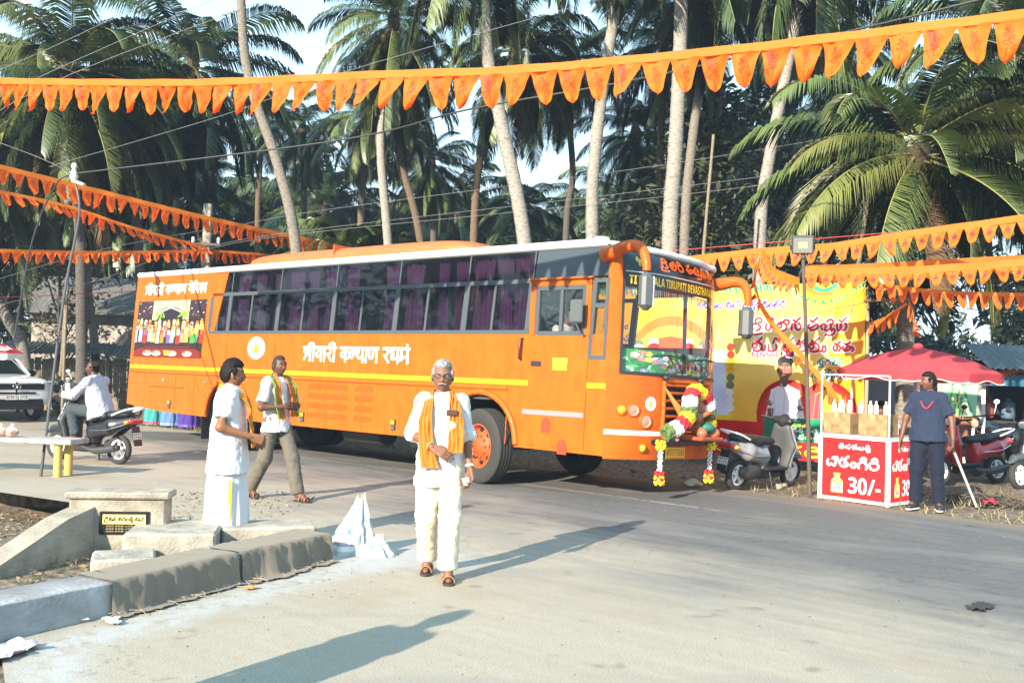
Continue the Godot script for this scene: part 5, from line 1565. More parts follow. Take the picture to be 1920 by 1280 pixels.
	for far in [0, 1]:
		var x0: float = 0.0 if far == 0 else BW - 0.05
		var x1: float = 0.05 if far == 0 else BW
		var xo := -0.004 if far == 0 else BW + 0.004
		var wf := bp("window_frame", side_poly(rect4(1.30 + sl * 2.05, 8.98 + sl * 2.05, 2.023, 2.075, sl), x0 + (0 if far else -0.006), x1 + (0.006 if far else 0)), frame)
		part(wf, "rail", side_poly(rect4(1.30 + sl * 2.05, 8.98 + sl * 2.05, 2.705, 2.765, sl), x0, x1), frame)
		part(wf, "rail", side_poly(rect4(0.02 + sl * 3.0, 8.96 + sl * 2.05, 3.128, 3.147, sl), x0, x1), frame)
		for s in posts:
			part(wf, "post", side_poly(rect4(s - 0.05 + sl * 2.05, s + 0.05 + sl * 2.05, 2.076, 2.704, sl), x0 - (0.0 if far else 0.004), x1), frame)
			part(wf, "post", side_poly(rect4(s - 0.012 + sl * 2.05, s + 0.012 + sl * 2.05, 2.766, 3.127, sl), x0 + 0.004, x1), frame)
		for k in posts.size() - 1:
			var a: float = posts[k + 1] + 0.05
			var b: float = posts[k] - 0.05
			var gx := 0.018 if far == 0 else BW - 0.018
			bp("window_pane", side_poly(rect4(a + sl * 2.05, b + sl * 2.05, 2.076, 2.704, sl), gx - 0.003, gx + 0.003), glass)
			bp("upper_pane", side_poly(rect4(a - 0.036 + sl * 2.05, b + 0.036 + sl * 2.05, 2.766, 3.127, sl), gx - 0.011, gx - 0.005), glass)
			var mid := (a + b) * 0.5 + 0.07
			if far == 0: part(wf, "mullion", side_poly(rect4(mid - 0.022 + sl * 2.05, mid + 0.022 + sl * 2.05, 2.077, 2.703, sl), 0.006, 0.03), frame)
		# band above the door
		bp("upper_pane", side_poly([Vector2(0.03, 2.766), Vector2(1.28 - 0.03, 2.766), Vector2(1.27 - 0.06, 3.127), Vector2(0.03, 3.127)], 0.006 if far == 0 else BW - 0.02, 0.02 if far == 0 else BW - 0.006), mt("band_grey", Color(0.05, 0.065, 0.08), 0.15))
	# curtains behind the near windows
	var cm := mt("curtain", Color(0.13, 0.035, 0.155), 0.8, {"back": lin(0.12, 0.03, 0.16)})
	rng.seed = 3
	for s in [8.75, 8.15, 7.62, 7.1, 6.6, 6.15, 5.65, 5.15, 4.2, 3.72, 3.1, 2.72, 2.3, 1.9, 1.55]:
		var w0: float = rng.randf_range(0.22, 0.46)
		var c := MB.new()
		c.grid(20, 8, func(u, w): return Vector3(0.14 + 0.035 * sin(u * 26.0 + w) * (0.4 + 0.6 * w), lerpf(3.10, 2.03, w), -(s + (u - 0.5) * w0 * (1.0 - 0.25 * sin(w * PI)))))
		bp("curtain", c, cm)
	for k in 8:
		for side in [0, 1]:
			var se := MB.new()
			var z := -2.6 - k * 0.85
			se.box(Vector3(0.62 if side == 0 else 1.88, 1.95, z), Vector3(0.86, 0.86, 0.14), Basis(Vector3.RIGHT, -0.2), 0.05)
			se.box(Vector3(0.62 if side == 0 else 1.88, 1.55, z + 0.26), Vector3(0.86, 0.14, 0.5), Basis(), 0.04)
			bp("passenger_seat", se, mt("seat_blue", Color(0.05, 0.04, 0.11), 0.8))
	var fl := MB.new()
	fl.box(Vector3(1.25, 1.15, -6.0), Vector3(2.38, 0.06, 11.3))
	bp("floor", fl, mt("floor_grey", Color(0.06, 0.06, 0.06), 0.8))
	var ce := MB.new()
	ce.box(Vector3(1.25, 3.14, -6.2), Vector3(2.38, 0.03, 10.8))
	bp("ceiling_lining", ce, mt("lining", Color(0.30, 0.29, 0.27), 0.8))
	var bk := MB.new()
	bk.prism(PackedVector2Array([Vector2(0.02, 0.62), Vector2(BW - 0.02, 0.62), Vector2(BW - 0.02, 3.16), Vector2(0.02, 3.16)]), 0, 0.06, Transform3D(Basis(), Vector3(0, 0, -BL + 0.10)))
	bp("rear_panel", bk, org)
	# driver's door
	var dr := MB.new()
	side_poly(rect4(0.33, 1.24, 0.60, 2.70), -0.007, -0.001, dr)
	var door := MB.new()
	for q in [[0.28, 0.36, 2.0, 2.70], [1.20, 1.285, 2.0, 2.70], [0.28, 1.285, 2.655, 2.735]]: side_poly(rect4(q[0], q[1], q[2], q[3]), -0.016, 0.05, door)
	side_poly(rect4(0.30, 1.265, 0.56, 1.999), -0.010, -0.002, door)
	var dn := bp("driver_door", door, org)
	var hood := MB.new()
	hood.box(Vector3(-0.03, 2.745, -0.78), Vector3(0.07, 0.03, 1.06), Basis(), 0.01)
	part(dn, "rain_gutter", hood, org2)
	for e in [[0.36, 0.425, 2.02, 2.655], [1.135, 1.20, 2.02, 2.655], [0.42, 1.14, 2.60, 2.654], [0.42, 1.14, 2.0, 2.06], [0.74, 0.79, 2.05, 2.61]]: part(dn, "window_frame", side_poly(rect4(e[0], e[1], e[2], e[3]), -0.008, 0.03), frame)
	part(dn, "pane", side_poly(rect4(0.42, 1.14, 2.05, 2.61), 0.010, 0.015), mt("door_glass", Color(0.02, 0.03, 0.03, 0.18), 0.02, {"spec": 0.6}))
	var hd := MB.new()
	hd.tube([Vector3(-0.005, 1.96, -1.40), Vector3(-0.05, 1.95, -1.40), Vector3(-0.055, 1.82, -1.405), Vector3(-0.05, 1.69, -1.41), Vector3(-0.005, 1.68, -1.41)], 0.018, 8)
	part(dn, "grab_handle", hd, mt("handle_brown", Color(0.06, 0.018, 0.012), 0.4))
	var lk := MB.new()
	lk.box(Vector3(-0.014, 1.63, -1.14), Vector3(0.02, 0.07, 0.17), Basis(), 0.006)
	part(dn, "lock_plate", lk, black)
	var pi := Ink.new(128, 96, Color(0.98, 0.85, 0.16))
	pi.latin("AP 03", 26, 40, 26, Color(0.35, 0.28, 0.08)); pi.latin("TF 2688", 10, 80, 26, Color(0.35, 0.28, 0.08))
	var pm := MB.new()
	pm.quad(Vector3(-0.014, 1.55, -0.86), Vector3(-0.014, 1.55, -0.62), Vector3(-0.014, 1.71, -0.62), Vector3(-0.014, 1.71, -0.86), Vector3(-1, 0, 0))
	part(dn, "number_panel", pm, printm("door_number", pi, 0.5))
	for q in [[0.93, 0.72], [0.685, 0.70], [0.0, 0.0]]:
		if q[0] == 0.0: continue
	for q in [[0.92, 0.80], [0.66, 0.52]]:
		var sm := MB.new()
		var s: float = q[1] + 0.12
		var pg := [Vector2(s - 0.075, q[0] - 0.19), Vector2(s + 0.075, q[0] - 0.19)]
		pg.append_array(arc_pts(s, q[0] - 0.07, 0.075, 0, 180, 10))
		side_poly(pg, -0.0135, -0.004, sm)
		bp("step_hole", sm, mt("step_red", Color(0.38, 0.035, 0.006), 0.6))
	# quarter light ahead of the door
	var qf := bp("quarter_window", side_poly(rect4(0.02, 0.07, 1.70, 2.735), -0.006, 0.05), frame)
	part(qf, "frame", side_poly([Vector2(0.255, 1.70), Vector2(0.32, 1.70), Vector2(0.27, 2.735), Vector2(0.20, 2.735)], -0.006, 0.05), frame)
	for y in [1.70, 2.36, 2.68]: part(qf, "frame", side_poly(rect4(0.06, 0.27, y, y + 0.055), -0.005, 0.05), frame)
	part(qf, "pane", side_poly([Vector2(0.06, 1.75), Vector2(0.28, 1.75), Vector2(0.24, 2.69), Vector2(0.06, 2.69)], 0.014, 0.019), mt("door_glass", Color(0.02, 0.03, 0.03, 0.18), 0.02))
	# front
	bp("front_panel", front_patch(0, 1, 0.47, 1.545, 0.0, 60, 14), org)
	for s in [0, 1]:
		var pa := MB.new()
		pa.grid(10, 14, func(u, w): return front_at(lerpf(0.0, 0.045, u) if s == 0 else lerpf(0.955, 1.0, u), lerpf(1.545, 3.16, w), 0.004))
		bp("windscreen_pillar", pa, org)
		var pc := MB.new()
		pc.bar(Vector3(0.03 if s == 0 else BW - 0.03, 1.6, -0.02), Vector3(0.03 if s == 0 else BW - 0.03, 3.15, -0.02), 0.06, 0.05, 0.01)
		bp("windscreen_pillar", pc, org)
	bp("windscreen", front_patch(0.045, 0.955, 1.56, 2.64, 0.0, 44, 10), clear)
	var gs := MB.new()
	for e in [[0.045, 0.955, 1.535, 1.575], [0.043, 0.055, 1.56, 3.05], [0.945, 0.957, 1.56, 3.05]]: gs.add(front_patch(e[0], e[1], e[2], e[3], 0.012, 44, 10))
	bp("windscreen_seal", gs, black)
	var header := Ink.new(1024, 192, Color(0.035, 0.060, 0.085))
	header.indic("shri vaa ri _ ka lyaa nna _ ra tha o", TEL, 250, 50, 84, 15, Color(0.93, 0.36, 0.08), 720)
	header.ell(110, 90, 34, 30, Color(0.75, 0.62, 0.12)); header.ell(110, 70, 14, 12, Color(0.035, 0.06, 0.085)); header.rect(88, 110, 12, 34, Color(0.75, 0.62, 0.12)); header.rect(104, 110, 12, 34, Color(0.75, 0.62, 0.12)); header.rect(120, 110, 12, 34, Color(0.75, 0.62, 0.12))
	bp("header_panel", front_patch(0.045, 0.955, 2.842, 3.13, 0.0, 44, 8), printm("header_print", header, 0.12))
	var hl := MB.new()
	hl.add(front_patch(0.045, 0.955, 2.828, 2.840, 0.008, 44, 1))
	bp("header_line", hl, mt("line_silver", Color(0.6, 0.6, 0.6), 0.3))
	var strip_ := Ink.new(2048, 192, Color(0.014, 0.012, 0.012))
	strip_.latin("TIRUMALA TIRUPATI DEVASTHANAMS (A.P)", 60, 152, 112, Color(0.98, 0.80, 0.10), 1930)
	bp("destination_strip", front_patch(0.045, 0.955, 2.642, 2.826, 0.0, 44, 4), printm("strip_print", strip_, 0.2))
	# rounded roof edge over the header
	var lip := MB.new()
	var lp := []
	for k in 41: lp.append(front_at(uu(k / 40.0), 3.13, 0.0) + Vector3(0, 0.02, -0.01))
	lip.tube(lp, 0.050, 8)
	bp("roof_lip", lip, white)
	# fringe and flower board inside the windscreen
	var fr := Ink.new(1024, 64, Color(1, 1, 1, 0))
	rng.seed = 12
	for i in 52:
		var c: Color = [Color(0.85, 0.80, 0.70), Color(0.80, 0.25, 0.22), Color(0.70, 0.72, 0.80), Color(0.90, 0.75, 0.35)][i % 4]
		fr.fillp([[Vector2(i * 20, 0), Vector2(i * 20 + 18, 0), Vector2(i * 20 + 11, rng.randf_range(38, 62)), Vector2(i * 20 + 7, 40)]], c)
	var frm := printm("fringe_print", fr, 0.8)
	frm.transparency = BaseMaterial3D.TRANSPARENCY_ALPHA_SCISSOR
	bp("window_fringe", front_patch(0.06, 0.94, 2.50, 2.64, -0.05, 44, 2), frm)
	bp("flower_board", front_patch(0.05, 0.95, 1.56, 1.86, -0.06, 44, 3), printm("flower_print", flower_ink(), 0.7))
	var db := MB.new()
	db.box(Vector3(1.25, 1.50, -0.25), Vector3(2.3, 0.12, 0.75), Basis(), 0.04)
	bp("dashboard", db, mt("dash", Color(0.05, 0.05, 0.055), 0.7))
	var sw := MB.new()
	var swb := Basis(Vector3.RIGHT, 0.9)
	var ring := []
	for k in 25: ring.append(Vector3(0.62, 1.78, -0.62) + swb * Vector3(cos(TAU * k / 24) * 0.24, 0, sin(TAU * k / 24) * 0.24))
	sw.tube(ring, 0.016, 6, false)
	sw.tube([Vector3(0.62, 1.78, -0.62), Vector3(0.62, 1.45, -0.35)], 0.03, 8)
	for a in [0.5, 2.6, 4.7]: sw.tube([Vector3(0.62, 1.78, -0.62), Vector3(0.62, 1.78, -0.62) + swb * Vector3(cos(a) * 0.24, 0, sin(a) * 0.24)], 0.012, 6)
	bp("steering_wheel", sw, black)
	var ds := MB.new()
	ds.box(Vector3(0.62, 1.95, -1.28), Vector3(0.5, 0.9, 0.12), Basis(Vector3.RIGHT, -0.15), 0.05)
	ds.box(Vector3(0.62, 1.52, -1.02), Vector3(0.5, 0.14, 0.5), Basis(), 0.05)
	bp("driver_seat", ds, mt("seat_blue", Color(0.05, 0.04, 0.11), 0.8))
	var cb := MB.new()
	cb.bar(Vector3(1.25, 1.6, front_at(0.5, 1.6, -0.04).z), Vector3(1.25, 2.64, front_at(0.5, 2.64, -0.04).z), 0.045, 0.03)
	bp("windscreen_bar", cb, black)
	# wipers
	for q in [[0.33, 0.20, 0.42], [0.66, 0.56, 0.80]]:
		var w := MB.new()
		w.tube([front_at(q[0] - 0.04, 1.52, 0.05), front_at(q[0] + 0.04, 1.62, 0.06), front_at((q[1] + q[2]) * 0.5, 1.80, 0.04)], 0.014, 6)
		w.tube([front_at(q[1], 1.78, 0.03), front_at((q[1] + q[2]) * 0.5, 1.81, 0.035), front_at(q[2], 1.80, 0.03)], 0.012, 6)
		w.ell(front_at(q[0] - 0.04, 1.52, 0.04), Vector3(0.05, 0.04, 0.05))
		bp("wiper", w, black)
	# grille with slats
	var gr := bp("grille_opening", front_patch(0.30, 0.72, 0.80, 1.46, 0.003, 20, 4), mt("hole", Color(0.012, 0.010, 0.010), 0.9))
	for k in 7:
		var sm := MB.new()
		var y := 0.83 + k * 0.10
		var pts := []
		for i in 13: pts.append(front_at(lerpf(0.295, 0.725, i / 12.0), y, 0.018))
		sm.tube(pts, 0.028, 6, true, 0.8)
		part(gr, "slat", sm, org)
	for e in [0.29, 0.73]:
		var sm := MB.new()
		sm.tube([front_at(e, 0.78, 0.014), front_at(e, 1.1, 0.018), front_at(e, 1.48, 0.014)], 0.03, 8)
		part(gr, "frame", sm, org)
	for y in [0.78, 1.48]:
		var sm := MB.new()
		var pts := []
		for i in 13: pts.append(front_at(lerpf(0.29, 0.73, i / 12.0), y, 0.014))
		sm.tube(pts, 0.03, 8)
		part(gr, "frame", sm, org)
	# lamps: bezel, reflector, lens
	for q in [[0.112, 1.09, 0.075, "headlight"], [0.178, 0.955, 0.082, "headlight"], [0.888, 1.09, 0.075, "headlight"], [0.822, 0.955, 0.082, "headlight"], [0.062, 1.085, 0.062, "indicator"], [0.938, 1.085, 0.062, "indicator"], [0.175, 0.62, 0.052, "fog_lamp"], [0.825, 0.62, 0.052, "fog_lamp"]]:
		var c := front_at(q[0], q[1], 0.0)
		var nn := (front_at(q[0] + 0.01, q[1]) - front_at(q[0] - 0.01, q[1])).cross(Vector3.UP).normalized()
		if nn.z < 0: nn = -nn
		var ax := nn.cross(Vector3.UP).normalized()
		var bb := Basis(ax, nn, ax.cross(nn))
		var hm := MB.new()
		var r: float = q[2]
		hm.lathe(c, [Vector2(r * 0.86, 0.012), Vector2(r, 0.020), Vector2(r * 1.16, 0.014), Vector2(r * 1.22, 0.0), Vector2(r * 1.2, -0.03)], 24, bb)
		var h := bp(q[3], hm, org if q[3] != "indicator" else org2)
		var rm := MB.new()
		if q[3] == "headlight":
			rm.lathe(c, [Vector2(r * 0.9, 0.012), Vector2(r * 0.75, -0.004), Vector2(r * 0.3, -0.008), Vector2(0.001, 0.0)], 20, bb)
			part(h, "reflector", rm, mt("reflector_silver", Color(0.55, 0.55, 0.56), 0.3, {"metal": 0.4}))
			var lm := MB.new()
			lm.lathe(c, [Vector2(r * 0.88, 0.014), Vector2(r * 0.6, 0.030), Vector2(0.001, 0.038)].map(func(z): return z) as Array, 20, bb)
			part(h, "lens", lm, mt("lamp_glass", Color(0.9, 0.9, 0.9, 0.12), 0.04))
		else:
			rm.lathe(c, [Vector2(0.001, 0.05), Vector2(r * 0.5, 0.045), Vector2(r * 0.85, 0.028), Vector2(r * 0.95, 0.008)], 20, bb)
			part(h, "lens", rm, mt("lens_amber", Color(0.70, 0.30, 0.01), 0.12, {"coat": 0.6}) if q[3] == "indicator" else mt("lens_yellow", Color(0.55, 0.45, 0.03), 0.12, {"coat": 0.6}))
	# emblems, white line, bumper lip, number plate
	var em := printm("emblem_print", emblem_ink(), 0.5)
	em.transparency = BaseMaterial3D.TRANSPARENCY_ALPHA_SCISSOR
	for u in [0.205, 0.795]: bp("round_emblem", front_patch(u - 0.034, u + 0.034, 1.09, 1.27, 0.006, 6, 4), em)
	side_print("round_emblem", 7.20, 7.72, 1.58, 1.97, em)
	bp("reflective_line", front_patch(0.0, 0.29, 0.775, 0.835, 0.006, 24, 1), mt("line_white", Color(0.74, 0.76, 0.80), 0.4))
	bp("reflective_line", front_patch(0.73, 1.0, 0.775, 0.835, 0.006, 24, 1), mt("line_white", Color(0.74, 0.76, 0.80), 0.4))
	var bl := MB.new()
	var bpts := []
	for i in 21: bpts.append(front_at(lerpf(0.225, 0.72, i / 20.0), 0.70, 0.05))
	bl.tube(bpts, 0.038, 8, true, 1.0)
	for i in 20: bl.bar(bpts[i], bpts[i + 1], 0.16, 0.05)
	bp("bumper_lip", bl, mt("lip_navy", Color(0.012, 0.013, 0.028), 0.5))
	var np := Ink.new(256, 96, Color(0.94, 0.70, 0.06))
	np.rect(3, 3, 250, 4, Color(0.2, 0.14, 0.02)); np.rect(3, 89, 250, 4, Color(0.2, 0.14, 0.02))
	np.latin("AP03TF2688", 14, 70, 48, Color(0.10, 0.07, 0.02), 228, 700, "Droid Sans Mono")
	var nb := MB.new()
	var c0 := front_at(0.42, 0.565, 0.03)
	nb.box(c0 + Vector3(0, 0, -0.015), Vector3(0.50, 0.17, 0.02), Basis(Vector3.UP, -0.02))
	var npn := bp("number_plate", nb, black)
	var nf := MB.new()
	nf.quad(c0 + Vector3(-0.24, -0.08, 0.004), c0 + Vector3(0.24, -0.08, 0.004), c0 + Vector3(0.24, 0.08, 0.004), c0 + Vector3(-0.24, 0.08, 0.004), Vector3(0, 0, 1))
	part(npn, "plate_print", nf, printm("plate_print", np, 0.5))
	# mirror arms and heads
	for s in [0, 1]:
		var mm := MB.new()
		var pts := []
		if s == 0: pts = [Vector3(-0.03, 3.02, -0.10), Vector3(-0.05, 3.05, 0.06), Vector3(-0.07, 3.10, 0.24), Vector3(-0.09, 3.10, 0.42), Vector3(-0.11, 3.02, 0.54), Vector3(-0.12, 2.88, 0.60), Vector3(-0.12, 2.78, 0.61)]
		else: pts = [Vector3(2.44, 2.92, 0.02), Vector3(2.58, 2.96, 0.14), Vector3(2.66, 2.99, 0.26), Vector3(2.72, 2.97, 0.36), Vector3(2.75, 2.88, 0.42), Vector3(2.76, 2.75, 0.44), Vector3(2.76, 2.66, 0.44)]
		mm.tube(spline(pts, 5), spline([Vector3(0.10, 0, 0), Vector3(0.088, 0, 0), Vector3(0.078, 0, 0), Vector3(0.072, 0, 0), Vector3(0.064, 0, 0), Vector3(0.055, 0, 0), Vector3(0.052, 0, 0)], 5).map(func(q): return q.x), 12)
		var arm := bp("mirror_arm", mm, org)
		var hm := MB.new()
		var hc: Vector3 = pts[6] + Vector3(0, -0.25, 0)
		hm.box(hc, Vector3(0.21, 0.46, 0.17), Basis(Vector3.UP, 0.35 if s == 0 else -0.35), 0.06)
		var hd2 := part(arm, "mirror_head", hm, grey)
		var gm := MB.new()
		var mb := Basis(Vector3.UP, 0.35 if s == 0 else -0.35)
		gm.quad(hc + mb * Vector3(-0.085, -0.19, -0.088), hc + mb * Vector3(0.085, -0.19, -0.088), hc + mb * Vector3(0.085, 0.19, -0.088), hc + mb * Vector3(-0.085, 0.19, -0.088))
		part(arm, "mirror_glass", gm, chrome)
		if s == 0:
			var sp := MB.new()
			sp.box(hc + mb * Vector3(0.02, 0.0, 0.090), Vector3(0.05, 0.36, 0.012), mb)
			part(arm, "reflector_strip", sp, mt("line_white", Color(0.74, 0.76, 0.80), 0.4))
	var dm2 := MB.new()
	dm2.box(Vector3(-0.16, 2.30, -0.40), Vector3(0.05, 0.30, 0.20), Basis(), 0.02)
	dm2.tube([Vector3(-0.16, 2.18, -0.42), Vector3(-0.10, 2.02, -0.36), Vector3(-0.01, 2.0, -0.34)], 0.012, 6)
	bp("door_mirror", dm2, grey)
	# the lettering and the printed tail panel
	var t1 := Ink.new(1024, 160, Color(1, 1, 1, 0))
	t1.indic("shra ii va aa ra ii _ ka lh ya aa nna _ ra tha mam", DEV, 10, 46, 96, 17, Color(0.98, 0.97, 0.94), 990)
	var tm1 := printm("side_letters", t1, 0.6)
	tm1.transparency = BaseMaterial3D.TRANSPARENCY_ALPHA_SCISSOR
	side_print("side_lettering", 3.53, 6.16, 1.545, 1.90, tm1)
	var t2 := Ink.new(1024, 170, Color(1, 1, 1, 0))
	t2.indic("shra ii va aa ra ii _ ka lh ya aa nna _ ve i da ka aa", DEV, 10, 50, 100, 17, Color(0.98, 0.95, 0.90), 990)
	var tm2 := printm("tail_letters", t2, 0.6)
	tm2.transparency = BaseMaterial3D.TRANSPARENCY_ALPHA_SCISSOR
	side_print("tail_lettering", 9.16, 11.42, 2.76, 3.04, tm2, 0.006, sl)
	side_print("printed_tail_panel", 9.15, 11.60, 1.56, 2.66, printm("procession", procession_ink(), 0.4), 0.006, sl)
	# louvres, filler flap, side lamps
	for gq in [[4.95, 5.95, 24], [4.35, 4.78, 11]]:
		for row in 4:
			var lm := MB.new()
			for k in gq[2]: lm.box(Vector3(-0.003, 1.17 - row * 0.155, -lerpf(gq[0], gq[1], (k + 0.5) / gq[2])), Vector3(0.012, 0.085, 0.014), Basis(Vector3.RIGHT, 0.12))
			tag(bp("louvre_row", lm, org2), "", "", "", "stuff")
	for q in [[10.15, 0.68], [3.85, 0.66], [6.05, 0.66]]:
		var lm := MB.new()
		lm.box(Vector3(-0.010, q[1], -q[0]), Vector3(0.03, 0.16, 0.10), Basis(), 0.008)
		var n_ := bp("side_lamp", lm, black)
		var l2 := MB.new()
		l2.box(Vector3(-0.028, q[1] + 0.035, -q[0]), Vector3(0.012, 0.065, 0.075), Basis(), 0.004)
		part(n_, "lens", l2, mt("lens_amber", Color(0.70, 0.30, 0.01), 0.12))
		var l3 := MB.new()
		l3.box(Vector3(-0.028, q[1] - 0.045, -q[0]), Vector3(0.010, 0.06, 0.075), Basis(), 0.004)
		part(n_, "reflector", l3, grey)
	for q in [[10.4, 1.13], [8.98, 1.12]]:
		var lm := MB.new()
		lm.disc(Vector3(-0.012, q[1], -q[0]), 0.035, 0.03, 16, Basis(Vector3(0, 0, 1), Vector3(-1, 0, 0), Vector3(0, -1, 0)))
		bp("filler_cap", lm, chrome)
	# undercarriage and wheels (these stand level on the road)
	var ch := MB.new()
	ch.box(Vector3(1.25, 0.72, -5.9), Vector3(1.1, 0.30, 11.0), Basis(), 0.02)
	ch.box(Vector3(1.25, 0.52, -fs), Vector3(2.0, 0.14, 0.16)); ch.box(Vector3(1.25, 0.52, -rs), Vector3(2.0, 0.22, 0.22))
	ch.ell(Vector3(1.25, 0.52, -rs), Vector3(0.3, 0.26, 0.3))
	part(bus, "chassis", ch, dark)
	for q in [[0.55, -5.0], [1.9, -4.2], [0.5, -3.4]]:
		var tk := MB.new()
		tk.disc(Vector3(q[0], 0.55, q[1]), 0.24, 0.9, 18, Basis(Vector3(0, 1, 0), Vector3(0, 0, 1), Vector3(1, 0, 0)), 0.03)
		part(bus, "air_tank", tk, mt("tank", Color(0.03, 0.028, 0.027), 0.6))
	for q in [[0.16, fs, 0.22, true], [BW - 0.16, fs, 0.22, true], [0.18, rs, 0.0, false], [0.52, rs, 0.0, true], [BW - 0.18, rs, 0.0, false], [BW - 0.52, rs, 0.0, true]]:
		var b := Basis(Vector3.UP, -q[2])
		if q[0] > 1.25: b = b * Basis(Vector3.UP, PI)
		wheel_parts(bus, 0.52, 0.27, mt("rim_orange", Color(0.46, 0.075, 0.012), 0.5), Transform3D(b, Vector3(q[0], 0.52, -q[1])), q[3])
	for s in [rs + 0.85]:
		var mf := MB.new()
		mf.box(Vector3(0.34, 0.42, -s), Vector3(0.6, 0.56, 0.015))
		part(bus, "mud_flap", mf, dark)
	build_bus_offerings()

func build_bus_offerings() -> void:
	# garlands and figure on the bumper: things that hang on the bus
	var w := bus.transform * blean
	var red := mt("petal_red", Color(0.42, 0.010, 0.018), 0.7)
	var wht := mt("petal_white", Color(0.80, 0.79, 0.74), 0.7)
	var yel := mt("petal_yellow", Color(0.80, 0.55, 0.010), 0.7)
	var grn := mt("petal_green", Color(0.085, 0.13, 0.035), 0.8)
	var nz := noise(1.0, 2, 41)
	var seq := [yel, red, wht, grn, yel, red, wht, grn]
	var seqn := ["yellow", "red", "white", "green", "yellow", "red", "white", "green"]
	var gl := thing("flower_garland", "thick flower garland in red, white, yellow and green bands over the bus bumper", "garland", w.origin)
	gl.basis = w.basis
	for s in [0, 1]:
		var a := [front_at(0.445, 1.38, 0.22), front_at(0.38, 1.27, 0.26), front_at(0.36, 1.06, 0.28), front_at(0.30, 0.91, 0.25), front_at(0.235, 0.81, 0.20)] if s == 0 else [front_at(0.46, 1.38, 0.22), front_at(0.545, 1.26, 0.25), front_at(0.57, 1.03, 0.25), front_at(0.62, 0.87, 0.20), front_at(0.67, 0.79, 0.14)]
		var sp := spline(a, 8)
		for k in 8:
			var m := MB.new()
			for h in 120:
				var f := (k + (h % 9 + 0.5) / 9.0) / 8.0 * (sp.size() - 1)
				var i := mini(int(f), sp.size() - 2)
				var p: Vector3 = sp[i].lerp(sp[i + 1], f - i)
				var d: Vector3 = (sp[i + 1] - sp[i]).normalized()
				var o := d.cross(Vector3(nz.get_noise_1d(h * 31.0 + k * 7.0), nz.get_noise_1d(h * 17.0 + 91.0), nz.get_noise_1d(h * 23.0 + k * 57.0))).normalized()
				m.ell(p + o * (0.078 + 0.016 * nz.get_noise_1d(h * 9.0)), Vector3.ONE * 0.028, 6, 4, Basis(Vector3.UP, h))
			m.tube(sp.slice(int(k / 8.0 * (sp.size() - 1)), int((k + 1) / 8.0 * (sp.size() - 1)) + 1), 0.084, 8)
			part(gl, seqn[k] + "_flowers", m, seq[k])
	for u in [0.238, 0.69]:
		var t := thing("hanging_tassel", "string of white buds and red-yellow flowers at the bumper's %s end" % ("near" if u < 0.5 else "far"), "garland", w.origin)
		t.basis = w.basis
		var top := front_at(u, 0.70, 0.14)
		var sm := MB.new()
		for k in 22:
			sm.ell(top + Vector3(0.022 * cos(k * 2.4), -0.08 - k * 0.013, 0.022 * sin(k * 2.4)), Vector3.ONE * 0.017, 6, 4)
		part(t, "white_buds", sm, wht)
		for q in [[yel, 0.0, "yellow_flowers"], [yel, -0.44, "yellow_flowers"], [red, -0.39, "red_flowers"]]:
			var fm := MB.new()
			for k in 26: fm.ell(top + Vector3(cos(k * 2.4) * 0.05, q[1] - 0.03 + 0.045 * sin(k * 1.7), sin(k * 2.4) * 0.05), Vector3.ONE * 0.024, 6, 4)
			part(t, q[2], fm, q[0])
	# carved figure with one tall ribbed wing, kneeling on the bumper shelf
	var fg := thing("kneeling_winged_figure", "brown carved winged figure kneeling under the garland on the bumper", "statue", w.origin)
	fg.basis = w.basis
	var c := front_at(0.50, 0.74, 0.17)
	var b := []
	var br := Color(0.30, 0.10, 0.045)
	b.append([c + Vector3(0, 0.22, 0), c + Vector3(0, 0.46, 0.0), 0.10, 0.12])
	b.append([c + Vector3(0, 0.55, 0.02), c + Vector3(0, 0.60, 0.02), 0.07, 0.075])
	for s in [-1.0, 1.0]:
		b.append([c + Vector3(s * 0.08, 0.18, 0.02), c + Vector3(s * 0.16, 0.10, 0.20), 0.075, 0.06])
		b.append([c + Vector3(s * 0.16, 0.10, 0.20), c + Vector3(s * 0.05, 0.05, 0.10), 0.055, 0.045])
		b.append([c + Vector3(s * 0.13, 0.46, 0.03), c + Vector3(s * 0.17, 0.28, 0.12), 0.045, 0.04])
		b.append([c + Vector3(s * 0.17, 0.28, 0.12), c + Vector3(s * 0.03, 0.36, 0.20), 0.038, 0.03])
	part(fg, "body", blob(b, 0.014, 0.04), mt("carved_brown", br, 0.45))
	var gm := MB.new()
	gm.ell(c + Vector3(0.02, 0.17, 0.16), Vector3(0.13, 0.07, 0.10))
	part(fg, "green_cloth", gm, mt("teal_cloth", Color(0.02, 0.14, 0.10), 0.6))
	var pl := MB.new()
	pl.box(c + Vector3(0, 0.03, 0.10), Vector3(0.55, 0.05, 0.34), Basis(), 0.015)
	part(fg, "plinth", pl, mt("carved_red", Color(0.40, 0.07, 0.03), 0.5))
	for s in [-1.0, 1.0]:
		var wm := MB.new()
		var root := c + Vector3(s * 0.12, 0.36, -0.02)
		for k in 9:
			var t := k / 8.0
			var tip := c + (Vector3(-0.62 + 0.34 * t, 0.66 - 0.42 * t, -0.10 + 0.06 * t) if s < 0 else Vector3(0.34 - 0.08 * t, 0.60 - 0.40 * t, -0.06))
			wm.tube(spline([root + Vector3(0, 0.06 - t * 0.16, 0), root.lerp(tip, 0.5) + Vector3(0, -0.08, 0.02), tip], 5), [0.022, 0.026, 0.03, 0.032, 0.033, 0.033, 0.032, 0.03, 0.026, 0.02, 0.010], 6, true, 0.7)
		part(fg, "wing", wm, mt("carved_gold", Color(0.48, 0.24, 0.06), 0.45))
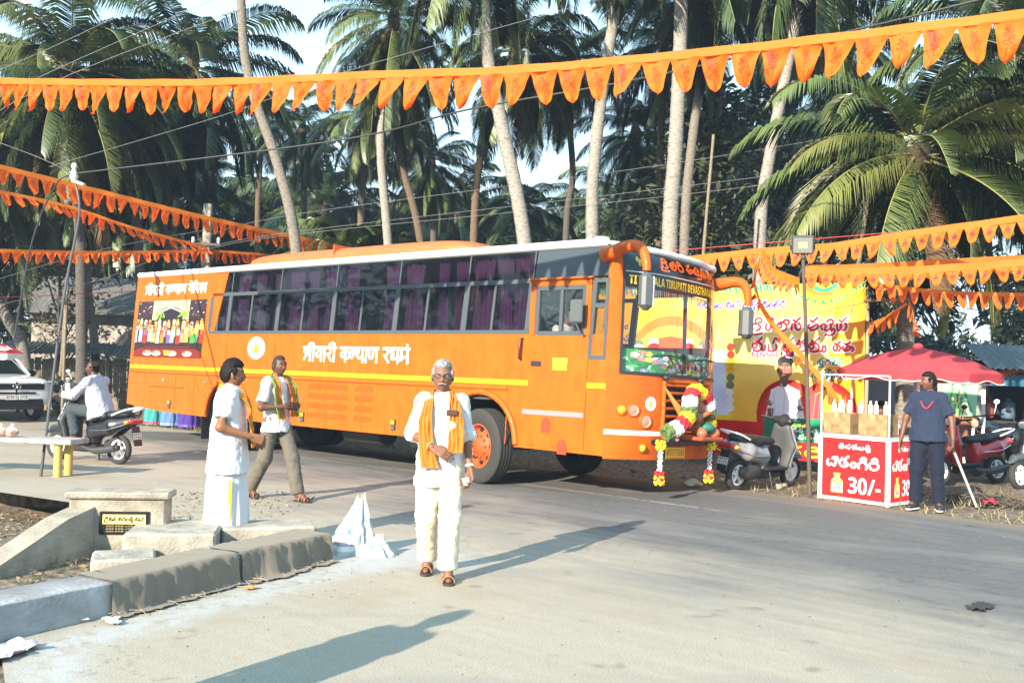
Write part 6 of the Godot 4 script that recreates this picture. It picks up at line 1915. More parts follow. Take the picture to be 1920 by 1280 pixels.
	for u in [0.35, 0.62]:
		var lm := thing("round_spot_lamp", "small round chromed lamp on the bumper shelf, %s of the winged figure" % ("left" if u < 0.5 else "right"), "lamp", w.origin)
		lm.basis = w.basis
		var p := front_at(u, 0.79, 0.12)
		var s1 := MB.new()
		s1.disc(p, 0.075, 0.05, 20, Basis(Vector3(1, 0, 0), Vector3(0, 0, 1), Vector3(0, -1, 0)), 0.012)
		part(lm, "housing", s1, mt("chrome", Color(0.75, 0.75, 0.76), 0.14, {"metal": 1.0}))
		var s2 := MB.new()
		s2.tube([p + Vector3(0, -0.07, 0), p + Vector3(0, -0.10, -0.01)], 0.015, 6)
		part(lm, "bracket", s2, mt("black_trim"))

# ------------------------------------------------------------------ left: parapet, kerb, hut, bench
func concrete(key: String, c: Color) -> StandardMaterial3D:
	return mt(key, c, 0.92, {"tex": ntex("conc", 0.012, 0.68, 1.0, 6, 512), "tri": 0.6, "bump": ntex("soilb", 0.08, 0.0, 1.0, 5), "bumps": 0.6})

func slab(a: Vector2, b: Vector2, w: float, h: float, bev := 0.02, y := 0.0) -> MB:
	# a block whose front edge runs from a to b on the ground, w deep towards the back-left
	var m := MB.new()
	var d := (b - a).normalized()
	var o := Vector2(d.y, -d.x)
	if o.x > 0: o = -o
	var c := (a + b) * 0.5 + o * w * 0.5
	m.box(Vector3(c.x, y + h * 0.5, c.y), Vector3(a.distance_to(b), h, w), Basis(Vector3(d.x, 0, d.y), Vector3.UP, Vector3(-d.y, 0, d.x)), bev)
	return m

func build_left() -> void:
	var cg := concrete("kerb_concrete", Color(0.40, 0.41, 0.42))
	var cb := concrete("parapet_concrete", Color(0.40, 0.36, 0.29))
	var cw := concrete("pale_concrete", Color(0.43, 0.40, 0.34))
	var nz := noise(1.0, 3, 61)
	# low kerb wall along the junction
	var k := MB.new()
	var pl := [Vector2(-3.35, -4.9), Vector2(-2.87, -5.83), Vector2(-2.42, -6.56), Vector2(-1.95, -7.52), Vector2(-1.52, -8.30)]
	var prof := [Vector2(0, -0.05), Vector2(0, 0.20), Vector2(-0.012, 0.212), Vector2(-0.34, 0.212), Vector2(-0.34, -0.35)]
	k.grid(40, 4, func(u, w):
		var f: float = u * 4.0
		var i := mini(int(f), 3)
		var p: Vector2 = pl[i].lerp(pl[i + 1], f - i)
		var d: Vector2 = (pl[i + 1] - pl[i]).normalized()
		var q: Vector2 = prof[roundi(w * 4)]
		var o := Vector2(d.y, -d.x)
		if o.x > 0: o = -o
		p += o * -q.x
		return Vector3(p.x, q.y + nz.get_noise_2d(u * 40.0, w * 3.0) * 0.004, p.y), false, false)
	k.renorm()
	solo("kerb_wall", k, cg, "low grey concrete kerb wall along the junction at lower left", "kerb")
	# jute cloth over the kerb: two pieces
	for q in [[0.455, 0.735, "frayed brown jute cloth draped over the left half of the kerb", 3], [0.742, 1.03, "brown jute cloth sagging to the ground near the white sack", 4]]:
		var c := MB.new()
		var n2 := noise(1.0, 3, q[3])
		c.grid(56, 22, func(u, w):
			var f: float = lerpf(q[0], q[1], u) * 4.0
			var i := clampi(int(f), 0, 3)
			var p: Vector2 = pl[i] + (pl[i + 1] - pl[i]) * (f - i)
			var d: Vector2 = (pl[i + 1] - pl[i]).normalized()
			var o := Vector2(d.y, -d.x)
			if o.x > 0: o = -o
			var fold := n2.get_noise_2d(u * 7.0, w * 1.2) * 0.026 + 0.008 * sin(u * 26.0 + 3.0 * n2.get_noise_2d(u * 3.0, 0.0)) * smoothstep(0.3, 0.9, w)
			var drop := 0.205 if q[3] == 3 else 0.215
			var l: float = w * (0.36 + drop + 0.05 + 0.05 * n2.get_noise_2d(u * 6.0, 5.0))
			var x := 0.0
			var y := 0.0
			if l < 0.34: x = 0.34 - l; y = 0.222
			else:
				var e := l - 0.34
				x = -0.014 - e * 0.14; y = 0.222 - e
				if y < 0.012: x -= (0.012 - y) * 0.9; y = 0.012
			if q[3] == 4 and u < 0.6 and w > 0.55: x -= 0.14 * sin(u / 0.6 * PI) * (w - 0.55)
			p += o * (x - fold * smoothstep(0.2, 0.7, w))
			return Vector3(p.x, maxf(y, 0.008) + absf(fold) * 0.45 * (1.0 - smoothstep(0.4, 0.7, w)) + 0.004, p.y))
		solo("jute_cloth", c, mt("jute", Color(0.38, 0.325, 0.25), 0.95, {"tex": ntex("jutew", 0.20, 0.35, 1.0, 4), "tri": Vector3(2.2, 2.2, 2.2), "rim": 0.3}), q[2], "cloth", Transform3D(), "jute cloths over the kerb")
	var fz := MB.new()
	rng.seed = 33
	for i in 170:
		var f: float = rng.randf_range(0.46, 1.02) * 4.0 - 0.001
		var e := mini(int(f), 3)
		var p: Vector2 = pl[e] + (pl[e + 1] - pl[e]) * (f - e)
		var dn: Vector2 = (pl[e + 1] - pl[e]).normalized()
		p += Vector2(-dn.y, dn.x) * rng.randf_range(0.03, 0.075)
		var v := Vector3(p.x, rng.randf_range(0.006, 0.03), p.y)
		var w := Vector3(rng.randfn() * 0.03, -0.004, rng.randfn() * 0.03)
		fz.tube([v, v + w + Vector3(0, 0.008, 0), v + w * 2.0], 0.0022, 4, false)
	tag(part(self, "jute_fray", fz, mt("fray", Color(0.36, 0.29, 0.20), 0.95)), "loose jute threads along the cloth's lower edge", "thread", "", "stuff")
	# concrete blocks behind the kerb
	solo("concrete_block", slab(Vector2(-3.05, -7.46), Vector2(-2.62, -7.62), 0.42, 0.14), cw, "low pale concrete slab touching the kerb beside the plaque parapet", "block")
	solo("concrete_block", slab(Vector2(-3.02, -7.98), Vector2(-2.32, -8.10), 0.75, 0.25), cw, "large white-topped concrete block in front of the man in a dhoti", "block")
	solo("concrete_block", slab(Vector2(-2.36, -8.42), Vector2(-1.62, -8.66), 0.42, 0.24), cw, "long grey concrete slab between the dhoti man and the white sack", "block")
	# parapet with plaque and sloping wing wall
	var par := thing("culvert_parapet", "weathered concrete culvert parapet with sloping wing wall and a plaque", "wall", Vector3(-3.25, -0.17, -8.55), 0.12)
	var m := MB.new()
	m.box(Vector3(0, 0.14, 0), Vector3(0.78, 0.98, 0.24), Basis(), 0.02)
	m.box(Vector3(0, 0.655, 0), Vector3(0.84, 0.06, 0.30), Basis(), 0.015)
	part(par, "pillar", m, cb)
	var wg := MB.new()
	wg.prism(PackedVector2Array([Vector2(0, -0.4), Vector2(0, 0.56), Vector2(0.30, 0.50), Vector2(1.95, -0.10), Vector2(2.5, -0.22), Vector2(2.5, -0.4)]), -0.11, 0.11, Transform3D(Basis(Vector3(-0.42, 0, 0.907), Vector3.UP, Vector3(0.907, 0, 0.42) * -1.0), Vector3(-0.28, 0, 0.08)))
	part(par, "wing_wall", wg, cb)
	var pk := Ink.new(256, 128, Color(0.03, 0.03, 0.035))
	pk.rect(12, 10, 232, 60, Color(0.80, 0.72, 0.42)); pk.rect(16, 14, 224, 52, Color(0.85, 0.78, 0.50))
	pk.indic("shri ma ta _ va ra la kshmi _ su ba_", TEL.merged({"ba_": TEL.baa}), 22, 26, 26, 5, Color(0.10, 0.08, 0.05), 212)
	for r in 3: pk.indic("ka ra na _ ta ya ma _ la sa ri _ va ni gi", TEL, 30, 78 + r * 16, 9, 2, Color(0.6, 0.55, 0.4), 196)
	var pq := MB.new()
	pq.box(Vector3(0.06, 0.43, 0.126), Vector3(0.40, 0.19, 0.02), Basis(), 0.004)
	var pn := part(par, "plaque", pq, mt("plaque_black", Color(0.015, 0.015, 0.018), 0.3))
	var pf := MB.new()
	pf.quad(Vector3(-0.13, 0.345, 0.138), Vector3(0.25, 0.345, 0.138), Vector3(0.25, 0.515, 0.138), Vector3(-0.13, 0.515, 0.138), Vector3(0, 0, 1))
	part(pn, "inscription", pf, printm("plaque_print", pk, 0.35))
	# rubble at the block
	rng.seed = 51
	for i in 9:
		var s := MB.new()
		s.ell(Vector3.ZERO, Vector3(rng.randf_range(0.03, 0.08), rng.randf_range(0.02, 0.05), rng.randf_range(0.03, 0.07)), 8, 6)
		s.wob(0.03, 14.0, nz)
		solo("stone", s, cw, "small pale broken concrete lump on the ground behind the jute covered kerb", "stone", Transform3D(Basis(), Vector3(rng.randf_range(-2.6, -1.9), 0.02, rng.randf_range(-9.5, -8.9))), "broken concrete lumps behind the kerb")
	# white and blue plastic sack
	var sk := thing("plastic_sack", "crumpled white and blue woven plastic sack slumped on the road", "sack", Vector3(-1.33, 0, -8.78), -0.1)
	var sp := Ink.new(128, 128, Color(0.74, 0.74, 0.72))
	for i in 26: sp.stroke([Vector2(rng.randf() * 128, rng.randf() * 128), Vector2(rng.randf() * 128, rng.randf() * 128)], 2.0 + rng.randf() * 9.0, [Color(0.62, 0.72, 0.80), Color(0.80, 0.66, 0.64), Color(0.90, 0.90, 0.88), Color(0.50, 0.62, 0.74)][i % 4])
	for q in [[Vector3(0, 0, 0), 0.19, 0.47, 21, "upright_sheet"], [Vector3(0.20, 0, 0.06), 0.15, 0.17, 22, "flat_sheet"]]:
		var b := MB.new()
		var n2 := noise(1.0, 3, q[3])
		b.grid(80, 30, func(u, w):
			var a: float = u * TAU
			var r: float = q[1] * (0.13 + 0.87 * pow(w, 1.25)) * (1.0 + 0.13 * sin(a * 7.0 + 3.0 * n2.get_noise_2d(w * 2.0, 3.0)) + 0.08 * sin(a * 13.0 + w * 3.0) + 0.22 * n2.get_noise_2d(cos(a) * 1.6 + w, sin(a) * 1.6))
			return q[0] + Vector3(cos(a) * r * 1.25 + 0.06 * (1.0 - w), q[2] * (1.0 - w) * (1.0 + 0.18 * n2.get_noise_2d(cos(a) * 2.0, sin(a) * 2.0)), sin(a) * r * 0.8), true)
		var smt := printm("sack_print", sp, 0.4, {"back": lin(0.3, 0.3, 0.3)})
		part(sk, q[4], b, smt)
	# litter on the concrete
	var lit := [[-2.62, -6.35, 0.10, Color(0.45, 0.38, 0.42), "torn pinkish paper scrap on the ground by the jute cloth"], [-2.42, -6.28, 0.09, Color(0.72, 0.74, 0.76), "white paper scrap on the ground by the jute cloth's frayed corner"], [-2.72, -5.55, 0.20, Color(0.50, 0.42, 0.52), "crumpled pale mauve cloth at the foot of the kerb's left end"], [-1.82, -7.28, 0.05, Color(0.75, 0.24, 0.04), "orange scrap at the foot of the jute cloth"], [3.41, -7.29, 0.13, Color(0.030, 0.028, 0.026), "curled dark leaf lying on the road at the far right"]]
	for q in lit:
		var c := MB.new()
		var n2 := noise(1.0, 3, int(absf(q[0]) * 100))
		c.grid(14, 10, func(u, w): return Vector3((u - 0.5) * q[2] * 2.2 * (1.0 - 0.4 * absf(w - 0.5)), 0.012 + 0.10 * q[2] * (1.0 + n2.get_noise_2d(u * 4.0, w * 4.0) * 1.6), (w - 0.5) * q[2] * (1.0 + 0.6 * n2.get_noise_1d(u * 5.0))), false, true)
		solo("leaf" if q[0] > 3 else "scrap", c, mt("scrap" + str(q[3]), q[3], 0.8), q[4], "leaf" if q[0] > 3 else "litter", Transform3D(Basis(Vector3.UP, q[0] * 3.0), Vector3(q[0], 0.0, q[1])))
	# bench of concrete on round yellow legs, with bags of sweets
	var be := thing("concrete_bench", "grey concrete bench on round yellow legs at the left edge", "bench", Vector3(-6.9, 0, -13.75), -0.12)
	var bt := MB.new()
	bt.box(Vector3(0, 0.47, 0), Vector3(2.3, 0.07, 0.46), Basis(), 0.012)
	part(be, "seat", bt, concrete("bench_top", Color(0.45, 0.44, 0.41)))
	for x in [-0.6, 0.92]:
		for z in [-0.13, 0.13]:
			if x < 0 or z > 0 or true:
				var lm := MB.new()
				lm.disc(Vector3(x + (0.14 if z < 0 and x < 0 else 0.0), 0.20, z), 0.055, 0.46, 16)
				part(be, "leg", lm, mt("leg_yellow", Color(0.50, 0.38, 0.10), 0.6, {"tex": ntex("busdirt", 0.012, 0.86, 1.0, 5), "tri": 2.0}))
	rng.seed = 8
	for i in 7:
		var b := thing("bag_of_sweets", "plastic bag of orange-red sweets, %s on the bench" % ["leftmost in front", "second from the left in front", "third from the left in front", "fourth from the left in front", "rightmost in front", "left one of the back pair", "right one of the back pair"][i], "bag", Vector3(-7.30 + (i % 5) * 0.155 + (0.08 if i > 4 else 0.0), 0.505, -13.62 - (0.2 if i > 4 else 0.0)), i * 0.7, "bags of sweets on the bench")
		var c := MB.new()
		for h in 30: c.ell(Vector3(rng.randf_range(-0.055, 0.055), 0.02 + rng.randf() * 0.08, rng.randf_range(-0.05, 0.05)), Vector3.ONE * rng.randf_range(0.014, 0.022), 6, 4)
		part(b, "sweets", c, [mt("sweet_red", Color(0.52, 0.09, 0.03), 0.5), mt("sweet_orange", Color(0.58, 0.20, 0.04), 0.5)][i % 2])
		var g := MB.new()
		g.lathe(Vector3.ZERO, [Vector2(0.012, 0.185), Vector2(0.03, 0.165), Vector2(0.02, 0.15), Vector2(0.055, 0.135), Vector2(0.078, 0.09), Vector2(0.078, 0.03), Vector2(0.065, 0.004), Vector2(0.001, 0.002)], 16)
		g.wob(0.012, 20.0, nz)
		part(b, "bag_film", g, mt("film", Color(0.85, 0.85, 0.85, 0.22), 0.12))
	build_hut()

func build_hut() -> void:
	var hut := thing("wooden_hut", "old plank hut with a corrugated iron roof beside the road", "hut", Vector3(-11.9, 0, -29.6), 0.30)
	rng.seed = 19
	var wood := [mt("plank0", Color(0.42, 0.33, 0.21), 0.9, {"tex": ntex("bark", 0.03, 0.45, 1.0, 5), "tri": Vector3(2.5, 0.25, 2.5)}), mt("plank1", Color(0.34, 0.27, 0.18), 0.9, {"tex": ntex("bark", 0.03, 0.45, 1.0, 5), "tri": Vector3(2.0, 0.2, 2.0)}), mt("plank2", Color(0.48, 0.40, 0.27), 0.9, {"tex": ntex("bark", 0.03, 0.45, 1.0, 5), "tri": Vector3(3.0, 0.3, 3.0)})]
	for i in 26:
		var p := MB.new()
		var w := rng.randf_range(0.188, 0.200)
		p.box(Vector3(-2.35 + i * 0.192, 0.74 + rng.randf_range(-0.03, 0.03), rng.randf_range(-0.012, 0.012)), Vector3(w - 0.012, 1.48, 0.025), Basis(Vector3.BACK, rng.randf_range(-0.012, 0.012)), 0.003)
		part(hut, "plank", p, wood[rng.randi() % 3])
	for i in 12:
		for s in [0, 1]:
			var p := MB.new()
			p.box(Vector3(-2.45 if s == 0 else 2.62, 0.74, -0.15 - i * 0.2), Vector3(0.025, 1.48, 0.19), Basis(), 0.003)
			part(hut, "plank", p, wood[(i + s) % 3])
	for x in [-2.5, 0.1, 2.66]:
		var p := MB.new()
		p.box(Vector3(x, 0.79, 0.05), Vector3(0.09, 1.6, 0.09), Basis(), 0.01)
		part(hut, "post", p, wood[2])
	for y in [0.45, 1.36]:
		var p := MB.new()
		p.box(Vector3(0.08, y, 0.035), Vector3(5.0, 0.07, 0.03), Basis(), 0.005)
		part(hut, "batten", p, wood[0])
	var tin := mt("tin", Color(0.16, 0.18, 0.21), 0.5, {"metal": 0.5, "tex": ntex("busdirt2", 0.02, 0.45, 1.0, 5), "tri": 0.7})
	for i in 6:
		var r := MB.new()
		r.grid(40, 6, func(u, w): return Vector3(-3.0 + i * 1.02 + u * 1.06, 1.64 - 0.04 * (i % 2) + 0.02 * sin(u * TAU * 8.0) + (1.0 - w) * 0.34 - 0.10 * sin(w * PI) * 0.4 - (0.16 * pow(maxf(0.0, i + u - 4.2), 1.5)), lerpf(-2.7, 0.75, w)), false, false)
		part(hut, "roof_sheet", r, tin)
	# sagging tarpaulin lean-to on the right
	var tp := MB.new()
	tp.grid(16, 12, func(u, w): return Vector3(0.9 + u * 2.9, 1.46 - u * u * 0.5 - 0.12 * sin(u * PI) - 0.25 * w, 0.15 + w * 1.5 + 0.05 * sin(u * 9.0)), false, true)
	part(hut, "tarpaulin", tp, mt("tarp", Color(0.20, 0.19, 0.17), 0.9, {"tex": ntex("busdirt2", 0.02, 0.45, 1.0, 5), "tri": 0.5}))
	for x in [3.6, 1.2]:
		var p := MB.new()
		p.tube([Vector3(x, 0, 1.55), Vector3(x - 0.02, 1.35, 1.55)], 0.035, 7)
		part(hut, "post", p, wood[1])
	# red and white umbrella behind the parked car
	umbrella("red sun umbrella with a white printed patch cut by the left edge", Vector3(-11.27, 0, -22.0), 1.84, 0.66, 0.24, true, 0.9)

func umbrella(label: String, at: Vector3, apex: float, r: float, drop: float, printed: bool, yaw := 0.0, tilt := 0.0) -> Node3D:
	var u := thing("sun_umbrella", label, "umbrella", at, yaw)
	var red := mt("umbrella_red", Color(0.68, 0.085, 0.105), 0.75, {"back": lin(0.85, 0.16, 0.18), "tex": ntex("weave", 0.10, 0.90, 1.0), "tri": 2.0})
	var white := mt("piping_white", Color(0.78, 0.76, 0.72), 0.7)
	var tb := Basis(Vector3.BACK, tilt)
	var o := Vector3(0, apex, 0)
	var pt := func(a, t, sag): return o + tb * Vector3(cos(a) * r * t, -drop * (0.25 * t + 0.75 * t * t) - sag, sin(a) * r * t)
	for k in 8:
		var a0 := TAU * k / 8.0
		var pm := MB.new()
		pm.grid(8, 10, func(s, w): return pt.call(a0 + s * TAU / 8.0, maxf(w, 0.01) * (1.0 - 0.075 * sin(s * PI) * w), 0.03 * sin(s * PI) * w), false, false)
		part(u, "canopy_panel", pm, red)
		var vm := MB.new()
		vm.grid(10, 3, func(s, w):
			var e: Vector3 = pt.call(a0 + s * TAU / 8.0, 1.0 - 0.075 * sin(s * PI), 0.03 * sin(s * PI))
			return e + Vector3(0, -w * (0.11 + 0.02 * sin(s * PI * 3.0)), 0) + tb * Vector3(cos(a0 + s * TAU / 8), 0, sin(a0 + s * TAU / 8)) * (0.004 - 0.02 * w))
		part(u, "valance", vm, white if printed else red)
		var sm := MB.new()
		var pts := []
		for i in 11: 
			var s := i / 10.0
			pts.append(pt.call(a0 + s * TAU / 8.0, 1.0 - 0.075 * sin(s * PI), 0.03 * sin(s * PI)) + Vector3(0, -0.115 - 0.02 * sin(s * PI * 3.0), 0))
		sm.tube(pts, 0.007, 5)
		part(u, "piping", sm, white)
		var rb := MB.new()
		rb.tube([pt.call(a0, 0.02, 0.02), pt.call(a0, 0.5, 0.02), pt.call(a0, 0.98, 0.02)], 0.007, 5)
		part(u, "rib", rb, mt("chrome", Color(0.75, 0.75, 0.76), 0.14, {"metal": 1.0}))
	var tp := MB.new()
	tp.ell(o + Vector3(0, 0.02, 0), Vector3(0.07, 0.05, 0.07), 10, 6)
	part(u, "top_cap", tp, red)
	var pl := MB.new()
	pl.tube([Vector3(0, 0, 0), o], 0.019, 8)
	part(u, "pole", pl, white if not printed else mt("chrome"))
	if printed:
		var k := Ink.new(256, 160, Color(1, 1, 1, 0))
		k.ell(128, 60, 70, 44, Color(0.9, 0.9, 0.88)); k.indic("ka na ra", TEL, 78, 34, 22, 6, Color(0.75, 0.05, 0.10), 100); k.indic("va la sa ta", TEL, 76, 66, 20, 6, Color(0.75, 0.05, 0.10), 104)
		k.rect(206, 40, 20, 80, Color(0.92, 0.92, 0.9))
		var mm := printm("umbrella_print", k, 0.7)
		mm.transparency = BaseMaterial3D.TRANSPARENCY_ALPHA_SCISSOR
		var qm := MB.new()
		qm.grid(8, 8, func(s, w): return pt.call(TAU * (0.17 + (1.0 - s) * 0.18), 0.42 + 0.5 * w, -0.012), false, true)
		part(u, "print", qm, mm)
	return u

# ------------------------------------------------------------------ right: banner, drink stall, shop
func banner_ink() -> Ink:
	var W := 1024
	var H := 560
	var k := Ink.new(W, H, Color(0.97, 0.66, 0.08))
	for i in 40:
		var t := i / 40.0
		k.ell(720, 190, 560 * (1 - t), 330 * (1 - t), Color(0.97, 0.66, 0.08).lerp(Color(0.99, 0.90, 0.52), t))
	k.fillp([[Vector2(930, 60), Vector2(1024, 20), Vector2(1024, 420), Vector2(900, 300)]], Color(0.97, 0.62, 0.08))
	# fringe of leaves along the top
	for i in 90: k.stroke([Vector2(i * 11.5, 0), Vector2(i * 11.5 + 5, 14 + (i * 7) % 11)], 8, [Color(0.05, 0.55, 0.42), Color(0.20, 0.65, 0.50)][i % 2])
	for r in 5: k.ell(888, 0, 108 - r * 20, 66 - r * 12, [Color(0.05, 0.60, 0.40), Color(0.97, 0.70, 0.10), Color(0.98, 0.45, 0.08), Color(0.05, 0.60, 0.40), Color(0.97, 0.80, 0.2)][r])
	for i in 12: k.ell(888 + 96 * cos(PI * i / 11), 58 * sin(PI * i / 11), 9, 9, Color(0.98, 0.75, 0.12))
	# arch with a robed figure between garlands
	k.ell(330, 330, 212, 232, Color(0.95, 0.42, 0.05)); k.ell(330, 336, 186, 204, Color(0.99, 0.62, 0.22)); k.ell(330, 350, 160, 180, Color(0.93, 0.30, 0.05))
	k.rect(100, 420, 470, 140, Color(0.98, 0.80, 0.10))
	for s in [-1, 1]:
		for g in 2:
			var x: float = 330.0 + s * (70 + g * 62)
			for i in 15:
				var y := 190.0 + i * 16 + g * 6
				var c: Color = [Color(0.93, 0.93, 0.92), Color(0.85, 0.06, 0.06), Color(0.85, 0.06, 0.06), Color(0.93, 0.93, 0.9), Color(0.35, 0.45, 0.28), Color(0.90, 0.91, 0.93), Color(0.93, 0.94, 0.95), Color(0.9, 0.9, 0.93), Color(0.35, 0.45, 0.28), Color(0.95, 0.75, 0.1), Color(0.85, 0.08, 0.06), Color(0.95, 0.75, 0.1), Color(0.9, 0.9, 0.93), Color(0.4, 0.45, 0.3), Color(0.85, 0.1, 0.1)][(i + g * 4) % 15]
				k.ell(x + sin(i * 0.4) * 6, y, 22, 13, c)
	k.fillp([[Vector2(496, 232), Vector2(536, 232), Vector2(562, 430), Vector2(470, 430)]], Color(0.86, 0.86, 0.93))
	k.fillp([[Vector2(300, 260), Vector2(356, 260), Vector2(372, 440), Vector2(284, 440)]], Color(0.84, 0.85, 0.92))
	k.ell(516, 232, 34, 26, Color(0.92, 0.88, 0.86)); k.ell(516, 200, 17, 20, Color(0.82, 0.58, 0.40)); k.fillp([[Vector2(499, 192), Vector2(533, 192), Vector2(516, 130)]], Color(0.93, 0.70, 0.45))
	for i in 9:
		for s in [-1, 1]: k.ell(516 + s * (48 + (i % 3)), 205 + i * 25, 15, 13, [Color(0.85, 0.15, 0.08), Color(0.96, 0.70, 0.08), Color(0.40, 0.46, 0.28), Color(0.92, 0.92, 0.93), Color(0.90, 0.90, 0.94)][mini(i / 2, 4)])
	# two portraits in a red heart
	for i in 5:
		var hc := Color(0.70, 0.02, 0.03).lerp(Color(0.93, 0.30, 0.10), i / 4.0)
		k.ell(770, 414, 108 - i * 9, 108 - i * 9, hc); k.ell(904, 412, 104 - i * 9, 104 - i * 9, hc)
	k.fillp([[Vector2(690, 440), Vector2(712, 340), Vector2(760, 318), Vector2(812, 340), Vector2(836, 440)]], Color(0.93, 0.94, 0.97))
	k.rect(744, 290, 30, 40, Color(0.48, 0.30, 0.24)); k.ell(760, 272, 27, 34, Color(0.52, 0.33, 0.26)); k.ell(760, 250, 28, 20, Color(0.06, 0.06, 0.07)); k.ell(760, 276, 22, 24, Color(0.52, 0.33, 0.26)); k.rect(748, 286, 24, 4, Color(0.08, 0.06, 0.06))
	k.rect(700, 400, 22, 46, Color(0.50, 0.32, 0.25))
	k.stroke([Vector2(748, 320), Vector2(760, 342), Vector2(774, 320)], 4, Color(0.78, 0.80, 0.86)); k.stroke([Vector2(760, 342), Vector2(760, 440)], 2, Color(0.74, 0.76, 0.83)); k.stroke([Vector2(722, 352), Vector2(728, 440)], 3, Color(0.80, 0.82, 0.88)); k.stroke([Vector2(802, 352), Vector2(798, 440)], 3, Color(0.80, 0.82, 0.88))
	for s in [-1, 1]:
		k.ell(760 + s * 24, 276, 4, 9, Color(0.46, 0.28, 0.22)); k.ell(760 + s * 9, 268, 5, 2.4, Color(0.9, 0.88, 0.85)); k.ell(760 + s * 9, 268, 2.4, 2.4, Color(0.05, 0.04, 0.04)); k.rect(751 + s * 9 - 2, 259, 14, 3, Color(0.06, 0.05, 0.05))
	k.stroke([Vector2(760, 266), Vector2(758, 280), Vector2(763, 281)], 2, Color(0.40, 0.24, 0.19)); k.rect(753, 293, 14, 2, Color(0.45, 0.16, 0.15))
	k.fillp([[Vector2(846, 440), Vector2(864, 350), Vector2(905, 330), Vector2(950, 350), Vector2(978, 440)]], Color(0.95, 0.74, 0.10))
	k.fillp([[Vector2(846, 440), Vector2(850, 360), Vector2(890, 340), Vector2(884, 440)]], Color(0.85, 0.22, 0.30))
	k.ell(905, 300, 25, 32, Color(0.06, 0.05, 0.06)); k.ell(905, 306, 20, 25, Color(0.56, 0.37, 0.28)); k.ell(905, 292, 3, 3, Color(0.7, 0.1, 0.1))
	for s in [-1, 1]: k.ell(905 + s * 8, 303, 4, 2, Color(0.08, 0.05, 0.05)); k.stroke([Vector2(905 + s * 13, 298), Vector2(905 + s * 4, 297)], 2, Color(0.08, 0.05, 0.05))
	k.rect(899, 320, 13, 2.4, Color(0.6, 0.1, 0.12))
	for i in 7: k.stroke([Vector2(868 + i * 16, 352), Vector2(856 + i * 19, 440)], 2, Color(0.84, 0.58, 0.05))
	# lower bands
	k.rect(0, 446, W, 114, Color(0.83, 0.03, 0.06))
	k.fillp([[Vector2(690, 430), Vector2(1024, 425), Vector2(1024, 500), Vector2(690, 505)]], Color(0.02, 0.50, 0.36))
	# lettering
	var red := Color(0.80, 0.06, 0.10)
	var wh := Color(0.98, 0.97, 0.95)
	for q in [["shri ni vaa sa _ ka lyaa nna", 640, 112, 40, 330], ["ma ho tsa va mu", 640, 176, 42, 260], ["na ku", 918, 186, 28, 72]]:
		k.indic(q[0], TEL, q[1], q[2], q[3], 15, wh, q[4])
		k.indic(q[0], TEL, q[1], q[2], q[3], 7.5, red, q[4])
	k.indic("ja ya mu lu _ ma hi _ shri tsa va ma o ta ra".replace("lu", "la").replace("hi", "ho"), TEL, 430, 52, 24, 7, wh, 330)
	k.indic("ja ya mu la _ ma ho _ shri tsa va ma o ta ra", TEL, 430, 52, 24, 4.5, Color(0.25, 0.18, 0.60), 330)
	k.indic("vi cche yu chu na na _ ta na _ ri", TEL, 640, 219, 15, 3.0, Color(0.45, 0.12, 0.50), 150)
	for q in [["sva ga ta o", 868, 236, 22, 90], ["su sva ga ta o", 850, 276, 24, 124]]:
		k.indic(q[0], TEL, q[1], q[2], q[3], 8, wh, q[4])
		k.indic(q[0], TEL, q[1], q[2], q[3], 4.2, Color(0.02, 0.48, 0.36), q[4])
	for i in 4: k.indic(["ma o tra o", "sa la ri _ ka", "gi vi o dam", "na ma ho"][i].replace("tra", "tha"), TEL, 40 + i * 6, 120 + i * 46, 26, 4.5, Color(0.12, 0.22, 0.62), 110)
	k.indic("ka kshmi _ ya va la ka ma", TEL, 730, 446, 9, 2, Color(0.95, 0.85, 0.2), 110)
	k.indic("shri ma ta _ sa hya _".replace("hya", "lyaa") + " va ri", TEL, 770, 458, 13, 3, wh, 150)
	k.indic("va o ka ta la kshmi _ sa tsa na", TEL, 740, 478, 15, 3.2, wh, 230)
	for q in [["ga ri _ vi la va _ ga ri _ ma ho ga ri vi", 60, 518, 30, 900]]:
		k.indic(q[0], TEL, q[1], q[2], q[3], 10, Color(0.05, 0.03, 0.02), q[4])
		k.indic(q[0], TEL, q[1], q[2], q[3], 6, Color(0.96, 0.88, 0.08), q[4])
	return k

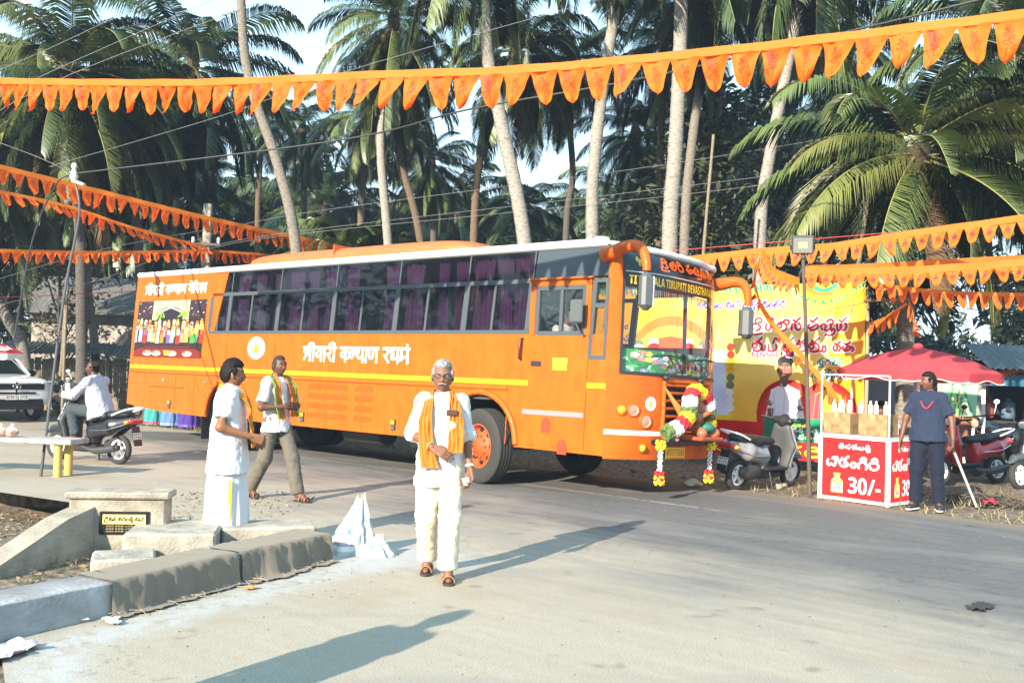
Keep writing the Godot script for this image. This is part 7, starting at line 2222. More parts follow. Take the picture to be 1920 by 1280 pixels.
func build_right() -> void:
	# welcome banner on poles
	var bn := thing("welcome_banner", "large yellow and red printed welcome banner stretched behind the bus front", "banner", Vector3(3.62, 0, -18.0), 0.0)
	var a := Vector3(-2.05, 0, -1.55)
	var b := Vector3(2.10, 0, 1.60)
	var d := (b - a).normalized()
	var n := Vector3(-d.z, 0, d.x)
	if n.z < 0: n = -n
	var cm := MB.new()
	var nz := noise(1.0, 2, 91)
	var along := func(u, y, off): return a.lerp(b, u) + Vector3(0, y, 0) + n * (off + 0.035 * nz.get_noise_2d(u * 5.0, y * 1.6) + 0.02 * nz.get_noise_2d(u * 14.0, y * 1.0))
	cm.grid(60, 24, func(u, w): return along.call(u, lerpf(0.18, 3.16, w), 0.0))
	var pm := printm("banner_print", banner_ink(), 0.45)
	part(bn, "printed_sheet", cm, pm)
	for u in [0.0, 0.5, 1.0]:
		var m := MB.new()
		var q: Vector3 = a.lerp(b, u) - n * 0.07
		m.tube([q, q + Vector3(0.02, 1.7, 0), q + Vector3(0.0, 3.3, 0)], 0.035, 8)
		part(bn, "pole", m, mt("bamboo_grey", Color(0.30, 0.24, 0.17), 0.8))
	# drink stall: boards, counter, posts
	var f0 := Vector2(4.20, -13.66)
	var f1 := Vector2(4.83, -12.90)
	var u := (f1 - f0).normalized()
	var v := Vector2(-u.y, u.x)
	if v.x < 0: v = -v
	var st := thing("drink_stall", "red and white drink stall with printed boards at the roadside", "stall", Vector3(f0.x, -0.02, f0.y))
	st.basis = Basis(Vector3(u.x, 0, u.y), Vector3.UP, Vector3(v.x, 0, v.y) * -1.0)
	if st.basis.determinant() < 0: st.basis.z = -st.basis.z
	var L := f0.distance_to(f1)
	var D := 0.72
	var wh := mt("frame_white", Color(0.74, 0.73, 0.71), 0.5)
	var zs := -1.0 if st.basis.z.dot(Vector3(v.x, 0, v.y)) > 0 else 1.0
	zs = -zs
	# front board faces -zs, the side board faces +x
	for q in [[0, L], [1, D]]:
		var k := Ink.new(384 if q[0] == 0 else 256, 384, Color(0.86, 0.10, 0.12))
		var W := 384.0 if q[0] == 0 else 256.0
		k.indic("vi ja ya la kshmi", TEL, W * 0.26, 38, 30, 6, Color(0.98, 0.96, 0.94), W * 0.52)
		k.indic("baa dam o gi ri", TEL, W * 0.06, 120, 66, 13, Color(0.98, 0.97, 0.95), W * 0.86)
		k.fillp([[Vector2(W * 0.20, 236), Vector2(W * 0.29, 236), Vector2(W * 0.29, 256), Vector2(W * 0.34, 276), Vector2(W * 0.34, 352), Vector2(W * 0.15, 352), Vector2(W * 0.15, 276), Vector2(W * 0.20, 256)]], Color(0.90, 0.84, 0.42))
		k.rect(W * 0.19, 226, W * 0.11, 14, Color(0.80, 0.76, 0.25)); k.rect(W * 0.15, 300, W * 0.19, 40, Color(0.96, 0.93, 0.78))
		k.latin("30", W * 0.185, 334, 24, Color(0.75, 0.10, 0.10), W * 0.12)
		k.latin("30/-", W * 0.42, 346, 100, Color(0.98, 0.97, 0.96), W * 0.52)
		var bm := MB.new()
		var c := Vector3(L * 0.5, 0.435, 0) if q[0] == 0 else Vector3(L, 0.435, zs * D * 0.5)
		var qb := Basis() if q[0] == 0 else Basis(Vector3(0, 0, zs), Vector3.UP, Vector3(-zs, 0, 0))
		bm.box(c, Vector3(q[1] - 0.06, 0.80, 0.02), qb)
		var bd := part(st, "board", bm, wh)
		var pf := MB.new()
		var hw: float = q[1] * 0.5 - 0.035
		var ax := Vector3(1, 0, 0) if q[0] == 0 else Vector3(0, 0, zs)
		var o := Vector3(0, 0, -zs * 0.014) if q[0] == 0 else Vector3(0.014, 0, 0)
		pf.quad(c - ax * hw - Vector3(0, 0.395, 0) + o, c + ax * hw - Vector3(0, 0.395, 0) + o, c + ax * hw + Vector3(0, 0.395, 0) + o, c - ax * hw + Vector3(0, 0.395, 0) + o)
		part(bd, "board_print", pf, printm("stall_print%d" % q[0], k, 0.5))
	for x in [0.0, L]:
		for z in [0.0, zs * D]:
			var m := MB.new()
			m.box(Vector3(x, 0.43, z), Vector3(0.05, 0.86, 0.05), Basis(), 0.006)
			part(st, "frame", m, wh)
			var p2 := MB.new()
			p2.tube([Vector3(x, 0.86, z), Vector3(x, 1.66, z)], 0.013, 7)
			part(st, "post", p2, wh)
	for z in [0.0, zs * D]:
		for y in [0.03, 0.845]:
			var m := MB.new()
			m.box(Vector3(L * 0.5, y, z), Vector3(L - 0.05, 0.04, 0.045))
			part(st, "rail", m, wh)
	for x in [0.0, L]:
		for y in [0.03, 0.845]:
			var m := MB.new()
			m.box(Vector3(x, y, zs * D * 0.5), Vector3(0.045, 0.04, D - 0.05))
			part(st, "rail", m, wh)
	for z in [0.0, zs * D]:
		var m := MB.new()
		m.tube([Vector3(0, 1.66, z), Vector3(L, 1.66, z)], 0.011, 6)
		part(st, "rail", m, wh)
	var ct := MB.new()
	ct.box(Vector3(L * 0.5, 0.872, zs * D * 0.5), Vector3(L + 0.02, 0.02, D + 0.02), Basis(), 0.004)
	part(st, "counter", ct, mt("counter_tin", Color(0.5, 0.5, 0.5), 0.4, {"metal": 0.6}))
	var cx := st.transform
	for i in 2:
		var bx := MB.new()
		bx.box(Vector3(0, 0.135, 0), Vector3(0.40, 0.27, 0.30), Basis(), 0.008)
		var o := solo("cardboard_box", bx, mt("cardboard", Color(0.40, 0.25, 0.115), 0.85, {"tex": ntex("conc", 0.012, 0.68, 1.0, 6, 512), "tri": 1.2}), "brown cardboard box on the stall counter, %s" % ["left, behind the thin post", "right, in front of the vendor"][i], "box", cx * Transform3D(Basis(Vector3.UP, 0.05 * i), Vector3(0.22 + i * 0.52, 0.884, zs * 0.16)), "cardboard boxes on the stall")
		var tp := MB.new()
		tp.box(Vector3(0, 0.2715, 0), Vector3(0.402, 0.002, 0.05))
		tp.box(Vector3(0, 0.24, -zs * 0.151), Vector3(0.05, 0.06, 0.002))
		part(o, "tape", tp, mt("tape", Color(0.45, 0.32, 0.16), 0.3))
	for i in 8:
		var p := Vector3((0.10 + i * 0.065) if i < 4 else (0.50 + (i - 4) * 0.11), 1.156, zs * (0.14 + 0.05 * (i % 2)))
		var o := thing("milk_bottle", "%s bottle of almond milk standing on the %s cardboard box, %s" % [["white", "cream"][i % 2], "left" if i < 4 else "right", ["leftmost", "second from left", "third from left", "rightmost"][i % 4]], "bottle", cx * p, 0.0, "drink bottles on the stall")
		var b1 := MB.new()
		b1.lathe(Vector3.ZERO, [Vector2(0.013, 0.148), Vector2(0.014, 0.138), Vector2(0.029, 0.115), Vector2(0.031, 0.09), Vector2(0.031, 0.012), Vector2(0.027, 0.002), Vector2(0.001, 0.001)], 14)
		part(o, "bottle_body", b1, [mt("milk", Color(0.78, 0.74, 0.62), 0.25), mt("milk2", Color(0.80, 0.70, 0.42), 0.25)][i % 2])
		var b2 := MB.new()
		b2.disc(Vector3(0, 0.162, 0), 0.016, 0.02, 12)
		part(o, "cap", b2, mt("cap_white", Color(0.75, 0.75, 0.74), 0.4))
	umbrella("wide red sun umbrella with white piping over the drink stall", Vector3(5.64, -0.02, -14.05), 2.06, 1.10, 0.34, false, 0.22, -0.015)
	build_shop()

func build_shop() -> void:
	var s := thing("roadside_shop", "small roadside shop with blue counter and corrugated roof at the right edge", "shop", Vector3(10.25, 0, -18.9), -0.25)
	var blue := mt("shop_blue", Color(0.02, 0.17, 0.50), 0.5)
	var pale := mt("shop_pale", Color(0.48, 0.46, 0.40), 0.7, {"tex": ntex("busdirt2", 0.02, 0.45, 1.0, 5), "tri": 0.6})
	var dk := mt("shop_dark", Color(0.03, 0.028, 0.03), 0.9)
	var m := MB.new()
	m.box(Vector3(0.3, 0.36, 0), Vector3(2.0, 0.70, 0.5), Basis(), 0.01)
	part(s, "counter", m, blue)
	m = MB.new()
	m.box(Vector3(-1.0, 0.36, 0.02), Vector3(0.58, 0.70, 0.5), Basis(), 0.01)
	part(s, "counter_end", m, pale)
	m = MB.new()
	m.box(Vector3(0.0, 0.73, 0.02), Vector3(2.7, 0.04, 0.6), Basis(), 0.008)
	part(s, "counter_top", m, mt("top_pink", Color(0.45, 0.25, 0.20), 0.5))
	for x in [-1.34, 1.5]:
		m = MB.new()
		m.box(Vector3(x, 0.9, 0.1), Vector3(0.07, 1.8, 0.07))
		part(s, "post", m, mt("frame_white"))
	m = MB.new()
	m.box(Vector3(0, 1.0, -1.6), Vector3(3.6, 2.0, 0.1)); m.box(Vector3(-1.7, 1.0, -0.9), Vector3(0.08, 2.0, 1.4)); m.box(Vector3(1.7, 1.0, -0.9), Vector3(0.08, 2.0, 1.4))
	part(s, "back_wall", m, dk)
	m = MB.new()
	m.grid(80, 4, func(u, w): return Vector3(-1.35 + u * 3.6, 2.34 - w * 0.52 + 0.022 * sin(u * TAU * 30.0), lerpf(-1.9, 0.75, w)))
	part(s, "roof_sheet", m, mt("tin", Color(0.16, 0.18, 0.21), 0.5))
	m = MB.new()
	m.box(Vector3(0, 1.62, 0.3), Vector3(3.2, 0.22, 0.05), Basis(Vector3.RIGHT, 0.2))
	part(s, "fascia", m, mt("fascia_blue", Color(0.03, 0.14, 0.24), 0.6))
	var og := mt("marigold", Color(0.55, 0.12, 0.01), 0.8)
	var g := thing("marigold_swag", "orange flower swag hanging under the shop roof edge", "garland", s.position, -0.25)
	m = MB.new()
	for k in 150:
		var x := -1.5 + k * 0.021
		m.ell(Vector3(x, 1.86 - 0.10 * absf(sin(x * 4.0)) - 0.03 * (k % 3), 0.42), Vector3.ONE * 0.035, 6, 4)
	part(g, "flowers", m, og)
	for i in 6:
		var j := MB.new()
		j.lathe(Vector3.ZERO, [Vector2(0.03, 0.40), Vector2(0.05, 0.38), Vector2(0.05, 0.36), Vector2(0.13, 0.30), Vector2(0.135, 0.05), Vector2(0.12, 0.0), Vector2(0.001, 0.0)], 16)
		solo("water_jar", j, mt("jar_plastic%d" % (i % 3), [Color(0.30, 0.06, 0.03), Color(0.10, 0.16, 0.22), Color(0.25, 0.03, 0.05)][i % 3], 0.25), "plastic water jar on the dark shop shelf, %s from the left" % ["first", "second", "third", "fourth", "fifth", "sixth"][i], "jar", s.transform * Transform3D(Basis(), Vector3(-1.1 + i * 0.38, 0.86, -0.75)), "water jars in the shop")
	m = MB.new()
	m.box(Vector3(0.1, 0.80, -0.75), Vector3(2.8, 0.05, 0.4))
	part(s, "shelf", m, dk)
	# poster board and a brown tin box by the stall
	var k := Ink.new(128, 192, Color(0.55, 0.75, 0.62))
	for i in 26: k.stroke([Vector2(20 + (i * 37) % 90, 180 - (i * 13) % 60), Vector2(64 + ((i * 29) % 50) - 25, 20 + (i * 17) % 90)], 6, [Color(0.35, 0.62, 0.25), Color(0.75, 0.85, 0.45), Color(0.20, 0.50, 0.40)][i % 3])
	for i in 14: k.ell((i * 41) % 120, 130 + (i * 23) % 60, 8, 6, [Color(0.9, 0.7, 0.6), Color(0.85, 0.3, 0.3), Color(0.95, 0.9, 0.7)][i % 3])
	var pb := thing("poster_board", "upright board with a green picture poster beside the shop counter", "board", Vector3(8.15, 0, -18.4), -0.2)
	m = MB.new()
	m.box(Vector3(0, 0.75, 0), Vector3(0.75, 1.6, 0.04))
	part(pb, "panel", m, pale)
	m = MB.new()
	m.quad(Vector3(-0.30, 0.85, 0.024), Vector3(0.30, 0.85, 0.024), Vector3(0.30, 1.52, 0.024), Vector3(-0.30, 1.52, 0.024), Vector3(0, 0, 1))
	part(pb, "poster", m, printm("poster", k, 0.5))
	var k2 := Ink.new(128, 128, Color(0.82, 0.78, 0.68))
	for i in 7: k2.indic(["ra ta na o ka", "baa dam gi", "la va na", "ma sa ya", "ta ka ri", "na ja", "va la ka"][i], TEL, 10, 12 + i * 17, 10, 2.5, Color(0.55, 0.2, 0.15))
	m = MB.new()
	m.quad(Vector3(-0.30, 0.10, 0.024), Vector3(0.32, 0.10, 0.024), Vector3(0.32, 0.52, 0.024), Vector3(-0.30, 0.52, 0.024), Vector3(0, 0, 1))
	part(pb, "notice", m, printm("notice", k2, 0.6))
	m = MB.new()
	m.box(Vector3(0, 0, 0), Vector3(0.50, 0.42, 0.3), Basis(), 0.02)
	solo("tin_box", m, mt("tin_brown", Color(0.24, 0.09, 0.05), 0.6), "brown square tin hanging in front of the poster board", "tin", Transform3D(Basis(Vector3.UP, -0.2), Vector3(8.1, 0.74, -18.1)))
	# dark shed behind the stall
	var sh := thing("grey_shed", "grey doorway shed seen under the red umbrella", "shed", Vector3(6.9, 0, -19.2), -0.1)
	m = MB.new()
	m.box(Vector3(0, 0.95, 0), Vector3(1.7, 1.9, 1.2))
	part(sh, "wall", m, mt("shed_grey", Color(0.17, 0.18, 0.19), 0.8))
	m = MB.new()
	m.box(Vector3(0, 1.94, 0.1), Vector3(1.9, 0.06, 1.6))
	part(sh, "roof", m, mt("tin"))
	m = MB.new()
	m.box(Vector3(-0.80, 0.95, 0.62), Vector3(0.08, 1.9, 0.06))
	part(sh, "door_post", m, mt("woodred", Color(0.22, 0.08, 0.05), 0.8))

# ------------------------------------------------------------------ people of the scene
func pose(h: float, over := {}) -> Dictionary:
	var j := {"hip": Vector3(0, 0.93, 0), "chest": Vector3(0, 1.30, 0), "neck": Vector3(0, 1.455, -0.01), "head": Vector3(0, 1.585, 0.02), "shl": Vector3(0.152, 1.395, -0.01), "ell": Vector3(0.205, 1.12, -0.03), "wrl": Vector3(0.225, 0.87, 0.05), "hpl": Vector3(0.09, 0.90, 0), "knl": Vector3(0.10, 0.50, 0.02), "anl": Vector3(0.10, 0.085, -0.02), "tol": Vector3(0.115, 0.03, 0.13)}
	for q in ["sh", "el", "wr", "hp", "kn", "an", "to"]: j[q + "r"] = j[q + "l"] * Vector3(-1, 1, 1)
	j.merge(over, true)
	for q in j: j[q] *= h / 1.70
	return j

func seated(hip: Vector3, lean := 0.12, over := {}) -> Dictionary:
	var c := hip + Vector3(0, 0.37, lean)
	var j := {"hip": hip, "chest": c, "neck": c + Vector3(0, 0.155, lean * 0.35), "head": c + Vector3(0, 0.285, 0.03 + lean * 0.4), "shl": c + Vector3(0.172, 0.095, 0), "ell": c + Vector3(0.24, -0.16, 0.10), "wrl": c + Vector3(0.20, -0.14, 0.36), "hpl": hip + Vector3(0.09, -0.02, 0.02), "knl": hip + Vector3(0.14, 0.02, 0.42), "anl": hip + Vector3(0.14, -0.38, 0.40), "tol": hip + Vector3(0.15, -0.43, 0.54)}
	for q in ["sh", "el", "wr", "hp", "kn", "an", "to"]:
		j[q + "r"] = Vector3(2.0 * hip.x - j[q + "l"].x, j[q + "l"].y, j[q + "l"].z)
	j.merge(over, true)
	return j

func scarf(p: Node3D, j: Dictionary, c: Color, lens: Array, edge = null, dep := 0.0) -> void:
	var n: Vector3 = j.neck
	var x := Vector3(1, 0, 0)
	var zf := 0.165 + dep
	var pa := [n + Vector3(0.115, -lens[0], zf + 0.02), n + Vector3(0.125, -0.30, zf), n + Vector3(0.105, -0.10, 0.125 + dep), n + Vector3(0.085, 0.005, 0.03), n + Vector3(0.0, 0.03, -0.085), n + Vector3(-0.085, 0.005, 0.03), n + Vector3(-0.105, -0.10, 0.125 + dep), n + Vector3(-0.115, -0.30, zf), n + Vector3(-0.07, -lens[1], zf + 0.02)]
	var ac := [x, x, x + Vector3(0, -0.3, 0), x + Vector3(0, -0.6, 0.2), Vector3(0, -1, -0.3), -x + Vector3(0, -0.6, 0.2), -x + Vector3(0, -0.3, 0), -x, -x]
	var cc := []
	for k in 9: cc.append((ac[k] if k < 4 else (ac[k] * (1.0 if k == 4 else -1.0))) as Vector3)
	cc[4] = Vector3(0.01, -1, -0.3)
	for half in [0, 1]:
		var s := strip(pa.slice(0, 5) if half == 0 else pa.slice(4, 9), [x, x, x + Vector3(0, -0.3, 0), x + Vector3(0, -0.7, -0.1), Vector3(0.15, -1, -0.3)] if half == 0 else [Vector3(-0.15, -1, -0.3), -x + Vector3(0, -0.7, -0.1), -x + Vector3(0, -0.3, 0), -x, -x], [0.125, 0.112, 0.10, 0.085, 0.085] if half == 0 else [0.085, 0.085, 0.10, 0.112, 0.135], Vector3(0, 0.3, 1), 5 + half, 0.008)
		part(p, "scarf", s, mt("scarf" + str(c), c, 0.8, {"tex": ntex("weave", 0.10, 0.90, 1.0), "tri": 3.0, "rim": 0.3, "back": lin(c.r * 0.5, c.g * 0.5, c.b * 0.5)}))
		if edge != null:
			var e := strip((pa.slice(0, 5) if half == 0 else pa.slice(4, 9)).map(func(q): return q + Vector3(0.052 if half == 0 else -0.052, 0.004, 0.010) * (1.0 if absf(q.x) > 0.02 else 0.2)), [x, x, x, x, Vector3(0.15, -1, -0.3)] if half == 0 else [Vector3(-0.15, -1, -0.3), -x, -x, -x, -x], [0.030, 0.028, 0.026, 0.024, 0.02] if half == 0 else [0.02, 0.024, 0.026, 0.028, 0.030], Vector3(0, 0.3, 1), 9, 0.003)
			part(p, "scarf_edge", e, mt("scarfe" + str(edge), edge, 0.8))

func skirt(p: Node3D, called: String, top: Vector3, h: float, r0: Vector2, r1: Vector2, folds: float, c: Color, band = null, sd := 1) -> void:
	var nz := noise(1.0, 2, sd)
	var fn := func(u, w):
		var a: float = u * TAU
		var r := r0.lerp(r1, pow(w, 0.7))
		var f := 1.0 + (0.045 * sin(a * folds + 3.0 * nz.get_noise_2d(cos(a) * 1.5, w)) + 0.06 * nz.get_noise_2d(cos(a) * 3.0 + 7.0, sin(a) * 3.0 + w * 1.5)) * smoothstep(0.05, 0.7, w)
		return top + Vector3(cos(a) * r.x * f, -h * w, sin(a) * r.y * f)
	var m := MB.new()
	m.grid(72, 24, fn, true)
	part(p, called, m, mt("cloth" + str(c), c, 0.85, {"tex": ntex("weave", 0.10, 0.90, 1.0), "tri": 3.0, "rim": 0.25, "spec": 0.25}))
	if band != null:
		var b := MB.new()
		b.grid(72, 3, func(u, w): return fn.call(u, 0.93 + 0.055 * w) * Vector3(1.012, 1, 1.012), true)
		part(p, "border", b, mt("border" + str(band), band, 0.6))

func build_people() -> void:
	var white := Color(0.62, 0.62, 0.63)
	# the man walking towards us
	var j := pose(1.66, {"shl": Vector3(0.150, 1.395, 0.0), "ell": Vector3(0.205, 1.12, -0.01), "wrl": Vector3(0.235, 0.88, 0.09), "shr": Vector3(-0.150, 1.395, 0.0), "elr": Vector3(-0.225, 1.13, -0.01), "wrr": Vector3(-0.065, 1.045, 0.20),
		"knl": Vector3(0.09, 0.50, 0.13), "anl": Vector3(0.085, 0.085, 0.12), "tol": Vector3(0.10, 0.03, 0.27), "knr": Vector3(-0.095, 0.48, 0.02), "anr": Vector3(-0.085, 0.115, -0.19), "tor": Vector3(-0.095, 0.035, -0.06)})
	var p := person("grey haired man in white shirt and orange scarf walking towards the camera", Vector3(-0.53, 0.0, -7.86), 0.03, j, {"skin": Color(0.185, 0.088, 0.052), "shirt": white, "sleeve": 1.12, "hem": -0.20, "loose": 0.016, "trousers": Color(0.66, 0.60, 0.46), "tloose": 0.024, "hair": Color(0.34, 0.34, 0.35), "tachec": Color(0.22, 0.21, 0.20), "hairo": {"front": 0.066, "lift": 0.016, "rough": 0.009}, "shoe": Color(0.26, 0.13, 0.055),
		"handr": {"along": Vector3(0.8, -0.36, 0.14), "palm": Vector3(0.1, -0.5, -0.8), "curl": 0.32, "thumb": -1.0}, "handl": {"curl": 0.55, "palm": Vector3(-0.8, 0, 0.5)}})
	scarf(p, j, Color(0.64, 0.175, 0.010), [0.44, 0.56])
	var m := MB.new()
	for s in [-1.0, 1.0]:
		var r := []
		for k in 17: r.append(j.head + Vector3(s * 0.033 + 0.024 * pow(absf(cos(TAU * k / 16)), 0.7) * signf(cos(TAU * k / 16)), 0.008 + 0.016 * sin(TAU * k / 16), 0.098 - absf(0.024 * cos(TAU * k / 16) + s * 0.033) * 0.12))
		m.tube(r, 0.0022, 5, false)
		m.tube([j.head + Vector3(s * 0.057, 0.014, 0.092), j.head + Vector3(s * 0.079, 0.012, 0.05), j.head + Vector3(s * 0.082, 0.004, -0.005)], 0.0024, 5)
	m.tube([j.head + Vector3(-0.010, 0.010, 0.101), j.head + Vector3(0.010, 0.010, 0.101)], 0.0022, 5)
	part(p, "spectacles", m, mt("spec_frame", Color(0.01, 0.01, 0.012), 0.3))
	m = MB.new()
	m.box(j.chest + Vector3(0.085, 0.01, 0.150), Vector3(0.085, 0.045, 0.02), Basis(), 0.006)
	part(p, "pocket_wallet", m, mt("leather", Color(0.060, 0.018, 0.010), 0.5))
	m = MB.new()
	m.disc(j.chest + Vector3(0.085, -0.085, 0.150), 0.036, 0.012, 20, Basis(Vector3(1, 0, 0), Vector3(0, 0, 1), Vector3(0, -1, 0)))
	m.box(j.chest + Vector3(0.075, -0.155, 0.148), Vector3(0.026, 0.09, 0.006), Basis(Vector3.BACK, -0.2))
	var bd := part(p, "badge", m, mt("badge_orange", Color(0.66, 0.24, 0.03), 0.6))
	m = MB.new()
	m.disc(j.chest + Vector3(0.085, -0.085, 0.158), 0.026, 0.006, 20, Basis(Vector3(1, 0, 0), Vector3(0, 0, 1), Vector3(0, -1, 0)))
	part(bd, "badge_face", m, mt("badge_white", Color(0.60, 0.62, 0.55), 0.6))
	for w in [["wrr", "elr", Color(0.70, 0.30, 0.02)], ["wrl", "ell", Color(0.65, 0.62, 0.55)]]:
		m = MB.new()
		var a: Vector3 = j[w[0]]
		var d: Vector3 = (a - j[w[1]]).normalized()
		m.lathe(a - d * 0.02, [Vector2(0.030, -0.008), Vector2(0.033, -0.004), Vector2(0.033, 0.006), Vector2(0.030, 0.010)], 16, Basis(d.cross(Vector3(0, 0, 1)).normalized(), d, d.cross(d.cross(Vector3(0, 0, 1))).normalized()))
		part(p, "bracelet" if w[0] == "wrr" else "watch", m, mt("band" + str(w[2]), w[2], 0.4))
	m = MB.new()
	m.lathe(Vector3.ZERO, [Vector2(0.001, 0.03), Vector2(0.028, 0.028), Vector2(0.032, 0.035), Vector2(0.026, -0.035), Vector2(0.001, -0.035)], 14)
	solo("paper_cup", m, mt("cup", Color(0.72, 0.70, 0.62), 0.5), "crushed white paper cup held in the walking man's lowered left hand", "cup", p.transform * Transform3D(Basis(Vector3.BACK, 0.3), j.wrl + Vector3(-0.02, -0.10, 0.055)))
	# the man in a dhoti, back to us, facing right
	j = pose(1.62, {"elr": Vector3(-0.25, 1.12, -0.06), "wrr": Vector3(-0.22, 1.04, 0.20), "ell": Vector3(0.24, 1.12, 0.0), "wrl": Vector3(0.20, 1.0, 0.2)})
	p = person("man in white shirt and white dhoti with orange scarf, turned to the right", Vector3(-2.42, 0.0, -8.74), 1.80, j, {"skin": Color(0.20, 0.092, 0.050), "shirt": white, "sleeve": 0.72, "hem": -0.22, "loose": 0.034, "stout": 1.08, "hairo": {"front": 0.058, "lift": 0.019, "rough": 0.006}, "handr": {"curl": 0.95, "palm": Vector3(1, 0, 0)}, "handl": {"curl": 0.7, "palm": Vector3(-1, 0, 0)}})
	skirt(p, "dhoti", j.hip + Vector3(0, 0.06, 0), 0.915, Vector2(0.17, 0.135), Vector2(0.23, 0.20), 7.0, white, null, 12)
	m = MB.new()
	m.quad(Vector3(-0.226, 0.03, 0.02), Vector3(-0.221, 0.03, 0.05), Vector3(-0.214, 0.62, 0.05), Vector3(-0.219, 0.62, 0.02))
	part(p, "gold_border", m, mt("gold", Color(0.55, 0.36, 0.05), 0.4))
	scarf(p, j, Color(0.72, 0.28, 0.015), [0.42, 0.50], null, 0.03)
	# the thin man in grey trousers
	j = pose(1.68, {"ell": Vector3(0.26, 1.11, 0.05), "wrl": Vector3(0.055, 1.12, 0.26), "elr": Vector3(-0.27, 1.10, 0.03), "wrr": Vector3(-0.06, 1.12, 0.25), "knl": Vector3(0.09, 0.50, 0.19), "anl": Vector3(0.09, 0.085, 0.31), "tol": Vector3(0.10, 0.03, 0.46), "knr": Vector3(-0.09, 0.49, -0.08), "anr": Vector3(-0.09, 0.105, -0.33), "tor": Vector3(-0.095, 0.035, -0.19)})
	p = person("thin man in grey trousers with green edged orange scarf striding past the bus", Vector3(-2.74, 0.0, -11.9), 0.98, j, {"skin": Color(0.105, 0.050, 0.030), "shirt": white, "sleeve": 0.80, "hem": -0.12, "loose": 0.022, "stout": 0.93, "trousers": Color(0.135, 0.120, 0.098), "hairo": {"front": 0.072, "lift": 0.010, "bald": 0.0}, "hair": Color(0.05, 0.048, 0.048), "tache": false, "headb": Basis(Vector3.UP, -0.15), "shoe": Color(0.20, 0.075, 0.035), "handr": {"along": Vector3(0.9, 0.1, 0.35), "palm": Vector3(0.3, 0, -1), "curl": 0.4}, "handl": {"along": Vector3(-0.9, 0.15, 0.3), "palm": Vector3(-0.3, 0, -1), "curl": 0.4}})
	scarf(p, j, Color(0.66, 0.19, 0.015), [0.46, 0.48], Color(0.14, 0.30, 0.04))
	# the man in navy with a stick
	j = pose(1.70, {"ell": Vector3(0.27, 1.12, -0.02), "wrl": Vector3(0.30, 0.885, 0.08), "elr": Vector3(-0.26, 1.12, 0.0), "wrr": Vector3(-0.30, 0.87, 0.07), "anl": Vector3(0.13, 0.085, -0.03), "knl": Vector3(0.12, 0.5, 0.02), "tol": Vector3(0.17, 0.03, 0.12), "anr": Vector3(-0.13, 0.085, 0.03), "knr": Vector3(-0.12, 0.5, 0.05), "tor": Vector3(-0.18, 0.03, 0.18)})
	p = person("man in navy shirt and trousers with red lanyard standing beside the drink stall", Vector3(5.20, 0.0, -12.60), -0.55, j, {"skin": Color(0.135, 0.062, 0.036), "shirt": Color(0.024, 0.034, 0.066), "trousers": Color(0.014, 0.018, 0.034), "sleeve": 0.78, "hem": -0.08, "stout": 1.10, "closed": true, "shoe": Color(0.02, 0.02, 0.022), "headb": Basis(Vector3.UP, -0.95), "hairo": {"front": 0.060, "lift": 0.012}, "handl": {"curl": 0.95}, "handr": {"curl": 0.4}})
	m = MB.new()
	m.tube(spline([j.neck + Vector3(0.0, 0.01, -0.075), j.neck + Vector3(0.085, -0.02, 0.02), j.neck + Vector3(0.055, -0.14, 0.14), j.neck + Vector3(0.0, -0.20, 0.155), j.neck + Vector3(-0.055, -0.14, 0.14), j.neck + Vector3(-0.085, -0.02, 0.02), j.neck + Vector3(0.0, 0.01, -0.075)], 4), 0.009, 6)
	part(p, "lanyard", m, mt("lanyard", Color(0.50, 0.02, 0.04), 0.6))
	var hand: Vector3 = p.transform * (j.wrl + Vector3(0.0, -0.085, 0.045))
	m = MB.new()
	var tip := Vector3(5.98, 0.01, -12.95)
	var dd := (tip - hand).normalized()
	m.tube([hand - dd * 0.28, hand, hand + dd * 0.3], 0.014, 8)
	var stc := solo("stick", m, mt("stick_grip", Color(0.10, 0.09, 0.09), 0.6), "long white stick with dark grip held by the man in navy", "stick")
	m = MB.new()
	m.tube([hand + dd * 0.10, tip], 0.0165, 8)
	part(stc, "shaft", m, mt("frame_white"))
	# vendor behind the boxes
	j = seated(Vector3(0, 0.50, 0), 0.10)
	p = person("vendor in white shirt sitting behind the right cardboard box", Vector3(5.46, 0, -14.55), -1.1, j, {"skin": Color(0.15, 0.07, 0.04), "shirt": white, "trousers": Color(0.05, 0.05, 0.06), "cell": 0.016, "sleeve": 0.8})
	m = MB.new()
	m.disc(Vector3(0, 0.36, 0), 0.19, 0.04, 16)
	for a in 4: m.tube([Vector3(cos(a * 1.571) * 0.14, 0.35, sin(a * 1.571) * 0.14), Vector3(cos(a * 1.571) * 0.18, 0, sin(a * 1.571) * 0.18)], 0.016, 6)
	solo("stool", m, mt("stool_blue", Color(0.04, 0.10, 0.25), 0.5), "small plastic stool under the vendor behind the stall", "stool", Transform3D(Basis(), Vector3(5.46, 0, -14.55)))
	# driver
	var bx := bus.transform * Vector3(0.62, 1.10, -1.22)
	j = seated(Vector3(0, 0.58, 0), 0.10)
	person("bus driver in a white shirt seen through the door window", bx, 0.855, j, {"skin": Color(0.13, 0.06, 0.035), "shirt": white, "trousers": Color(0.05, 0.05, 0.06), "cell": 0.018, "sleeve": 0.8})
	# people half hidden behind the bus tail, and by the umbrella
	var spots := [[Vector3(-8.45, 0, -24.1), Color(0.05, 0.27, 0.27), Color(0.45, 0.03, 0.10), "woman in a teal sari with crimson border behind the bus tail"], [Vector3(-7.95, 0, -23.8), Color(0.10, 0.20, 0.42), Color(0.16, 0.28, 0.45), "woman in a blue sari standing behind the bus tail"], [Vector3(-7.40, 0, -23.4), Color(0.07, 0.04, 0.25), Color(0.10, 0.05, 0.30), "woman in a violet sari standing behind the bus, nearest its rear wheel"]]
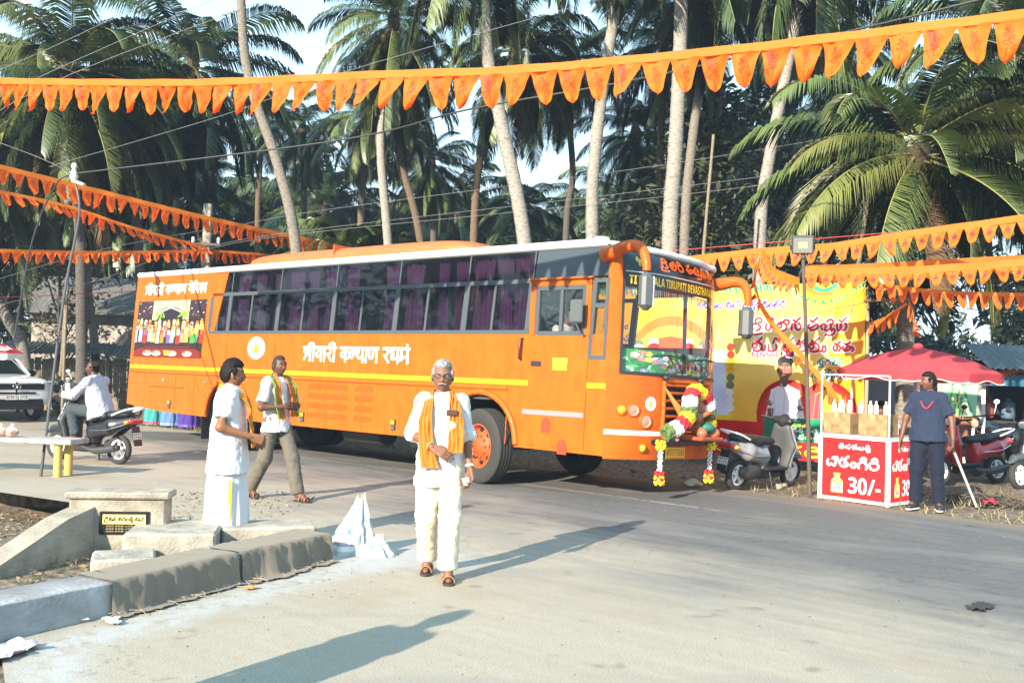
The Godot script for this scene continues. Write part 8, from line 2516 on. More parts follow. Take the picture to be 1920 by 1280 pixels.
	for q in spots:
		j = pose(1.55)
		p = person(q[3], q[0], 0.3, j, {"skin": Color(0.16, 0.075, 0.045), "shirt": q[1], "sleeve": 0.55, "hem": 0.02, "loose": 0.012, "tache": false, "cell": 0.018, "placket": false})
		skirt(p, "sari", j.hip + Vector3(0, 0.10, 0), 0.93, Vector2(0.165, 0.135), Vector2(0.24, 0.22), 9.0, q[1], q[2], 14)
	j = pose(1.62)
	person("man in an orange shirt standing beyond the white car by the hut", Vector3(-13.3, 0, -27.6), 0.4, j, {"skin": Color(0.10, 0.05, 0.03), "shirt": Color(0.55, 0.14, 0.03), "trousers": Color(0.05, 0.05, 0.06), "cell": 0.02})
	j = pose(1.70)
	person("bystander in a white shirt just outside the left edge, throwing a shadow across the concrete", Vector3(-2.30, 0, -3.55), 2.6, j, {"skin": Color(0.15, 0.07, 0.04), "shirt": white, "trousers": Color(0.10, 0.10, 0.12), "cell": 0.02})
	# scooter rider
	j = seated(Vector3(0, 0.77, -0.22), 0.12, {"ell": Vector3(0.27, 1.02, 0.08), "wrl": Vector3(0.28, 1.02, 0.34), "elr": Vector3(-0.27, 1.02, 0.08), "wrr": Vector3(-0.28, 1.02, 0.34), "knl": Vector3(0.19, 0.80, 0.20), "knr": Vector3(-0.19, 0.80, 0.20), "anl": Vector3(0.17, 0.42, 0.10), "anr": Vector3(-0.17, 0.42, 0.10), "tol": Vector3(0.18, 0.355, 0.24), "tor": Vector3(-0.18, 0.355, 0.24)})
	person("balding man in pale grey shirt riding a black scooter, seen from behind", Vector3(-6.42, 0, -15.5), -1.97, j, {"skin": Color(0.085, 0.042, 0.028), "shirt": Color(0.40, 0.41, 0.47), "trousers": Color(0.055, 0.070, 0.080), "sleeve": 1.7, "hem": -0.10, "loose": 0.032, "stout": 1.12, "hairo": {"bald": 0.035, "lift": 0.008}, "tache": false, "headb": Basis(Vector3.UP, 0.6), "handl": {"curl": 1.0, "palm": Vector3(0, -1, 0), "along": Vector3(-0.3, 0, 1)}, "handr": {"curl": 1.0, "palm": Vector3(0, -1, 0), "along": Vector3(0.3, 0, 1)}})

# ------------------------------------------------------------------ two-wheelers and the car
func xz_disc() -> Basis:
	return Basis(Vector3(1, 0, 0), Vector3(0, 0, 1), Vector3(0, -1, 0))

func bike_wheel(p: Node3D, at: Vector3, r: float, w: float, rim: Material) -> void:
	var bx := Basis(Vector3(0, 0, 1), Vector3(-1, 0, 0), Vector3(0, -1, 0))
	var t := MB.new()
	var h := w * 0.5
	t.lathe(at, [Vector2(r * 0.66, h * 0.6), Vector2(r * 0.80, h), Vector2(r * 0.94, h * 0.8), Vector2(r, h * 0.3), Vector2(r, -h * 0.3), Vector2(r * 0.94, -h * 0.8), Vector2(r * 0.80, -h), Vector2(r * 0.66, -h * 0.6)], 28, bx)
	var wn := part(p, "wheel", t, mt("rubber", Color(0.034, 0.033, 0.031), 0.85))
	var m := MB.new()
	m.lathe(at, [Vector2(r * 0.68, h * 0.5), Vector2(r * 0.62, h * 0.6), Vector2(r * 0.56, h * 0.3), Vector2(r * 0.56, -h * 0.3), Vector2(r * 0.62, -h * 0.6), Vector2(r * 0.68, -h * 0.5)], 28, bx)
	for k in 5: m.bar(at + Vector3(0, cos(TAU * k / 5) * r * 0.1, sin(TAU * k / 5) * r * 0.1), at + Vector3(0, cos(TAU * k / 5) * r * 0.60, sin(TAU * k / 5) * r * 0.60), 0.03, 0.035, 0.004, Vector3.RIGHT)
	m.disc(at, r * 0.22, w * 1.1, 14, bx)
	part(wn, "rim", m, rim)

func plate_tex(txt: String, bg: Color) -> StandardMaterial3D:
	var k := Ink.new(128, 80, bg)
	var q := txt.split(" ")
	k.latin(q[0], 8, 34, 28, Color(0.05, 0.05, 0.06), 112)
	k.latin(q[1], 8, 72, 30, Color(0.05, 0.05, 0.06), 112)
	return printm("plate" + txt, k, 0.5)

func scooter(label: String, at: Vector3, yaw: float, c: Color, lean := 0.0, plate := "AP37 1177", group := "") -> Node3D:
	var p := thing("scooter", label, "scooter", at, yaw, group)
	p.rotate_object_local(Vector3(0, 0, 1), lean)
	var paint := mt("paint" + str(c), c, 0.3, {"coat": 0.7})
	var blk := mt("scooter_black", Color(0.016, 0.016, 0.018), 0.5)
	var sil := mt("scooter_silver", Color(0.42, 0.42, 0.43), 0.35, {"metal": 0.7})
	for z in [0.62, -0.60]: bike_wheel(p, Vector3(0, 0.225, z), 0.225, 0.095, sil)
	var b := []
	for s in [-1.0, 1.0]:
		b.append([Vector3(s * 0.10, 0.36, 0.36), Vector3(s * 0.13, 0.62, 0.40), 0.085, 0.10, {"flat": 0.42}])
		b.append([Vector3(s * 0.13, 0.62, 0.40), Vector3(s * 0.07, 0.86, 0.36), 0.10, 0.09, {"flat": 0.45}])
	b.append([Vector3(0, 0.5, 0.46), Vector3(0, 0.84, 0.40), 0.075, 0.07])
	part(p, "front_apron", blob(b, 0.015, 0.05), paint)
	for e in b:
		e[0].z -= 0.035; e[1].z -= 0.035; e[2] *= 0.93; e[3] *= 0.93
	part(p, "inner_leg_shield", blob(b, 0.015, 0.05), mt("leg_shield", Color(0.06, 0.063, 0.068), 0.6))
	part(p, "front_mudguard", blob([[Vector3(0, 0.47, 0.72), Vector3(0, 0.49, 0.52), 0.06, 0.075, {"flat": 1.0}], [Vector3(0, 0.40, 0.84), Vector3(0, 0.47, 0.72), 0.045, 0.06]], 0.014, 0.03, [[Vector3(0, -1, 0), -0.40]]), paint)
	part(p, "handlebar_cowl", blob([[Vector3(-0.12, 0.98, 0.33), Vector3(0.12, 0.98, 0.33), 0.055, 0.055], [Vector3(0, 0.94, 0.36), Vector3(0, 1.0, 0.38), 0.085, 0.075]], 0.014, 0.05), blk)
	var m := MB.new()
	m.ell(Vector3(0, 0.97, 0.435), Vector3(0.075, 0.06, 0.035), 16, 8)
	part(p, "headlight", m, mt("lamp_white", Color(0.6, 0.6, 0.6), 0.1, {"coat": 0.8}))
	m = MB.new()
	m.box(Vector3(0, 0.30, 0.12), Vector3(0.31, 0.05, 0.50), Basis(), 0.02)
	m.box(Vector3(0, 0.22, 0.02), Vector3(0.22, 0.12, 0.5), Basis(), 0.03)
	part(p, "floorboard", m, blk)
	b = []
	for s in [-1.0, 1.0]:
		b.append([Vector3(s * 0.075, 0.48, -0.14), Vector3(s * 0.10, 0.56, -0.52), 0.11, 0.12, {"flat": 0.75, "dir": Vector3.RIGHT}])
		b.append([Vector3(s * 0.10, 0.56, -0.52), Vector3(s * 0.06, 0.66, -0.86), 0.12, 0.065, {"flat": 0.7, "dir": Vector3.RIGHT}])
	b.append([Vector3(0, 0.36, -0.13), Vector3(0, 0.64, -0.13), 0.10, 0.10])
	part(p, "rear_body", blob(b, 0.015, 0.05), paint)
	m = MB.new()
	for s in [-1.0, 1.0]: m.tube(spline([Vector3(s * 0.165, 0.50, -0.16), Vector3(s * 0.19, 0.52, -0.50), Vector3(s * 0.13, 0.62, -0.84)], 6), 0.008, 5)
	part(p, "side_trim", m, mt("chrome", Color(0.75, 0.75, 0.76), 0.14, {"metal": 1.0}))
	part(p, "seat", blob([[Vector3(0, 0.69, -0.02), Vector3(0, 0.70, -0.30), 0.125, 0.15, {"flat": 0.5, "dir": Vector3.UP}], [Vector3(0, 0.71, -0.30), Vector3(0, 0.76, -0.72), 0.15, 0.12, {"flat": 0.5, "dir": Vector3.UP}]], 0.014, 0.04), mt("seat_black", Color(0.014, 0.014, 0.015), 0.6))
	m = MB.new()
	m.tube(spline([Vector3(0.13, 0.74, -0.56), Vector3(0.15, 0.82, -0.80), Vector3(0.08, 0.86, -0.96), Vector3(-0.08, 0.86, -0.96), Vector3(-0.15, 0.82, -0.80), Vector3(-0.13, 0.74, -0.56)], 5), 0.014, 7)
	part(p, "grab_rail", m, sil)
	m = MB.new()
	m.add(blob([[Vector3(-0.09, 0.655, -0.90), Vector3(0.09, 0.655, -0.90), 0.05, 0.05, {"flat": 0.8, "dir": Vector3.UP}]], 0.014, 0.02))
	part(p, "tail_light", m, mt("lens_red", Color(0.45, 0.012, 0.012), 0.12, {"coat": 0.7}))
	for s in [-1.0, 1.0]:
		m = MB.new()
		m.ell(Vector3(s * 0.145, 0.645, -0.865), Vector3(0.045, 0.03, 0.04), 10, 6)
		part(p, "indicator", m, mt("lens_amber", Color(0.70, 0.30, 0.01), 0.12))
		m = MB.new()
		m.tube([Vector3(s * 0.12, 0.985, 0.33), Vector3(s * 0.34, 1.0, 0.27)], 0.017, 7)
		part(p, "hand_grip", m, blk)
		m = MB.new()
		m.tube([Vector3(s * 0.18, 1.0, 0.32), Vector3(s * 0.25, 1.16, 0.33)], 0.007, 5)
		m.ell(Vector3(s * 0.27, 1.20, 0.33), Vector3(0.06, 0.042, 0.016), 12, 6)
		part(p, "mirror", m, blk)
	m = MB.new()
	m.box(Vector3(0, 0.44, -0.93), Vector3(0.17, 0.30, 0.02), Basis(Vector3.RIGHT, 0.25), 0.008)
	var mf := part(p, "rear_mudguard", m, blk)
	m = MB.new()
	m.quad(Vector3(-0.085, 0.39, -0.953), Vector3(0.085, 0.39, -0.953), Vector3(0.085, 0.49, -0.935), Vector3(-0.085, 0.49, -0.935), Vector3(0, 0, -1))
	m.t = PackedVector2Array([Vector2(1, 1), Vector2(1, 0), Vector2(0, 0), Vector2(0, 1)]) if m.t[1].x < 0.5 else PackedVector2Array([Vector2(1, 1), Vector2(0, 1), Vector2(0, 0), Vector2(1, 0)])
	part(mf, "number_plate", m, plate_tex(plate, Color(0.85, 0.85, 0.82)))
	m = MB.new()
	m.tube(spline([Vector3(0.12, 0.24, 0.0), Vector3(0.16, 0.20, -0.3), Vector3(0.17, 0.27, -0.75)], 5), [0.025, 0.025, 0.025, 0.03, 0.045, 0.055, 0.058, 0.058, 0.055, 0.05, 0.04], 10)
	part(p, "exhaust", m, mt("exhaust", Color(0.10, 0.10, 0.10), 0.4, {"metal": 0.6}))
	m = MB.new()
	m.ell(Vector3(-0.10, 0.27, -0.45), Vector3(0.07, 0.11, 0.26), 12, 8)
	m.tube([Vector3(-0.12, 0.3, -0.05), Vector3(-0.20, 0.01, -0.02)], 0.013, 6)
	part(p, "engine_and_stand", m, mt("engine", Color(0.07, 0.07, 0.072), 0.5, {"metal": 0.5}))
	return p

func motorbike(label: String, at: Vector3, yaw: float, c: Color, lean := 0.16, group := "") -> Node3D:
	var p := thing("motorcycle", label, "motorcycle", at, yaw, group)
	p.rotate_object_local(Vector3(0, 0, 1), lean)
	var paint := mt("paint" + str(c), c, 0.3, {"coat": 0.7})
	var blk := mt("scooter_black", Color(0.016, 0.016, 0.018), 0.5)
	var sil := mt("scooter_silver", Color(0.42, 0.42, 0.43), 0.35, {"metal": 0.7})
	for z in [0.65, -0.62]: bike_wheel(p, Vector3(0, 0.30, z), 0.30, 0.085, blk)
	part(p, "fuel_tank", blob([[Vector3(0, 0.84, 0.30), Vector3(0, 0.82, -0.02), 0.14, 0.11, {"flat": 0.85, "dir": Vector3.UP}]], 0.016, 0.04), paint)
	part(p, "seat", blob([[Vector3(0, 0.80, -0.08), Vector3(0, 0.84, -0.68), 0.13, 0.11, {"flat": 0.5, "dir": Vector3.UP}]], 0.016, 0.04), mt("seat_black", Color(0.014, 0.014, 0.015), 0.6))
	part(p, "tail_body", blob([[Vector3(0, 0.68, -0.15), Vector3(0, 0.74, -0.80), 0.11, 0.06]], 0.016, 0.04), paint)
	var m := MB.new()
	m.box(Vector3(0, 0.42, 0.05), Vector3(0.22, 0.30, 0.36), Basis(), 0.06)
	for k in 5: m.box(Vector3(0, 0.52 + k * 0.035, 0.12), Vector3(0.20, 0.012, 0.20), Basis(Vector3.RIGHT, 0.3))
	part(p, "engine", m, mt("engine", Color(0.07, 0.07, 0.072), 0.5, {"metal": 0.5}))
	m = MB.new()
	for s in [-1.0, 1.0]:
		m.tube([Vector3(s * 0.09, 0.30, 0.66), Vector3(s * 0.09, 0.98, 0.40)], 0.024, 8)
		m.tube([Vector3(s * 0.09, 0.30, -0.62), Vector3(s * 0.11, 0.66, -0.48)], 0.026, 8)
	part(p, "fork", m, sil)
	m = MB.new()
	m.tube(spline([Vector3(-0.36, 1.02, 0.24), Vector3(-0.15, 1.02, 0.36), Vector3(0.15, 1.02, 0.36), Vector3(0.36, 1.02, 0.24)], 5), 0.014, 7)
	part(p, "handlebar", m, blk)
	m = MB.new()
	m.ell(Vector3(0, 0.90, 0.50), Vector3(0.10, 0.10, 0.08), 14, 8)
	var hl := part(p, "headlamp", m, paint)
	m = MB.new()
	m.ell(Vector3(0, 0.90, 0.555), Vector3(0.075, 0.075, 0.035), 14, 8)
	part(hl, "lens", m, mt("lens_warm", Color(0.65, 0.30, 0.20), 0.1, {"coat": 0.8}))
	for s in [-1.0, 1.0]:
		m = MB.new()
		m.tube([Vector3(s * 0.22, 1.02, 0.31), Vector3(s * 0.28, 1.20, 0.30)], 0.007, 5)
		m.ell(Vector3(s * 0.29, 1.24, 0.30), Vector3(0.055, 0.04, 0.016), 12, 6)
		part(p, "mirror", m, sil)
	m = MB.new()
	m.grid(14, 4, func(u, w): return Vector3((w - 0.5) * 0.11, 0.30 + sin(lerpf(0.1, 2.4, u)) * 0.34, 0.65 + cos(lerpf(0.1, 2.4, u)) * 0.34))
	m.grid(14, 4, func(u, w): return Vector3((w - 0.5) * 0.13, 0.30 + sin(lerpf(0.6, 2.9, u)) * 0.35, -0.62 + cos(lerpf(0.6, 2.9, u)) * 0.35))
	part(p, "mudguard", m, paint)
	m = MB.new()
	m.tube(spline([Vector3(0.11, 0.40, 0.22), Vector3(0.14, 0.22, 0.05), Vector3(0.15, 0.26, -0.4), Vector3(0.16, 0.36, -0.85)], 4), [0.02, 0.02, 0.02, 0.02, 0.022, 0.025, 0.03, 0.036, 0.042, 0.045, 0.045, 0.045, 0.04], 9)
	part(p, "exhaust", m, mt("chrome"))
	m = MB.new()
	m.box(Vector3(0, 0.70, -0.86), Vector3(0.12, 0.06, 0.05), Basis(), 0.015)
	part(p, "tail_light", m, mt("lens_red", Color(0.45, 0.012, 0.012), 0.12))
	m = MB.new()
	m.tube([Vector3(-0.10, 0.32, 0.0), Vector3(-0.26, -0.02, 0.05)], 0.014, 6)
	part(p, "side_stand", m, blk)
	return p

func build_car() -> void:
	var p := thing("car", "white sport utility car with black grille at the left edge, facing right", "car", Vector3(-13.15, 0, -24.9), 0.86)
	var white := mt("car_white", Color(0.66, 0.69, 0.72), 0.3, {"coat": 0.8})
	var blk := mt("car_black", Color(0.012, 0.012, 0.014), 0.35)
	var sec := func(list, u, w):
		var f: float = w * (list.size() - 1)
		var i := mini(int(f), list.size() - 2)
		var a: Array = list[i]
		var b: Array = list[i + 1]
		var t := f - i
		var z: float = lerpf(a[0], b[0], t); var hw: float = lerpf(a[1], b[1], t); var y0: float = lerpf(a[2], b[2], t); var y1: float = lerpf(a[3], b[3], t); var hp: float = lerpf(a[4], b[4], t)
		var an: float = u * TAU
		var cx := signf(cos(an)) * pow(absf(cos(an)), 0.30)
		var cy := signf(sin(an)) * pow(absf(sin(an)), 0.40)
		var y := lerpf(y0, y1, cy * 0.5 + 0.5)
		return Vector3(cx * lerpf(hw, hp, clampf(cy, 0, 1)), y, z)
	var body := [[2.30, 0.02, 0.60, 0.95, 0.02], [2.29, 0.72, 0.50, 0.96, 0.70], [2.20, 0.88, 0.40, 1.02, 0.80], [1.9, 0.94, 0.36, 1.06, 0.84], [1.2, 0.945, 0.36, 1.10, 0.86], [0.9, 0.945, 0.36, 1.12, 0.90], [-1.9, 0.945, 0.36, 1.15, 0.88], [-2.25, 0.88, 0.42, 1.12, 0.82], [-2.30, 0.02, 0.6, 1.0, 0.02]]
	var m := MB.new()
	m.grid(48, 32, func(u, w): return sec.call(body, u, w), true, true)
	part(p, "body", m, white)
	var cab := [[1.15, 0.80, 1.04, 1.10, 0.70], [0.75, 0.82, 1.06, 1.36, 0.68], [0.35, 0.83, 1.06, 1.60, 0.66], [-0.3, 0.83, 1.06, 1.66, 0.66], [-1.5, 0.82, 1.08, 1.62, 0.64], [-2.05, 0.78, 1.08, 1.30, 0.62], [-2.1, 0.02, 1.08, 1.1, 0.02]]
	m = MB.new()
	m.grid(48, 28, func(u, w): return sec.call(cab, u, w), true, true)
	part(p, "glasshouse", m, mt("car_glass", Color(0.012, 0.016, 0.018), 0.04, {"coat": 1.0}))
	m = MB.new()
	m.grid(16, 16, func(u, w): return Vector3((u - 0.5) * 1.30, 1.665 + 0.02 * cos((u - 0.5) * 3.0) - 0.06 * pow(w * 2.0 - 0.8, 2.0), lerpf(0.45, -1.7, w)))
	part(p, "roof", m, white)
	m = MB.new()
	for s in [-1.0, 1.0]: m.tube([Vector3(s * 0.80, 1.07, 1.14), Vector3(s * 0.67, 1.60, 0.40), Vector3(s * 0.655, 1.66, -0.2)], 0.035, 6)
	part(p, "windscreen_pillar", m, white)
	m = MB.new()
	m.box(Vector3(0, 0.84, 2.285), Vector3(1.30, 0.15, 0.05), Basis(), 0.02)
	var gr := part(p, "grille", m, blk)
	for s in [-1.0, 1.0]:
		m = MB.new()
		var r := []
		for k in 17: r.append(Vector3(s * 0.035 + 0.055 * cos(TAU * k / 16), 0.84 + 0.042 * sin(TAU * k / 16), 2.32))
		m.tube(r, 0.009, 5, false)
		part(gr, "oval_badge", m, mt("chrome"))
		m = MB.new()
		m.box(Vector3(s * 0.72, 0.935, 2.19), Vector3(0.34, 0.03, 0.14), Basis(Vector3.UP, s * 0.35) * Basis(Vector3.BACK, s * 0.12), 0.01)
		part(p, "light_strip", m, mt("lamp_white", Color(0.6, 0.6, 0.6), 0.1))
		m = MB.new()
		m.box(Vector3(s * 0.75, 0.64, 2.17), Vector3(0.24, 0.26, 0.12), Basis(Vector3.UP, s * 0.35), 0.05)
		var h := part(p, "headlight", m, blk)
		m = MB.new()
		m.ell(Vector3(s * 0.76, 0.66, 2.225), Vector3(0.06, 0.07, 0.03), 12, 6)
		part(h, "lens", m, mt("lamp_white"))
		m = MB.new()
		m.box(Vector3(s * 1.02, 1.12, 0.75), Vector3(0.2, 0.14, 0.10), Basis(), 0.04)
		part(p, "wing_mirror", m, blk)
	m = MB.new()
	m.box(Vector3(0, 0.45, 2.235), Vector3(1.30, 0.28, 0.14), Basis(), 0.05)
	m.box(Vector3(0, 0.69, 2.29), Vector3(0.9, 0.05, 0.04), Basis(), 0.015)
	part(p, "lower_bumper", m, blk)
	var k := Ink.new(256, 56, Color(0.9, 0.9, 0.88))
	k.latin("AP39 UJ 2778", 8, 44, 36, Color(0.05, 0.05, 0.06), 240)
	m = MB.new()
	m.quad(Vector3(-0.26, 0.54, 2.325), Vector3(0.26, 0.54, 2.325), Vector3(0.26, 0.645, 2.325), Vector3(-0.26, 0.645, 2.325), Vector3(0, 0, 1))
	part(p, "number_plate", m, printm("carplate", k, 0.5))
	for x in [-0.80, 0.80]:
		for z in [1.42, -1.35]: bike_wheel(p, Vector3(x, 0.36, z), 0.36, 0.24, mt("scooter_silver"))

func build_vehicles() -> void:
	build_car()
	scooter("black scooter with a rider heading left along the road", Vector3(-6.42, 0, -15.5), -1.97, Color(0.016, 0.016, 0.020), 0.0, "AP37 1155")
	scooter("silver scooter parked at the roadside in front of the banner", Vector3(3.66, -0.02, -14.62), 2.25, Color(0.24, 0.25, 0.28), 0.10, "AP37 1177")
	scooter("bright red scooter parked right of the man in navy", Vector3(7.25, -0.02, -15.95), -1.15, Color(0.42, 0.012, 0.022), 0.08, "AP05 4410")
	motorbike("black motorcycle parked behind the red scooter before the shop", Vector3(8.5, -0.02, -17.6), -0.95, Color(0.018, 0.018, 0.020), 0.14)
	scooter("dark grey scooter cut off by the right edge of the picture", Vector3(8.22, -0.02, -15.6), -1.0, Color(0.055, 0.062, 0.070), 0.08, "AP37 2214")
	motorbike("motorcycle with orange headlamp parked beside the hut", Vector3(-10.9, 0, -25.9), 0.55, Color(0.03, 0.03, 0.033), 0.12)
	scooter("pale scooter parked in front of the hut beside the bamboo pole", Vector3(-11.45, 0, -26.1), 0.7, Color(0.46, 0.48, 0.48), 0.08, "AP37 8080")

# ------------------------------------------------------------------ bunting and wires
var flag_bank := []
var flag_mats := []

func flag_shapes() -> void:
	for k in 5:
		var m := MB.new()
		var nz := noise(1.0, 2, 200 + k)
		m.grid(8, 10, func(u, w):
			var hw := 0.52 * lerpf(1.0, 0.40, pow(w, 0.62)) * sqrt(maxf(0.0, 1.0 - pow(w, 6.0)))
			var x: float = (u - 0.5) * 2.0 * hw
			return Vector3(x + 0.10 * (k - 2) * w * w, -w, 0.10 * sin(u * PI * 1.3 + k) * w + 0.14 * nz.get_noise_2d(u * 1.5, w * 1.5)))
		for q in m.t.size():
			m.t[q] = Vector2(clampf(m.v[q].x - 0.10 * (k - 2) * m.v[q].y * m.v[q].y + 0.5, 0, 1), -m.v[q].y)
		flag_bank.append(m.mesh())
	for k in 6:
		var pr := Ink.new(96, 112, Color(0.98, 0.49, 0.10) if k < 4 else Color(0.98, 0.51, 0.11))
		var c: Color = [Color(0.80, 0.24, 0.10), Color(0.76, 0.22, 0.16), Color(0.84, 0.28, 0.08), Color(0.72, 0.22, 0.22), Color(0.50, 0.25, 0.45), Color(0.58, 0.28, 0.36)][k]
		c = c.lerp(Color(0.97, 0.48, 0.10), 0.30)
		if k < 4:
			rng.seed = 500 + k
			if k in [0, 3]: pr.fillp([[Vector2(52, 6), Vector2(80, 4), Vector2(66, 50), Vector2(54, 44)]], c.lightened(0.12))
			for i in 15:
				var a := Vector2(48 + rng.randfn() * 7.0, 14 + i * 3.4)
				pr.stroke([a, a + Vector2(rng.randfn() * 6.0, 5), a + Vector2(rng.randfn() * 7.0, 11), a + Vector2(rng.randfn() * 5.0, 16)], 1.6 + rng.randf() * 1.4, c)
			for i in 5: pr.rect(30 + i * 9, 5 + i % 2, 6, 2, c)
			for i in 7: pr.rect(46 + (i * 7) % 4, 74 + i * 5, 4, 2.6, c)
		else:
			pr.ell(48, 22, 7, 7, c); pr.fillp([[Vector2(38, 32), Vector2(58, 32), Vector2(62, 60), Vector2(34, 60)]], c)
			pr.stroke([Vector2(34, 44), Vector2(48, 38), Vector2(64, 48)], 4, c); pr.rect(36, 66, 24, 4, c)
		flag_mats.append(printm("flag_print%d" % k, pr, 0.7, {"back": lin(0.98, 0.42, 0.06)}))

func bunting(label: String, pts: Array, step: float, w: float, h: float, prints: Array, swing := 0.25, band := 0.055, sd := 1, skew := 0.0) -> void:
	var p := thing("bunting", label, "bunting", pts[0], 0.0, "orange bunting strings")
	rng.seed = sd * 131
	var c := Curve3D.new()
	for q in spline(pts, 6): c.add_point(q - pts[0])
	var L := c.get_baked_length()
	var om := mt("bunting_band", Color(0.78, 0.195, 0.014), 0.7, {"back": lin(0.9, 0.26, 0.02)})
	var bm := MB.new()
	var n := int(L / 0.12)
	bm.grid(n, 2, func(u, q): return c.sample_baked(u * L) + Vector3(0.01 * sin(u * L * 9.0), -band * q, 0.012 * sin(u * L * 7.0 + q)))
	part(p, "band", bm, om)
	var nz := noise(0.25, 2, sd)
	for k in int(L / step):
		var s := (k + 0.5) * step
		var a := c.sample_baked(s - step * 0.4)
		var b := c.sample_baked(s + step * 0.4)
		var x := (b - a).normalized()
		var g := nz.get_noise_1d(s * 1.6)
		var t := x.cross(Vector3.UP).normalized()
		var dn := (Vector3.DOWN + t * (swing * (g * 2.0 + 0.3) + rng.randf_range(-0.12, 0.12)) + x * (skew * s / L + rng.randf_range(-0.06, 0.06))).normalized()
		var y := -dn
		var z := x.cross(y).normalized()
		var hh := h * rng.randf_range(0.94, 1.06)
		part(p, "flag", flag_bank[rng.randi() % 5], flag_mats[prints[k % prints.size()]], Transform3D(Basis(x * w, y * hh, z * w), c.sample_baked(s) + Vector3(0, -band * 0.9, 0)))

func wire(called: String, label: String, pts: Array, r: float, m: Material, group := "") -> void:
	var w := MB.new()
	w.tube(spline(pts, 8), r, 6)
	solo(called, w, m, label, "cable", Transform3D(), group)

